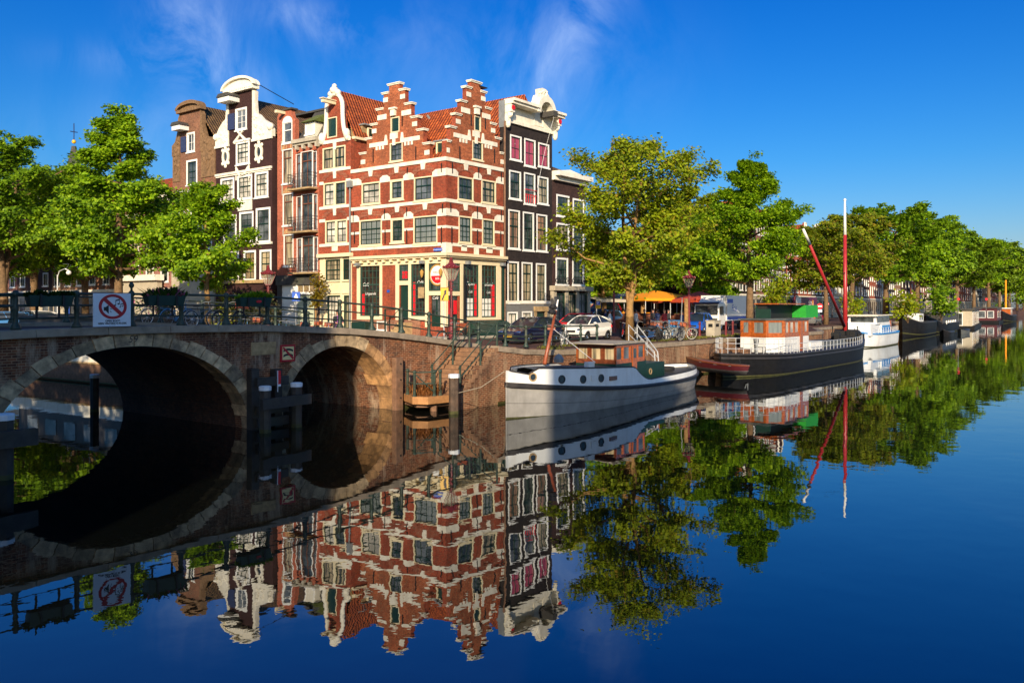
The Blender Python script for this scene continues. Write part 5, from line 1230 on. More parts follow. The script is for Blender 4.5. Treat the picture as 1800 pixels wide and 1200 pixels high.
ic.prism([(X(.27), Z(.48)), (X(.32), Z(.48)), (X(.40), Z(.385)), (X(.40), Z(.655)), (X(.32), Z(.59)), (X(.27), Z(.59))], .024, .0205)
ic.prism([(X(.43), Z(.525)), (X(.49), Z(.525)), (X(.49), Z(.54)), (X(.43), Z(.54))], .024, .0205).prism([(X(.43), Z(.47)), (X(.465), Z(.425)), (X(.475), Z(.435)), (X(.44), Z(.48))], .024, .0205).prism([(X(.43), Z(.59)), (X(.445), Z(.605)), (X(.437), Z(.615)), (X(.422), Z(.6))], .024, .0205)
for (a, b, k) in ((.58, .64, 1.0), (.715, .585, .62)):
    ic.prism([(X(a), Z(b)), (X(a + .014), Z(b)), (X(a + .014), Z(b + .15 * k)), (X(a), Z(b + .15 * k))], .024, .0205).prism([(X(a + .10 * k), Z(b + .04 * k)), (X(a + .10 * k + .014), Z(b + .04 * k)), (X(a + .10 * k + .014), Z(b + .19 * k)), (X(a + .10 * k), Z(b + .19 * k))], .024, .0205)
    ic.prism([(X(a), Z(b + .12 * k)), (X(a + .10 * k + .014), Z(b + .16 * k)), (X(a + .10 * k + .014), Z(b + .20 * k)), (X(a), Z(b + .16 * k))], .025, .021)
    ic.disc((X(a - .018 * k), Z(b)), .0005, (w_ * .032 * k, h_ * .022 * k), .0205, .0245, 12).disc((X(a + .082 * k), Z(b + .045 * k)), .0005, (w_ * .032 * k, h_ * .022 * k), .0205, .0245, 12)
ic.build('pictogram', 'sign_black', T)
lettering('OPEN BOOT:', h_ * .078, SF, u0 + w_ * .51, z0 + h_ * .145, .022, 'sign_black', T, bold=.05); lettering('GEEN VERSTERKTE MUZIEK', h_ * .072, SF, u0 + w_ * .5, z0 + h_ * .073, .022, 'sign_black', T, bold=.05); lettering('art. 2.12 APV', h_ * .036, SF, u0 + w_ * .5, z0 + h_ * .028, .022, 'sign_black', T)
# ================================================================== timber guards and mooring posts
def mpost(label, x, y, zt, r=.17, mat='wet_wood', sq=True, group='mooring posts with white caps'):
    T = thing('mooring_post', label, 'post', (x, y, 0), group=group)
    n = 8
    MB().lathe([(r, -.8), (r, zt - .16), (r * .97, zt - .14)], x, y, n).build('shaft', mat, T)
    MB().lathe([(r * 1.08, zt - .15), (r * 1.1, zt - .02), (r * .9, zt), (.001, zt + .01)], x, y, n).build('cap', 'cap_white', T)
    MB().lathe([(r * 1.02, -.1), (r * 1.02, .12)], x, y, n).build('algae_line', 'algae', T)
    return T
def gp_at(px, py): a, b, c = ray(px, py); k = -EYE / c; return a * k, b * k
x, y = gp_at(466, 760); mpost('left of two black posts with white caps before the middle pier, joined by a beam', x, y, on_y(466, 678, y).z, .19)
x2, y2 = gp_at(521, 750); mpost('right of two black posts with white caps before the middle pier, joined by a beam', x2, y2, on_y(520, 672, y2).z, .19)
bm_ = thing('fender_beam', 'dark timber cross beam joining the two capped posts in front of the pier', 'beam', (x, y - .3, 1))
zb_ = on_y(490, 708, y - .3).z; MB().hexa([(x - .35, y - .38, zb_ - .17), (x2 + .35, y2 - .38, zb_ - .17), (x2 + .35, y2 - .22, zb_ - .17), (x - .35, y - .22, zb_ - .17), (x - .35, y - .38, zb_ + .17), (x2 + .35, y2 - .38, zb_ + .17), (x2 + .35, y2 - .22, zb_ + .17), (x - .35, y - .22, zb_ + .17)]).build('beam', 'wet_wood', bm_)
tf = thing('pier_fender', 'weathered timber frame of posts and rails bolted to the middle bridge pier', 'fender', (18.2, YB - .1, 0))
for px in (443, 484): x = on_y(px, 700, YB - .15).x; MB(BF).box(x - .15, x + .15, .06, .34, -.5, on_y(px, 648, YB - .15).z).build('post', 'wet_wood', tf)
xa, xb = on_y(437, 700, YB).x, on_y(492, 700, YB).x
for z in (on_y(465, 668, YB).z, on_y(465, 716, YB).z, on_y(465, 738, YB).z): MB(BF).box(xa, xb, .345, .5, z - .16, z + .14).build('rail', 'wet_wood', tf)
gm = thing('water_gauge', 'red white and black marker board on the middle pier', 'marker', (18.9, YB - .6, 1))
x = on_y(491, 670, YB - .55).x; z0, z1 = on_y(491, 688, YB - .55).z, on_y(491, 651, YB - .55).z
for k, (a, b, m_) in enumerate(((0, .25, 'sign_black'), (.25, .35, 'sign_white'), (.35, 1, 'bright_red'))): MB(BF).box(x - .06, x + .06, .52, .56, z0 + (z1 - z0) * a, z0 + (z1 - z0) * b - .002).build('stripe', m_, gm)
MB(BF).box(x - .07, x - .061, .52, .57, z0, z1).build('edge', 'sign_white', gm)
vf = thing('pier_fender', 'upright reddish timber on the right hand bridge abutment', 'fender', (24.5, YB - .1, 0))
x0, x1 = on_y(690, 680, YB - .1).x, on_y(702.5, 680, YB - .1).x; MB(BF).box(x0, x1, .055, .3, -.6, on_y(696, 628, YB - .1).z).build('timber', 'old_wood', vf, bevel=.02)
mb = MB(BF)
for py in (640, 668, 700): mb.ball(((x0 + x1) / 2 + .06, .3, on_y(696, py, YB - .3).z), .04, 8, 5)
mb.build('bolt', 'iron', vf)
mpost('grey-capped dark post standing behind the bridge, seen through the big arch', 16.75, 33.7, on_y(205, 655, 33.7).z, .17)
x, y = gp_at(798, 727); mpost('weathered wooden post with white cap beside the landing stage', x, y, on_y(798, 657, y).z, .2, 'dark_post')
x, y = 12.35, 22.4; a, b, c = ray(4, 0); x = a / b * y; mpost('dark post with white cap at the far left edge before the bridge', x, y, on_y(4, 727, y).z, .26)
zz_ = on_y(12, 768, y).z; fb = thing('fender_beam', 'dark beam on the post at the far left edge of the picture', 'beam', (x, y, .5)); MB().box(x - 2.5, x + .62, y - .5, y - .3, zz_ - .2, zz_ + .2).build('beam', 'wet_wood', fb)
# ================================================================== landing stage, stairs, quay wall
ld = thing('landing_stage', 'orange-brown timber landing stage at the foot of the quay stairs', 'landing stage', (24.8, 23.6, .8))
def XY(poly, z0, z1, name, mat, T, bevel=0): mb = MB(lambda u, w, z: (u, z, w)); mb.prism(poly, z0, z1); return mb.build(name, mat, T, bevel=bevel)
ZD = .62
XY([(24.9, 24.7), (24.2, 23.5), (24.5, 22.95), (26.1, 22.75), (26.1, 24.7)], ZD - .3, ZD, 'deck', 'landing_wood', ld, .02)
XY([(25.0, 24.7), (24.45, 23.5), (24.7, 23.2), (26.0, 23.0), (26.0, 24.7)], ZD - .44, ZD - .3, 'joist', 'old_wood', ld)
MB().lathe([(.14, -.6), (.14, ZD - .4)], 25.1, 23.2, 8).build('pile', 'old_wood', ld)
rb = MB()
lr = thing('landing_railing', 'dark green railing with posts on the landing stage', 'railing', (24.5, 23, .84))
LP_ = [(24.75, 24.3), (24.32, 23.5), (24.95, 23.02), (25.25, 22.98)]
for x, y in LP_: mb = MB(); mb.lathe([(.09, 0), (.06, .08), (.055, .9), (.08, .95), (.07, 1.02), (.0, 1.05)], x, y, 8, ZD); mb.build('post', 'rail_green', lr)
for h in (.95, .5): MB().tube([(x, y, ZD + h) for x, y in LP_[:3]], .028, 6).build('rail', 'rail_green', lr)
MB().tube([(24.32, 23.5, ZD + .9), (24.95, 23.02, ZD + .15)], .025).build('brace', 'rail_green', lr)
rd = thing('dry_reeds', 'heap of dry orange reeds caught on the landing stage', 'plant', (24.6, 23.2, .84))
mb = MB(); rg = random.Random(2); blades(mb, 24.95, 23.5, ZD, 380, .6, .5, .42, .018, 1.8, rg); mb.build('stalks', 'dry_reed', rd, fix=False)
YQ = 22.6
M('stair_stone', (.26, .14, .075), .85, .3, 4, dirt=.7, dirtc=(.10, .06, .035), bmp=.5)
qs = thing('quay_stairs', 'brick stairs running down the quay wall to the landing stage', 'stairs', (27.2, 23.6, .8))
nst = 10; xs0, xs1, zs0_, zs1_ = 26.1, 28.45, .64, 2.36
treads = MB()
for i in range(nst):
    xa = xs0 + (xs1 - xs0) * i / nst; zt = zs0_ + (zs1_ - zs0_) * (i + 1) / nst
    treads.box(xa, 30.2 if i == nst - 1 else xs1 + .02, YQ + .35, YB - .003, zt - (.17 if i else 1.2), zt - .0005 * i)
treads.build('tread', 'stair_stone', qs)
pw = [(xs0, -1)] + sum([[(xs0 + (xs1 - xs0) * i / nst, zs0_ + (zs1_ - zs0_) * (i + 1) / nst + .03), (xs0 + (xs1 - xs0) * (i + 1) / nst, zs0_ + (zs1_ - zs0_) * (i + 1) / nst + .03)] for i in range(nst)], []) + [(xs1, -1)]
MB(lambda u, w, z: (u, YQ - w, z)).prism(pw, 0, -.35).build('side_wall', 'brick_quay', qs)
sc = MB(lambda u, w, z: (u, YQ - w, z))
for i in range(nst): xa = xs0 + (xs1 - xs0) * i / nst; xb = xs0 + (xs1 - xs0) * (i + 1) / nst; zt = zs0_ + (zs1_ - zs0_) * (i + 1) / nst + .03; sc.box(xa - .02, xb + .10, .003, .03, zt - .15, zt + .02)
sc.build('stone_edge', 'stair_stone', qs)
sr_ = thing('stair_railing', 'green iron handrail following the quay stairs', 'railing', (27.4, YQ, 1.4))
for yy in (YQ + .16, YB - .5):
    for h in (1.0, .55): MB().tube([(26.1, yy, .64 + h), (28.5, yy, 2.4 + h), (29.2, yy, 2.45 + h)], .026, 6).build('rail', 'rail_green', sr_)
    for x, z in ((26.2, .68), (27.5, 1.6), (28.6, 2.38)): MB().lathe([(.05, 0), (.045, 1.0), (.06, 1.06), (0, 1.1)], x, yy, 8, z).build('post', 'rail_green', sr_)
qw = thing('quay_wall', 'long brick quay wall with stone coping along the main canal', 'quay wall', (40, YQ, 0))
qx = [28.45, 34, 40, 46, 52, 58, 64, 71.5, 73, 78, 82, 90, 105, 130, 163, 190, 217, 260, 340]
zq = lambda x: max(G0 - .06, zc(x) - .16)
mb = MB(); cpm = MB()
for a, b in zip(qx, qx[1:]):
    ya, yb = quay(a), quay(b); da = 0
    mb.quad((a, ya, -1), (b, yb, -1), (b, yb, zq(b) - .2), (a, ya, zq(a) - .2))
    n = max(1, int((b - a) / 1.4)) if b < 120 else 2
    for k in range(n):
        c, d = a + (b - a) * k / n, a + (b - a) * (k + 1) / n - .01; yc, yd = quay(c), quay(d)
        if b > 71.5 and a < 71.5: pass
        cpm.hexa([(c, yc - .06, zq(c) - .21), (d, yd - .06, zq(d) - .21), (d, yd + .6, zq(d) - .21), (c, yc + .6, zq(c) - .21), (c, yc - .05, zq(c) + .02), (d, yd - .05, zq(d) + .02), (d, yd + .6, zq(d) + .02), (c, yc + .6, zq(c) + .02)])
mb.quad((28.45, YQ, -1), (28.45, YQ + 2.2, -1), (28.45, YQ + 2.2, 2.2), (28.45, YQ, 2.2))
mb.build('brick_face', 'brick_quay', qw, fix=False); cpm.build('coping', 'stone_cope', qw)
al = MB()
for a, b in zip(qx[:12], qx[1:12]): al.hexa([(a, quay(a) - .03, -.1), (b, quay(b) - .03, -.1), (b, quay(b) - .003, -.1), (a, quay(a) - .003, -.1), (a, quay(a) - .03, .1), (b, quay(b) - .03, .1), (b, quay(b) - .003, .1), (a, quay(a) - .003, .1)])
al.build('algae_line', 'algae', qw)
gr = MB(); rg = random.Random(31)
for _ in range(130):
    x = rg.uniform(33, 62); y = quay(x) + rg.uniform(.35, 1.9); blades(gr, x, y, G0 + .0 if x > 34 else zq(x), 16, .16, .25, .2, .018, .8, rg)
tag(gr.build('grass', 'grass_blade', fix=False), 'dry green grass tufts growing along the quay edge', 'grass', kind='stuff')
# side canal quay beyond the bridge
q2 = thing('quay_wall', 'brick quay wall of the side canal, seen under the big arch', 'quay wall', (26.9, 45, 0))
MB().quad((26.85, 33.1, -1), (26.85, 300, -1), (26.85, 300, 2.0), (26.85, 33.1, 2.0)).quad((3.65, 33.3, -1), (3.65, 300, -1), (3.65, 300, 2.0), (3.65, 33.3, 2.0)).build('brick_face', 'brick_quay', q2, fix=False)
MB().box(26.75, 27.4, 33.3, 300, 1.98, 2.2).box(3.1, 3.72, 33.3, 300, 1.98, 2.2).build('coping', 'stone_cope', q2)
# ------------------------------------------------------------------ boats: lofted hulls, bow towards -x, s = 0 bow .. 1 stern
def loft(stations, half, ring_n, F, name, mat, T, smooth=True, cap=True):
    mb = MB(F); mb.add(stations, half); return mb.build(name, mat, T, smooth=smooth)
def hull(T, F, L, bw, sheer, keel=-.5, wl=.86, bands=(), deck=None, deckmat='deck_grey', n=36, rake=.0, power=2.2, stern=.9, sternp=3.0, flare=1.0, inner=None):
    """bands: (name, material, h0, h1, proud) with h in 0 keel .. 1 sheer; bw half beam"""
    def beam(s):
        f = (1 - (1 - min(1, s / .42)) ** power) if s < .42 else 1
        if s > .62: f *= 1 - (1 - stern) * 0 - ((s - .62) / .38) ** sternp * 1.0 * (1 - .02)
        return max(.012, f) * bw
    out = {}
    def pt(s, h, p=0):
        z = keel + (sheer(s) - keel) * h
        k = wl + (1 - wl) * min(1, max(0, (h - .2) / .8)) ** .8
        if h < .25: k *= .55 + .45 * (h / .25) ** .5
        b = beam(s) * k + p * (1 if beam(s) > .05 else .4)
        x = L * s - rake * h * (1 - s) ** 6 * (1) + rake * .8 * h * s ** 8
        return x, b, z
    ss = [(.5 - .5 * math.cos(PI * i / n)) for i in range(n + 1)]
    for name, mat, h0, h1, p in bands:
        mb = MB(F); m_ = 5
        hs_ = [h0 + (h1 - h0) * j / m_ for j in range(m_ + 1)]
        vs, fs = [], []
        for s in ss:
            col = [pt(s, h, p) for h in hs_]
            for (x, b, z) in col: vs.append((x, b, z))
            for (x, b, z) in col: vs.append((x, -b, z))
        w = 2 * (m_ + 1)
        for i in range(n):
            for j in range(m_):
                a = i * w + j; fs.append((a, a + w, a + w + 1, a + 1)); a += m_ + 1; fs.append((a, a + 1, a + w + 1, a + w))
            a = i * w; fs.append((a + m_, a + w + m_, a + w + 2 * m_ + 1, a + 2 * m_ + 1)) if p > 0.001 else None
            if p > 0.001: fs.append((a, a + m_ + 1, a + w + m_ + 1, a + w))
        for i in (0, n):
            for j in range(m_): a = i * w + j; fs.append((a, a + 1, a + m_ + 2, a + m_ + 1))
        mb.add(vs, fs); out[name] = mb.build(name, mat, T, smooth=True)
    if deck is not None:
        mb = MB(F); vs, fs = [], []
        for s in ss: x, b, z = pt(s, deck(s) if callable(deck) else deck, -.02); vs += [(x, max(.005, b), z), (x, -max(.005, b), z)]
        for i in range(n): fs.append((2 * i, 2 * i + 2, 2 * i + 3, 2 * i + 1))
        mb.add(vs, fs); out['deck'] = mb.build('deck', deckmat, T, fix=False)
    return pt
def boatF(x0, y0, ang):
    c, s = math.cos(ang), math.sin(ang)
    return lambda u, w, z: (x0 + c * u - s * w, y0 + s * u + c * w, z)
def cabin(T, F, x0, x1, w0, w1, z0, z1, name, mat, taper=0.0):
    return MB(F).hexa([(x0, w0, z0), (x1, w0, z0), (x1, w1, z0), (x0, w1, z0), (x0 + taper, w0 + taper, z1), (x1 - taper, w0 + taper, z1), (x1 - taper, w1 - taper, z1), (x0 + taper, w1 - taper, z1)]).build(name, mat, T)
def railrun(T, F, pts, z0, h, n, name='railing', mat='steel_rail', r=.02, rails=(1, .5)):
    mb = MB(F); P_ = [Vector((p[0], p[1], z0(p) if callable(z0) else z0)) for p in pts]
    seg = [(b - a).length for a, b in zip(P_, P_[1:])]; tot = sum(seg)
    def at(d):
        for (a, b), s in zip(zip(P_, P_[1:]), seg):
            if d <= s: return a + (b - a) * (d / s)
            d -= s
        return P_[-1]
    for i in range(n + 1): p = at(tot * i / n * .9999); mb.tube([tuple(p), (p.x, p.y, p.z + h)], r, 5)
    for k in rails: mb.tube([(p.x, p.y, p.z + h * k) for p in P_], r, 5)
    return mb.build(name, mat, T)
# ================================================================== the tug
tx, ty = gp_at(895, 737); ex_, ey_ = 42.6, 20.7
ang = math.atan2(ey_ - ty - .2, ex_ - tx); Lt = math.hypot(ex_ - tx, ey_ - ty)
FT = boatF(tx, ty + .15, ang)
tg = thing('tugboat', 'old white and grey tugboat with varnished wheelhouse moored below the stairs', 'boat', (tx, ty, 0))
bwt = 1.95
def tsheer(s): return .68 + 1.467 * (s - .65) ** 2
pt = hull(tg, FT, Lt, bwt, tsheer, -.6, .80, [('hull', 'boat_grey', 0, .985, 0), ('waterline', 'algae', .29, .35, .008), ('strake_seam', 'boat_rail', .62, .628, .004), ('rub_rail', 'boat_rail', .93, 1.035, .085)], deck=1.0, power=2.4, sternp=3.2, rake=.0)
# white bulwark: high round the fore cabin, swooping down to a low rail aft
def btop(s):
    if s < .055: return 1.80 - s * 4
    if s < .065: return 1.58 + (s - .055) * 24
    if s < .40: return 1.82 - (s - .065) * .75
    k = min(1, (s - .40) / .09); return 1.57 * (1 - k) ** 1.7 + .93 * (1 - (1 - k) ** 1.7) + max(0, s - .5) * .25
mb = MB(FT); vs, fs = [], []; n = 60
ss = [(i / n) ** 1.3 * .995 for i in range(n + 1)]
for s in ss:
    x, b, z = pt(s, 1.03, -.03); t_ = btop(s); zz = max(t_, tsheer(s) + .12)
    vs += [(x, b, z), (x, b - .03 * (1 if b > .1 else .2), zz), (x, max(.0, b - .11), zz), (x, max(0, b - .09), z), (x, -b, z), (x, -b + .03 * (1 if b > .1 else .2), zz), (x, -max(.0, b - .11), zz), (x, -max(0, b - .09), z)]
for i in range(n):
    a = i * 8
    for j in range(3): fs += [(a + j, a + 8 + j, a + 9 + j, a + j + 1), (a + 4 + j, a + 5 + j, a + 13 + j, a + 12 + j)]
fs += [(0, 1, 5, 4)]
mb.add(vs, fs); mb.build('bulwark', 'boat_white', tg, smooth=False)
cp_ = MB(FT)
for sgn in (1, -1): cp_.tube([(pt(s, 1.03, -.1)[0], sgn * pt(s, 1.03, -.09)[1], max(btop(s), tsheer(s) + .12) + .01) for s in ss[2:]], .04, 6)
cp_.build('capping_rail', 'boat_rail', tg)
# raised fore deck
mb = MB(FT); vs, fs = [], []
sd = [.07 + (.415 - .07) * i / 20 for i in range(21)]
for s in sd: x, b, z = pt(s, 1.03, -.1); vs += [(x, b, btop(s) - .06), (x, 0, btop(s) + .02), (x, -b, btop(s) - .06)]
for i in range(20): fs += [(3 * i, 3 * i + 3, 3 * i + 4, 3 * i + 1), (3 * i + 1, 3 * i + 4, 3 * i + 5, 3 * i + 2)]
mb.add(vs, fs); mb.build('fore_deck', 'deck_grey', tg, fix=False)
def on_side(px, py):
    """a spot on the tug's near side: station and height"""
    best = None
    for i in range(200):
        s = i / 200 * .6; x, b, z = pt(s, 1.03, -.03); P_ = FT(x, -b, 0)
        Xc, Yc = SS * P_[0] - CC * P_[1], CC * P_[0] + SS * P_[1]
        e = abs(900 + FPX * Xc / Yc - px)
        if best is None or e < best[0]: best = (e, s, Yc)
    return best[1], EYE + (HOR - py) / FPX * best[2]
def side_frame(s):
    x, b, _ = pt(s, 1.03, -.04); x2, b2, _ = pt(s + .01, 1.03, -.04); a = math.atan2(-(b2 - b), x2 - x); c, sn = math.cos(a), math.sin(a)
    return lambda u, w, z: FT(x + c * u + sn * w, -b + sn * u - c * w, z)
for px, py in ((938, 662.5), (987, 666.5), (1025.5, 666.5), (1057, 664.5)):
    s, z = on_side(px, py); G = side_frame(s)
    ph_ = MB(G).disc((0, z), .12, .165, -.02, .035, 18).build('porthole', 'sandstone' if px < 950 else 'boat_rail', tg)
    MB(G).disc((0, z), .0005, .125, .0, .014, 18).build('pane', 'car_glass', ph_)
s, z = on_side(1077, 664.5); G = side_frame(s); MB(G).box(-.26, .26, .0, .05, z - .085, z + .085).build('name_board', 'varnish_dark', tg)
s, z = on_side(1044, 664); G = side_frame(s); MB(G).box(-.15, .15, .0, .04, z - .11, z + .11).build('white_plate', 'boat_white', tg)
s, z = on_side(1044, 641.5); G = side_frame(s); MB(G).box(-.2, .2, -.3, -.1, z - .1, z + .12).build('deck_box', 'boat_white', tg)
# wheelhouse
x0, x1, w_ = 32.0 - tx, 35.0 - tx, .98
wz0, wz1, wz2 = .95, 1.72, 2.50
whg = cabin(tg, FT, x0, x1 + .1, -w_, w_, .55, wz1 - .06, 'wheelhouse_base', 'boat_green')
wv_ = MB(FT); f = .09
def panelled(F2, L_, n, z0, z1, T, mat, pane, fr=.09, low=.14, deep=.03, door_at=None):
    mb = MB(F2); k = L_ / n
    mb.box(0, L_, -.06, .0, z0, z0 + low).box(0, L_, -.06, .0, z1 - .09, z1)
    for i in range(n + 1): u = min(max(i * k - fr / 2, 0), L_ - fr); mb.box(u, u + fr, -.06, .0, z0 + low, z1 - .09)
    for i in range(n): a, b = i * k + fr * .6, (i + 1) * k - fr * .6; mb.box(a, b, -.055, -.018, z0 + low, z0 + low + .05).box(a, b, -.055, -.018, z1 - .14, z1 - .09).box(a, a + .05, -.055, -.018, z0 + low, z1 - .09).box(b - .05, b, -.055, -.018, z0 + low, z1 - .09)
    o = mb.build('window_wall', mat, T)
    MB(F2).quad((0.02, -.05, z0 + low), (L_ - .02, -.05, z0 + low), (L_ - .02, -.05, z1 - .05), (.02, -.05, z1 - .05)).build('pane', pane, o, fix=False)
    return o
faces = [(x0, w_, x0, -w_, 3), (x0, -w_, x1, -w_, 4), (x1, -w_, x1, w_, 2), (x1, w_, x0, w_, 4)]
for a, b, c, d, nn in faces:
    L_ = math.hypot(c - a, d - b); ux, uy = (c - a) / L_, (d - b) / L_
    F2 = (lambda a, b, ux, uy: (lambda u, w, z: FT(a + ux * u + uy * w, b + uy * u - ux * w, z)))(a, b, ux, uy)
    panelled(F2, L_, nn, wz1 - .06, wz2, tg, 'varnish_dark' if nn == 3 else 'varnish', 'pane_curtain' if nn == 3 else 'pane_grey')
rf = MB(FT); rf.prism([(x0 - .75, 0), (x1 + .35, 0), (x1 + .35, .001)][:0] + [(x0 - .45, wz2 + .02), (x1 + .25, wz2 + .02), (x1 + .25, wz2 + .055), ((x0 + x1) / 2, wz2 + .12), (x0 - .45, wz2 + .055)], -w_ - .12, w_ + .12).build('wheelhouse_roof', 'roof_felt', tg)
dF = lambda u, w, z: FT(x0 + u, -w_ - w, z)
MB(dF).box(1.62, 2.08, .002, .03, .75, wz2 - .12).build('door', 'varnish', tg)
MB(dF).box(1.72, 1.98, .03, .034, 1.85, wz2 - .22).build('door_pane', 'pane_dark', tg)
cabin(tg, FT, x1 + .1, x1 + 2.3, -.95, .95, .5, 1.5, 'engine_casing', 'boat_green')
G = lambda u, w, z: FT(x1 + .1 + u, -.95 - w, z)
MB(G).disc((.55, 1.12), .10, .15, 0, .03, 16).build('porthole', 'sandstone', tg)
tyr = thing('car_tyre', 'black car tyre lying on the after deck of the tug', 'tyre', FT(40.0 - tx, .2, 1.2))
p = FT(40.0 - tx, .1, .84); MB(lambda u, w, z: (p[0] + u, p[1] + z, p[2] + w)).disc((0, 0), .24, .42, 0, .2, 20).build('tyre', 'rubber', tyr, bevel=.05)
# leaning brown mast with its tackle
m0_ = FT(27.6 - tx + .0, -.1, 1.9); mb0 = at_depth(957, 640, 35.5); mt = at_depth(981, 527, 37.5)
mb = MB(); d = mt - mb0; mb.tube([tuple(mb0), tuple(mb0 + d * .82)], [.085, .06], 8); mstk = mb.build('mast', 'mast_brown', tg, smooth=True)
MB().tube([tuple(mb0 + d * .82), tuple(mt)], [.05, .03], 8).build('mast_tip', 'white_paint', mstk)
mb = MB()
for k in (.80, .88): q = mb0 + d * k; mb.lathe([(.02, -.1), (.16, -.06), (.18, .0), (.12, .1), (.02, .12)], q.x - .25, q.y, 8, q.z)
mb.tube([tuple(mb0 + d * .72 - Vector((1.2, 0, 0))), tuple(mb0 + d * .72 + Vector((1.4, 0, 0)))], .02); mb.build('tackle', 'iron', mstk)
MB().tube([tuple(mb0 + d * .55), FT(31.4 - tx, -.3, 1.75)], .012, 4).build('stay', 'steel_rail', mstk)
gw = thing('gangway', 'white gangway rails leading from the quay down to the tug', 'gangway', FT(38 - tx, 1, 1.5))
for yy in (0, .75):
    a = on_y(1105 + yy * 20, 571, 23.0 - yy * .8); b = at_depth(1150 + yy * 8, 618, 43); c = at_depth(1152 + yy * 8, 640, 43)
    MB().tube([(a.x, a.y, a.z - .95), tuple(a), tuple(b), tuple(c)], .03, 6).tube([(a.x, a.y, a.z - .5), tuple((b + c) / 2)], .022, 6).tube([tuple((a + b) / 2), tuple((a + b) / 2 - Vector((0, 0, .9)))], .025, 6).build('rail', 'steel_rail', gw)
# mooring line to the landing post
MB().tube([FT(.6, -.1, 1.7), (24.9 + .0, 22.2, 1.0)], .012, 4).build('mooring_line', 'concrete_beige', tg) if False else None
ml = thing('mooring_line', 'pale rope slung from the tug bow to the wooden post', 'rope', (25, 21, 1)); q = gp_at(798, 727)
MB().tube([(tx + .1, ty + .3, 1.75), (tx + .05, ty + 1.4, 1.1), (q[0] + .1, q[1] + .1, .75)], .014, 4).build('rope', 'concrete_beige', ml)
mb = MB(FT)
for x, w in ((1.2, -.2), (2.3, .3)): mb.lathe([(.1, 0), (.07, .1), (.07, .3), (.11, .34), (0, .36)], *FT(x, w, 0)[:2], 8, 1.78) if False else None
bb = MB()
for u, w in ((.55, 0), (1.0, .25)): P_ = FT(u, w, 0); bb.lathe([(.1, 0), (.07, .1), (.07, .26), (.12, .3), (0, .32)], P_[0], P_[1], 8, 1.5)
P_ = FT(4.2, .2, 0); bb.lathe([(.2, 0), (.22, .15), (.12, .3), (0, .36)], P_[0], P_[1], 10, 1.86)
bb.build('deck_fitting', 'zinc', tg)
# ================================================================== maroon dinghy and the barge
dg_ = thing('dinghy', 'maroon rowing boat slung at the stern of the black barge', 'boat', (45, 18.5, .42))
A_ = at_depth(1212, 628, 50.3); B_ = at_depth(1312, 641, 46.6); L_ = math.hypot(B_.x - A_.x, B_.y - A_.y)
FD = boatF(A_.x, A_.y, math.atan2(B_.y - A_.y, B_.x - A_.x))
pd = hull(dg_, FD, L_, .62, lambda s: .93 + .26 * (1 - s) ** 2, .42, .74, [('hull', 'maroon_paint', 0, 1, 0), ('gunwale', 'varnish_dark', .93, 1.02, .02), ('keel_band', 'boat_rail', 0, .42, .004)], deck=.80, deckmat='deck_grey', sternp=4, rake=.3)
mb = MB(FD)
for s in (.35, .6, .82): x, b, z = pd(s, .92); mb.box(x - .12, x + .12, -b, b, z - .03, z)
mb.build('thwart', 'zinc', dg_)
fl_ = MB(); P0, P1 = FD(.5, 0, 1.1), FD(L_ - .4, 0, .95); fl_.tube([P0, (P0[0] + 1.2, P0[1] + .6, 2.0)], .012, 4).tube([P1, (P1[0] + .5, P1[1] + .5, 2.0)], .012, 4); fl_.build('fall_rope', 'iron', dg_)
bg_ = thing('barge', 'long black barge with varnished deckhouse, white rails and red mast', 'boat', (60, 20, 0))
bx0, by0, bx1, by1 = 46.9, 20.5, 73.2, 20.3
LB = bx1 - bx0
FB = lambda u, w, z: (bx1 - u, by1 + (by0 - by1) * u / LB - w, z)      # bow at the far end
def bsheer(s): return 1.28 + .85 * (1 - min(1, s / .25)) ** 2.2 - .1 * math.sin(PI * s) + .12 * max(0, s - .8) / .2
pb = hull(bg_, FB, LB, 2.15, bsheer, -.6, .93, [('hull', 'boat_black', 0, .995, 0), ('rub_rail', 'boat_rail', .84, .91, .05), ('waterline', 'algae', .315, .36, .006), ('gunwale', 'boat_rail', .965, 1.015, .045)], deck=.93, power=3.2, sternp=4.5, rake=.5)
def bside(px, plane): p = on_y(px, 560, plane); return bx1 - p.x
yn = 20.4 - 1.25; yf = 20.4 + 1.35
ua, ub = bx1 - on_y(1381, 570, yn).x, bx1 - on_y(1422, 570, yn).x
u2, u3, u4 = bx1 - on_y(1348, 570, 19.9).x, bx1 - on_y(1322, 570, 21.0).x, bx1 - on_y(1303, 570, yf).x
p = on_x(1303, 570, bx1 - ua + .0)
hz0, hz1, hz2 = 1.15, 2.18, 3.28
wN, wFr = 20.4 - yn, 20.4 - yf
ch2 = .8
poly = [(ua, wN), (ub, wN), (ub, wFr), (ua + .0, wFr), (ua + .55, wFr + .6)][:0] + [(ua - 0, wN), (ub, wN), (ub, wFr), (ua, wFr), (ua + .9, wFr + .0)][:4]
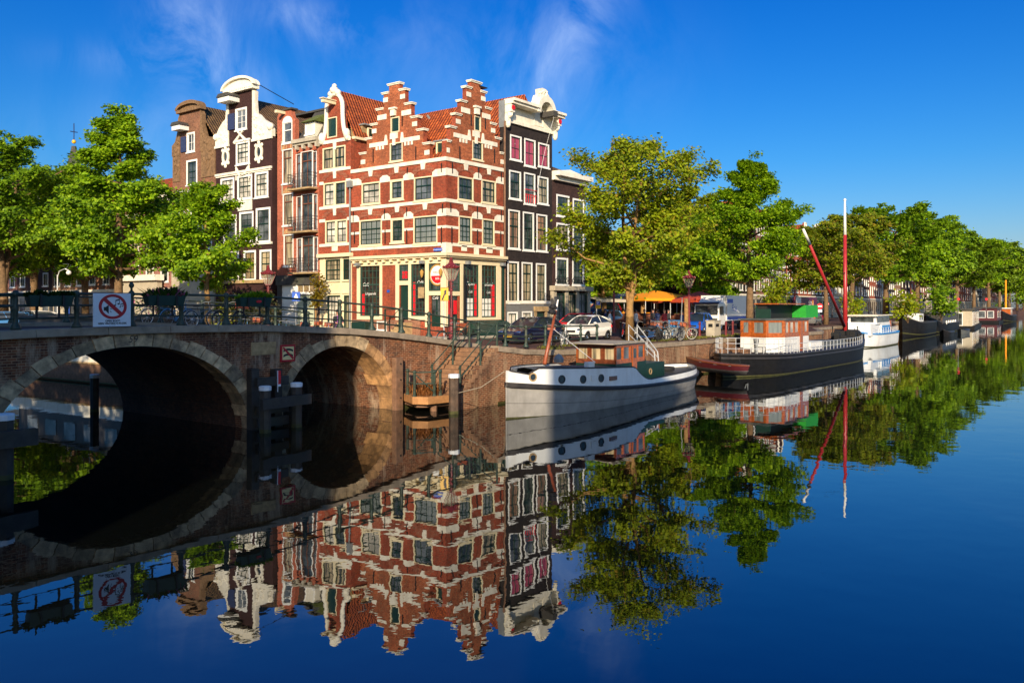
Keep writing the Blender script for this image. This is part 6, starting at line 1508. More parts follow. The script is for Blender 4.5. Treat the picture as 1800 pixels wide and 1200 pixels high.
# stern end (towards the viewer) is a three sided bay
pl = [(ub, wN), (ua, wN), (u2, .5), (u3, -.6), (u4, wFr), (ub, wFr)]
mb = MB(lambda u, w, z: FB(u, z, w)); mb.prism(pl, hz0, hz1); mb.build('deckhouse', 'boat_white', bg_)
for (a, b), (c, d), nn in ((pl[0], pl[1], 5), (pl[1], pl[2], 1), (pl[2], pl[3], 1), (pl[3], pl[4], 1), (pl[4], pl[5], 4)):
    L_ = math.hypot(c - a, d - b); ux, uy = (c - a) / L_, (d - b) / L_
    # outward normal on the left-hand side in (u, w)
    F2 = (lambda a, b, c, d, ux, uy, L_: (lambda u, w, z: FB(c - ux * u + (-uy) * w * -1 * -1, d - uy * u + ux * w * 1, z)))(a, b, c, d, ux, uy, L_)
    panelled(F2, L_, nn, hz1, hz2, bg_, 'varnish', 'pane_lace' if nn == 5 else 'pane_blind', fr=.2, low=.24)
mb = MB(lambda u, w, z: FB(u, z, w)); ro = [(ub - .15, wN + .12), (ua + .05, wN + .12), (u2 + .12, .53), (u3 + .12, -.6), (u4 + .12, wFr - .12), (ub - .15, wFr - .12)]
mb.prism(ro, hz2 + .002, hz2 + .09); mb.build('deckhouse_roof', 'deck_grey', bg_)
G = lambda u, w, z: FB(u, wN + w, z); ud = bx1 - on_y(1409, 570, yn).x; MB(G).box(ud - .25, ud + .25, .003, .035, hz0 + .05, hz2 - .1).build('door', 'varnish', bg_)
cabin(bg_, FB, ub - 2.6, ub - .3, .3, 1.3, 1.0, 1.75, 'deck_locker', 'boat_white')
# green deck box and its dark interior, on the roof
gb = thing('deck_box', 'open green box with dark inside standing on the barge roof', 'box', FB(ua, 0, hz2 + .09))
g0, g1 = bx1 - on_y(1353, 545, 20.4).x, bx1 - on_y(1419, 545, 20.4).x; gm_ = g0 + (g1 - g0) * .66
zt = on_y(1380, 535, 20.4).z; zb_ = hz2 + .095
bxm = MB(FB); bxm.box(min(g1, gm_), max(g1, gm_), -.9, .75, zb_, zt - .05); bxm.build('green_side', 'bright_green', gb)
MB(FB).box(gm_ + .01, g0, -.9, -.8, zb_, zt).box(g0 - .06, g0, -.8, .1, zb_, zt - .3).build('back_panel', 'dark_green', gb)
MB(FB).box(gm_ + .01, g0 + .15, -.95, .7, zt, zt + .07).build('lid', 'varnish', gb)
MB(FB).box(gm_ + .012, g0 - .1, -.79, -.2, zb_, zt - .02).build('dark_inside', 'iron', gb)
# mast, boom, rigging
mp_ = on_y(1486, 574, 20.4); mz = on_y(1481, 412, 20.4).z; mtop = on_y(1480, 351, 20.4).z
mb = MB(); mb.tube([(mp_.x, 20.4, 1.2), (mp_.x - .1, 20.4, mz)], [.19, .13], 12); ms = mb.build('mast', 'mast_red', bg_, smooth=True)
mb = MB(); mb.tube([(mp_.x - .1, 20.4, mz), (mp_.x - .14, 20.4, mtop)], [.13, .07], 10); mb.ball((mp_.x - .14, 20.4, mtop + .05), .12, 8, 6); mb.build('mast_top', 'white_paint', ms, smooth=True)
b0_, b1_ = on_y(1484, 573, 20.3), on_y(1412, 403, 20.3); bm2 = b0_ + (b1_ - b0_) * .86
MB().tube([tuple(b0_), tuple(bm2)], [.13, .10], 10).build('boom', 'mast_red', ms, smooth=True); MB().tube([tuple(bm2), tuple(b1_)], [.12, .09], 8).build('boom_end', 'white_paint', ms, smooth=True)
rg_ = MB(); top = Vector((mp_.x - .12, 20.4, mz + .6)); rg_.tube([tuple(top), tuple(b1_)], .008, 4).tube([tuple(top), (mp_.x + 6, 20.4, 1.9)], .008, 4).tube([tuple(b1_), FB(LB - .8, 0, 1.4)], .008, 4).tube([(mp_.x - .14, 20.4, mtop - .2), (mp_.x + .5, 20.4, mtop - .5), (mp_.x + .55, 20.4, mtop - 1.6)], .008, 4)
rg_.tube([(mp_.x - 1.2, 20.2, 6.8), (mp_.x + 1.2, 20.6, 6.8)], .025, 5)
rg_.build('rigging', 'iron', ms)
# rails: low white rail round the stern and along the near side
zr = lambda p: pb(min(1, max(0, p[0] / LB)), 1.0)[2]
sp_ = []
for s in [1 - .012 * i for i in range(1, 22)]: x, b, z = pb(s, 1.0); sp_.append((x, b - .12))
far = [(x, -w) for x, w in reversed(sp_[:12])]
railrun(bg_, FB, far + [(LB - .15, 0)] + sp_, zr, .92, 22, r=.018, rails=(1, .66, .33))
fr2 = []
for s in [.735 - .03 * i for i in range(0, 20)]: x, b, z = pb(s, 1.0); fr2.append((x, b - .12))
railrun(bg_, FB, fr2, zr, .62, 20, r=.018, rails=(1, .5))
mb = MB(FB)
for s, w in ((.93, .6), (.90, -.2), (.96, -.5)): mb.box(LB * s - .25, LB * s + .25, w - .25, w + .25, 1.25, 1.65)
mb.build('deck_crate', 'old_wood', bg_)
vt = MB()
for u, w, h, r in ((LB * .905, 1.0, 1.0, .1), (LB * .62, .9, .9, .11), (LB * .53, -.2, .9, .12)): P_ = FB(u, w, 0); vt.lathe([(r, 0), (r, h * .7), (r * 1.5, h * .8), (r * 1.5, h), (0, h + .05)], P_[0], P_[1], 10, 1.2)
vt.build('vent_cowl', 'zinc', bg_)
hm = MB(FB); hm.hexa([(ub - 9, -1.2, 1.15), (ub - 3.2, -1.2, 1.15), (ub - 3.2, 1.2, 1.15), (ub - 9, 1.2, 1.15), (ub - 8.8, -1, 1.6), (ub - 3.4, -1, 1.6), (ub - 3.4, 1, 1.6), (ub - 8.8, 1, 1.6)]).build('hatch_cover', 'deck_grey', bg_)
wl_ = MB(FB); wl_.box(2.2, 3.4, -.7, .7, 1.4, 2.2).tube([(2.8, -.9, 2.1), (2.8, .9, 2.1)], .2, 10); wl_.build('windlass', 'iron', bg_)
tr_ = MB(FB); rg = random.Random(6)
for k in range(9): u, w = rg.uniform(1.6, 6.0), rg.uniform(-1.2, 1.2); a_ = rg.uniform(.15, .4); tr_.box(u - a_, u + a_, w - a_, w + a_, 1.4, 1.5 + rg.uniform(.15, .8))
for k in range(5): u, w = rg.uniform(1.4, 5.0), rg.uniform(-1.0, 1.0); tr_.tube([(u, w, 1.4), (u + rg.uniform(-.2, .2), w, 2.0 + rg.uniform(.2, .9))], .04, 6)
tr_.build('deck_gear', 'iron', bg_)
an_ = MB(lambda u, w, z: FB(LB * .955 + u, pb(.955, .6)[1] + .02 + w, z)); an_.tube([(-.0, .04, .95), (0, .06, .35)], .035, 6).tube([(-.35, .04, .62), (-.22, .06, .38), (0, .06, .32), (.22, .06, .38), (.35, .04, .62)], .035, 6).build('anchor', 'zinc', bg_)
c_ch = thing('deck_chair', 'grey deck chair behind the stern rail of the barge', 'chair', FB(LB * .84, .7, 1.25))
cF = lambda u, w, z: FB(LB * .84 + u, .9 - w, 1.2 + z)
mb = MB(cF)
for u in (0, .5):
    for w in (0, .5): mb.tube([(u, w, 0), (u, w, .45 if w == 0 else .45)], .02, 5)
    mb.tube([(u, .5, .45), (u, .56, .95)], .02, 5)
mb.build('frame', 'iron', c_ch); MB(cF).box(0, .5, 0, .5, .43, .46).build('seat', 'zinc', c_ch); MB(cF).box(0, .5, .5, .54, .6, .95).build('backrest', 'zinc', c_ch)
# ================================================================== boats further along
def simple_barge(name, label, px, py, depth_len, bwid, sh, mat, bow=.5, dmat='deck_grey', group=None):
    x, y = gp_at(px, py); y += bwid
    T = thing(name, label, 'boat', (x, y, 0), group=group)
    a = math.atan2(quay(x + depth_len) - quay(x), depth_len)
    F = boatF(x, y, a)
    p_ = hull(T, F, depth_len, bwid, lambda s: sh + bow * (1 - min(1, s / .22)) ** 2 + .15 * max(0, s - .8) / .2, -.5, .92, [('hull', mat, 0, 1, 0), ('gunwale', 'boat_rail' if mat != 'boat_white' else 'boat_blue', .95, 1.02, .04), ('waterline', 'algae', .27, .33, .006)], deck=.92, deckmat=dmat, power=3, sternp=5, rake=.4)
    return T, F, p_, x, y
T, F, p_, cx0, cy0 = simple_barge('cabin_cruiser', 'white motor cruiser with blue-curtained cabin windows', 1537, 613, 15.5, 1.9, 1.35, 'boat_white', .35)
cabin(T, F, 1.2, 5.6, -1.35, 1.35, 1.2, 2.35, 'fore_cabin', 'boat_white', .12)
cb = cabin(T, F, 5.6, 10.2, -1.45, 1.45, 1.2, 2.3, 'main_cabin', 'boat_white', .06)
wh = cabin(T, F, 3.4, 10.0, -1.4, 1.4, 2.3, 3.15, 'wheelhouse', 'boat_white', .1)
G = lambda u, w, z: F(u, -1.42 - w, z)
MB(G).box(3.75, 6.0, -.03, .0, 2.5, 3.0).box(6.2, 9.6, -.03, .0, 2.5, 3.0).build('window', 'pane_dark', T)
cu_ = MB(G)
for i in range(9): cu_.box(6.0 + i * .45, 6.0 + i * .45 + .36, -.01, .02 + .01 * (i % 2), 1.5, 2.15)
cu_.build('curtain_window', 'boat_blue', T)
G2 = lambda u, w, z: F(3.45 - w, u, z); MB(G2).box(-1.1, 1.1, -.02, .04, 2.5, 3.0).build('windscreen', 'pane_dark', T)
MB(F).box(2.9, 10.5, -1.6, 1.6, 3.15, 3.24).build('roof', 'white_stone', T)
MB(F).box(10.3, 10.9, -1.4, 1.4, 1.2, 2.6).build('companion_door', 'varnish', T)
railrun(T, F, [(0.4, -.3), (3, -1.6), (9, -1.75), (15, -1.3)], 1.35, .6, 14, r=.02)
T, F, p_, x, y = simple_barge('houseboat_barge', 'black barge bow with white cabin behind the white cruiser', 1618, 592.5, 20, 2.2, 1.9, 'boat_black', 1.0)
cabin(T, F, 5, 9, -1.3, 1.3, 1.8, 3.1, 'cabin', 'boat_white'); MB(lambda u, w, z: F(u, -1.3 - w, z)).box(5.4, 6.2, 0, .03, 2.2, 2.8).box(7.2, 8.2, 0, .03, 2.2, 2.8).build('window', 'pane_dark', T)
T, F, p_, x, y = simple_barge('houseboat_barge', 'dark barge with long black roof and a row of small white fenders', 1658, 587, 28, 2.3, 1.5, 'boat_black', 1.3)
cabin(T, F, 4, 24, -1.8, 1.8, 1.4, 3.0, 'cabin', 'boat_rail', .2); MB(F).box(3.8, 24.4, -1.9, 1.9, 3.0, 3.12).build('roof', 'deck_grey', T)
fm = MB(F)
for i in range(6): fm.ball((6 + i * 2.4, -2.05, 1.6), (.12, .12, .32), 6, 5)
fm.build('fender', 'white_paint', T)
T, F, p_, x, y = simple_barge('dinghy', 'dark rowing boat with bright blue inside moored beside the dark barges', 1670, 592, 6.0, .75, .62, 'boat_black', .35, 'boat_blue')
T, F, p_, x, y = simple_barge('dinghy', 'small grey-green boat in front of the beige houseboat', 1699, 587, 6.0, .7, .55, 'deck_grey', .2)
def houseboat(label, px0, py0, L_, wid, z1, wmat, rmat, wins, base='boat_black'):
    x, y = gp_at(px0, py0); T = thing('houseboat', label, 'houseboat', (x, y, 0))
    a = math.atan2(quay(x + L_) - quay(x), L_); F = boatF(x, y, a)
    MB(F).box(-.6, L_ + .6, -.4, wid + .2, -.4, .55).build('float', base, T)
    MB(F).box(0, L_, 0, wid, .55, z1).build('wall', wmat, T); MB(F).box(-.5, L_ + .4, -.5, wid + .3, z1, z1 + .22).build('roof', rmat, T)
    for nm_, G in (('side', lambda u, w, z: F(u, -w, z)), ('end', lambda u, w, z: F(-w, wid - u, z))):
        for a_, b_, c_, d_, mat in wins[nm_]:
            o = MB(G).box(a_ - .1, b_ + .1, .003, .05, c_ - .1, d_ + .1).build('window', 'white_paint', T); MB(G).box(a_, b_, .051, .056, c_, d_).build('pane', mat, o)
    return T, F
houseboat('beige flat-roofed houseboat with tall white windows', 1709, 578.5, 32, 5.0, 3.4, 'beige_plaster', 'lead_dark', {'side': [(1.0, 3.6, .8, 3.0, 'pane_curtain'), (5, 8, .8, 3, 'pane_lace'), (11, 16, .9, 3, 'pane_curtain'), (20, 24, .9, 3, 'pane_lace'), (26, 30, .9, 3, 'pane_grey')], 'end': [(.5, 1.6, 1.0, 2.8, 'pane_dark'), (2.2, 3.4, .7, 2.8, 'pane_dark')]})
houseboat('dark red houseboat with one square window, at the far bend', 1753, 567.5, 16, 5.0, 3.6, 'maroon_paint', 'lead_dark', {'side': [(1.5, 5, 1.4, 2.8, 'pane_lace'), (9, 12, 1.3, 2.8, 'pane_grey')], 'end': [(1, 2.4, 1.3, 2.8, 'pane_grey'), (3, 4.2, 1.3, 2.8, 'pane_grey')]})
T, F, p_, x, y = simple_barge('sailing_barge', 'black sailing barge with orange deckhouse and tall orange mast, furthest boat', 1781, 566, 22, 2.4, 1.6, 'boat_black', 1.2)
cabin(T, F, 4, 12, -1.6, 1.6, 1.6, 3.4, 'deckhouse', 'varnish'); MB(F).box(3.6, 12.4, -1.8, 1.8, 3.4, 3.6).build('roof', 'white_paint', T)
MB(lambda u, w, z: F(u, -1.6 - w, z)).box(5, 7, .003, .04, 2.3, 3.1).box(8.5, 10.5, .003, .04, 2.3, 3.1).build('window', 'pane_lace', T)
q = at_depth(1768, 492, 200); P_ = F(-2, 0, 0); mq = at_depth(1768, 560, math.hypot(P_[0], P_[1]) * .985)
MB().tube([(mq.x, mq.y, 1.0), (mq.x, mq.y, at_depth(1768, 492, math.hypot(P_[0], P_[1]) * .985).z)], [.3, .2], 8).build('mast', 'orange_cloth', T)
# boat on the side canal, seen through the big arch
hb_ = thing('houseboat', 'brown hulled houseboat with cream upper strake seen through the big arch', 'houseboat', (24.4, 45, 0))
FH = boatF(24.6, 37.5, PI / 2 + .04)
ph2 = hull(hb_, FH, 20, 1.9, lambda s: 1.75 + .3 * (1 - min(1, s / .3)) ** 2, -.5, .85, [('hull', 'old_wood', 0, .72, 0), ('upper_strake', 'white_stone', .72, 1, .01), ('rub_rail', 'sandstone', .70, .74, .05), ('waterline', 'algae', .24, .28, .02)], deck=.97, power=3, sternp=5, rake=.3)
cabin(hb_, FH, 3.5, 17, -1.4, 1.4, 1.8, 3.5, 'cabin', 'boat_rail'); MB(FH).box(3.2, 17.3, -1.6, 1.6, 3.5, 3.62).build('roof', 'lead_dark', hb_)
mb = MB(lambda u, w, z: FH(u, 1.4 + w, z))
for i in range(6): mb.box(4.2 + i * 2.1, 5.4 + i * 2.1, .003, .03, 2.3, 3.2)
mb.build('window', 'pane_grey', hb_)
# ------------------------------------------------------------------ cars (front at -x in local space)
def wheel(T, F, x, y, r, w=.2, parts=True):
    G = lambda u, ww, z: F(x + u, y + ww, r + z)
    mb = MB(G); n = 18; prof = [(r * .62, -w / 2), (r * .95, -w / 2), (r, -w * .3), (r, w * .3), (r * .95, w / 2), (r * .62, w / 2)]
    vs = [(a * math.cos(2 * PI * j / n), b, a * math.sin(2 * PI * j / n)) for a, b in prof for j in range(n)]
    fs = [(i * n + j, i * n + (j + 1) % n, (i + 1) * n + (j + 1) % n, (i + 1) * n + j) for i in range(5) for j in range(n)]
    mb.add(vs, fs); wh = mb.build('wheel', 'rubber', T, smooth=True)
    s = -1 if y < 0 else 1
    rm = MB(G); rm.disc((0, 0), .001, r * .18, -s * .02, s * w * .36, 10).disc((0, 0), r * .56, r * .66, -w * .3, w * .42 * s, 18)
    for k in range(7): a = 2 * PI * k / 7; rm.tube([(r * .12 * math.cos(a), s * w * .34, r * .12 * math.sin(a)), (r * .6 * math.cos(a), s * w * .30, r * .6 * math.sin(a))], r * .07, 5)
    rm.build('rim', 'chrome', wh); MB(G).disc((0, 0), .001, r * .6, -.03, .02, 14).build('hub_back', 'iron', wh)
    return wh
def arch_cut(low, cx_, r, n=8):
    return [(cx_ - r * math.cos(PI * i / n), low + (r * math.sin(PI * i / n))) for i in range(n + 1)]
CARS = {
 'sedan': dict(L=4.45, W=1.76, up=[(4.44, .52), (4.42, .86), (4.30, .97), (3.75, .99), (2.4, .96), (1.25, .91), (.55, .80), (.12, .68), (.0, .58), (.03, .32)], wh=(.82, 3.52, .32), gb=[(1.20, .90), (3.98, .98)], gt=[(2.02, 1.36), (3.15, 1.38)]),
 'hatch': dict(L=3.55, W=1.63, up=[(3.54, .45), (3.56, .80), (3.44, 1.08), (2.6, 1.05), (1.5, 1.02), (.80, .97), (.28, .84), (.03, .66), (.0, .50), (.04, .30)], wh=(.66, 2.96, .30), gb=[(.78, .96), (3.46, 1.06)], gt=[(1.50, 1.40), (2.55, 1.42)], arc=.07, fast=.34),
 'city': dict(L=3.5, W=1.62, up=[(3.48, .45), (3.5, .85), (3.42, 1.05), (2.6, 1.02), (1.4, .98), (.72, .92), (.22, .80), (.0, .62), (.0, .45), (.04, .28)], wh=(.62, 2.9, .29), gb=[(.62, .92), (3.44, 1.04)], gt=[(1.45, 1.44), (3.0, 1.47)]),
 'mpv': dict(L=4.2, W=1.75, up=[(4.18, .5), (4.2, .9), (4.12, 1.12), (3.0, 1.1), (1.6, 1.05), (.9, 1.0), (.25, .85), (.0, .65), (.02, .32)], wh=(.8, 3.4, .32), gb=[(.85, .98), (4.1, 1.1)], gt=[(1.7, 1.58), (3.8, 1.6)]),
}
def car(label, style, paint, loc, rz, plate_=True, cat='car', group=None, name='parked_car', ctr=False):
    D = CARS[style]; L_, W = D['L'], D['W']
    if ctr: loc = (loc[0] - math.cos(rz) * L_ / 2, loc[1] - math.sin(rz) * L_ / 2, loc[2])
    T = thing(name, label, cat, loc, rz, group, local=True); F = ident
    low = .24; wf, wr, r = D['wh']
    pr = [(x, z) for x, z in D['up']]
    bot = [(.06, low)] + arch_cut(low, wf, r + .055) + arch_cut(low, wr, r + .055) + [(L_ - .06, low)]
    full = bot + pr                                    # closed side outline
    mb = MB(); h = W / 2
    # three slices: tucked sill, widest at mid height, narrowing to the belt line
    def wz(x, z):
        k = 1 - .05 * max(0, (z - .6)) / .4 - .05 * max(0, (.5 - z)) / .3
        e = min(x, L_ - x); k *= 1 - .13 * max(0, 1 - e / .45) ** 2
        return h * k
    n = len(full)
    vs = [(x, -wz(x, z), z) for x, z in full] + [(x, wz(x, z), z) for x, z in full]
    tri = tessellate_polygon([[Vector((x, z, 0)) for x, z in full]])
    fs = [tuple(t_) for t_ in tri] + [tuple(i + n for i in reversed(t_)) for t_ in tri] + [(i, (i + 1) % n, (i + 1) % n + n, i + n) for i in range(n)]
    mb.add(vs, fs); body = mb.build('body', paint, T, bevel=.035)
    (b0, zb0), (b1, zb1) = D['gb']; (t0_, zt0), (t1_, zt1) = D['gt']; wb, wt = h * .93, h * .70
    # glasshouse: windscreen, arched roof and rear window as one chain of points, narrowing upward
    arc = D.get('arc', .05); zmx = max(zt0, zt1)
    chain = [(b0, zb0), (b0 + (t0_ - b0) * .55, zb0 + (zt0 - zb0) * .6), (t0_, zt0)] + [(t0_ + (t1_ - t0_) * k, zt0 + (zt1 - zt0) * k + arc * math.sin(PI * k)) for k in (.2, .4, .6, .8)] + [(t1_, zt1), (t1_ + (b1 - t1_) * .45, zt1 - (zt1 - zb1) * D.get('fast', .3)), (b1, zb1)]
    def hw(z, zb): k = min(1, max(0, (z - zb) / (zmx - zb))); return wb + (wt - wb) * k ** 1.3
    m_ = len(chain); G_ = lambda p, dx=0: (hw(p[1], zb0) + dx)
    mb = MB(); vs = [(x, -G_((x, z)), z - .012) for x, z in chain] + [(x, G_((x, z)), z - .012) for x, z in chain]
    side = [Vector((x, z, 0)) for x, z in chain]; tri = tessellate_polygon([side])
    mb.add(vs, [tuple(t_) for t_ in tri] + [tuple(i + m_ for i in reversed(t_)) for t_ in tri] + [(i, i + 1, i + 1 + m_, i + m_) for i in range(m_ - 1)] + [(m_ - 1, 0, m_, 2 * m_ - 1)]); mb.build('window', 'car_glass', T, bevel=.02)
    rf = MB(); top = chain[2:8]; n_ = len(top); vs = []
    for x, z in top: g = G_((x, z)); vs += [(x, -g - .02, z - .05), (x, -g * .86, z + .012), (x, 0, z + .03), (x, g * .86, z + .012), (x, g + .02, z - .05)]
    rf.add(vs, [(5 * i + k, 5 * i + k + 1, 5 * i + k + 6, 5 * i + k + 5) for i in range(n_ - 1) for k in range(4)])
    for s in (-1, 1):
        P3 = lambda p, s=s: (p[0], s * (G_(p) + .0), p[1])
        rf.tube([P3(p) for p in chain[:3]], [.035, .025, .02], 6).tube([P3(p) for p in chain[2:8]], .02, 6).tube([P3(p) for p in chain[7:]], [.03, .06, .09], 6)
        xm = b0 + (b1 - b0) * D.get('bp', .56); xt = t0_ + (t1_ - t0_) * .62; rf.tube([(xm, s * wb * .99, zb0), (xt, s * (G_((xt, zt0)) + .0), zt0 + arc * .6)], .022, 6)
    rf.build('roof', paint, T, smooth=True, fix=False)
    for x in (wf, wr):
        for s in (-1, 1): wheel(T, F, x, s * (h - .13), r)
        MB().box(x - r - .04, x + r + .04, -h + .26, h - .26, low, .6).build('wheel_well', 'iron', T)
    for s in (-1, 1):
        MB().ball((.13, s * h * .66, .64), (.13, .2, .085), 10, 6).build('headlight', 'lamp_glass' if False else 'chrome', T)
        MB().ball((L_ - .06, s * h * .78, .8), (.07, .13, .12), 8, 6).build('tail_light', 'bright_red', T)
        MB().ball((b0 + .55, s * (h + .06), zb0 + .07), (.09, .11, .07), 8, 6).build('mirror', paint, T)
    MB().box(-.025, .06, -h * .40, h * .40, .50, .62).build('grille', 'chrome' if style == 'sedan' else 'iron', T)
    MB().box(-.03, .06, -h * .7, h * .7, .28, .38).build('bumper_intake', 'iron', T)
    if plate_: MB().box(-.045, -.0, -.26, .26, .39, .49).build('number_plate', 'sign_yellow', T)
    sm = MB()
    for s in (-1, 1): sm.box(b0 + .55 + .4, b0 + .55 + .56, s * (h - .015) - .02, s * (h - .015) + .02, .80, .83)
    sm.build('door_handle', 'chrome' if style == 'hatch' else 'iron', T)
    return T
def place(px, py, depth, rz=0, z=None):
    p = at_depth(px, py, depth); return (p.x, p.y, gz(p.x, p.y) if z is None else z)
gpt = 'cars parked by the canals'
x = on_y(878, 0, 27.6).x; x = 27.9 / (ray(884, 0)[1]) * ray(884, 0)[0]
def along_y(px, y): a, b, _ = ray(px, 0); return a / b * y
car('dark navy sedan with a yellow number plate parked behind the quay railing', 'sedan', 'navy_car', (along_y(893, 27.8), 27.8, G0 + .02), rad(2), group=gpt)
car('white rounded hatchback parked nose to tail behind the navy sedan', 'hatch', 'white_car', (along_y(1003, 27.9), 27.9, G0 + .01), 0, False, group=gpt)
car('bright blue small hatchback parked facing left before the truck', 'city', 'blue_car', (along_y(1216, 28.0), 28.0, G0 + .01), rad(12), False, group=gpt)
car('silver grey hatchback right of the barge deckhouse', 'hatch', 'silver_car', (along_y(1415, 30), 30, G0 + .01), rad(180 + 6), False, group=gpt).location.x += 3.2
car('dark red people carrier facing left beyond the barge deckhouse', 'mpv', 'red_car', (along_y(1441, 32.5), 32.5, G0 + .01), rad(18), False, group=gpt)
car('red car half hidden behind the white hatchback', 'city', 'bright_red', (along_y(990, 33.4), 33.4, G0 + .01), 0, False, group=gpt)
car('black car at the left, seen between the planters under the railing', 'sedan', 'black_car', place(292, 570, 58), rad(150), False, group=gpt, ctr=True)
car('pale blue van parked at the far left behind the bridge railing', 'mpv', 'van_blue', place(34, 560, 62), rad(150), False, group=gpt, ctr=True)
car('white car right of the pale blue van at the far left', 'mpv', 'van_white', place(82, 560, 72), rad(150), False, group=gpt, ctr=True)
vn = car('blue van with a ladder behind the plum house corner', 'mpv', 'van_blue', (along_y(1040, 41), 41, G0), 0, False, group=gpt)
rs2 = car('red van at the left end of the market', 'mpv', 'bright_red', (along_y(1035, 46), 46, G0), rad(0), False, group=gpt); rs2.scale = (1.2, 1.1, 1.45)
# ------------------------------------------------------------------ the truck
tk = thing('box_truck', 'white box truck with a dark visor facing left behind the blue hatchback', 'truck', (along_y(1241, 30.2), 30.2, G0), rad(4), local=True)
cw = 1.15
mb = MB(); mb.hexa([(0, -cw, .55), (1.9, -cw, .55), (1.9, cw, .55), (0, cw, .55), (.22, -cw * .97, 2.75), (1.9, -cw * .97, 2.75), (1.9, cw * .97, 2.75), (.22, cw * .97, 2.75)]); mb.build('cab', 'white_car', tk, bevel=.07)
MB().hexa([(.05, -1.02, 1.55), (.09, -1.02, 1.55), (.09, 1.02, 1.55), (.05, 1.02, 1.55), (.135, -.98, 2.45), (.2, -.98, 2.45), (.2, .98, 2.45), (.135, .98, 2.45)]).build('windscreen', 'car_glass', tk)
MB().hexa([(.35, -cw - .012, 1.6), (1.3, -cw - .012, 1.5), (1.3, -cw + .1, 1.5), (.35, -cw + .1, 1.6), (.5, -cw * .985, 2.4), (1.3, -cw * .985, 2.4), (1.3, -cw + .1, 2.4), (.5, -cw + .1, 2.4)]).build('side_window', 'car_glass', tk)
MB().box(-.15, .5, -1.1, 1.1, 2.62, 2.78).build('visor', 'cloth_navy', tk)
MB().box(-.06, .1, -1.0, 1.0, .95, 1.2).build('grille', 'iron', tk); MB().box(-.1, .3, -1.15, 1.15, .42, .72).build('bumper', 'white_car', tk)
lettering('RENAULT', .14, lambda u, w, z: (-.02 + .05 - w, -u, z), 0, 1.32, .06, 'iron', tk)
for s in (-1, 1): MB().box(.12, .3, s * 1.3 - .12, s * 1.3 + .12, 1.7, 2.35).build('mirror', 'iron', tk); MB().ball((-.08, s * .85, .58), (.06, .16, .09), 8, 5).build('headlight', 'chrome', tk)
bx = MB(); bx.box(2.0, 7.6, -1.2, 1.2, .95, 3.45); cgo = bx.build('cargo_box', 'van_white', tk)
lettering('Fris', .95, lambda u, w, z: (2.9 + u, -1.2 - w, z), 1.0, 1.9, .012, 'sign_blue', cgo, shear=.2); MB(lambda u, w, z: (u, -1.2 - w, z)).box(2.0, 7.6, .003, .008, 1.05, 1.35).box(2.0, 3.6, .003, .008, 2.7, 3.1).build('blue_stripe', 'sign_blue', cgo)
MB().hexa([(1.0, -1.05, 2.76), (1.9, -1.05, 2.76), (1.9, 1.05, 2.76), (1.0, 1.05, 2.76), (1.7, -1.0, 3.3), (1.9, -1.0, 3.3), (1.9, 1.0, 3.3), (1.7, 1.0, 3.3)]).build('wind_deflector', 'white_car', tk)
tk.scale = (.92, .95, .85)
for x in (.85, 6.2):
    for s in (-1, 1): wheel(tk, ident, x, s * .98, .46, .28)
MB().box(1.9, 7.5, -1.0, 1.0, .6, .95).build('chassis', 'iron', tk)
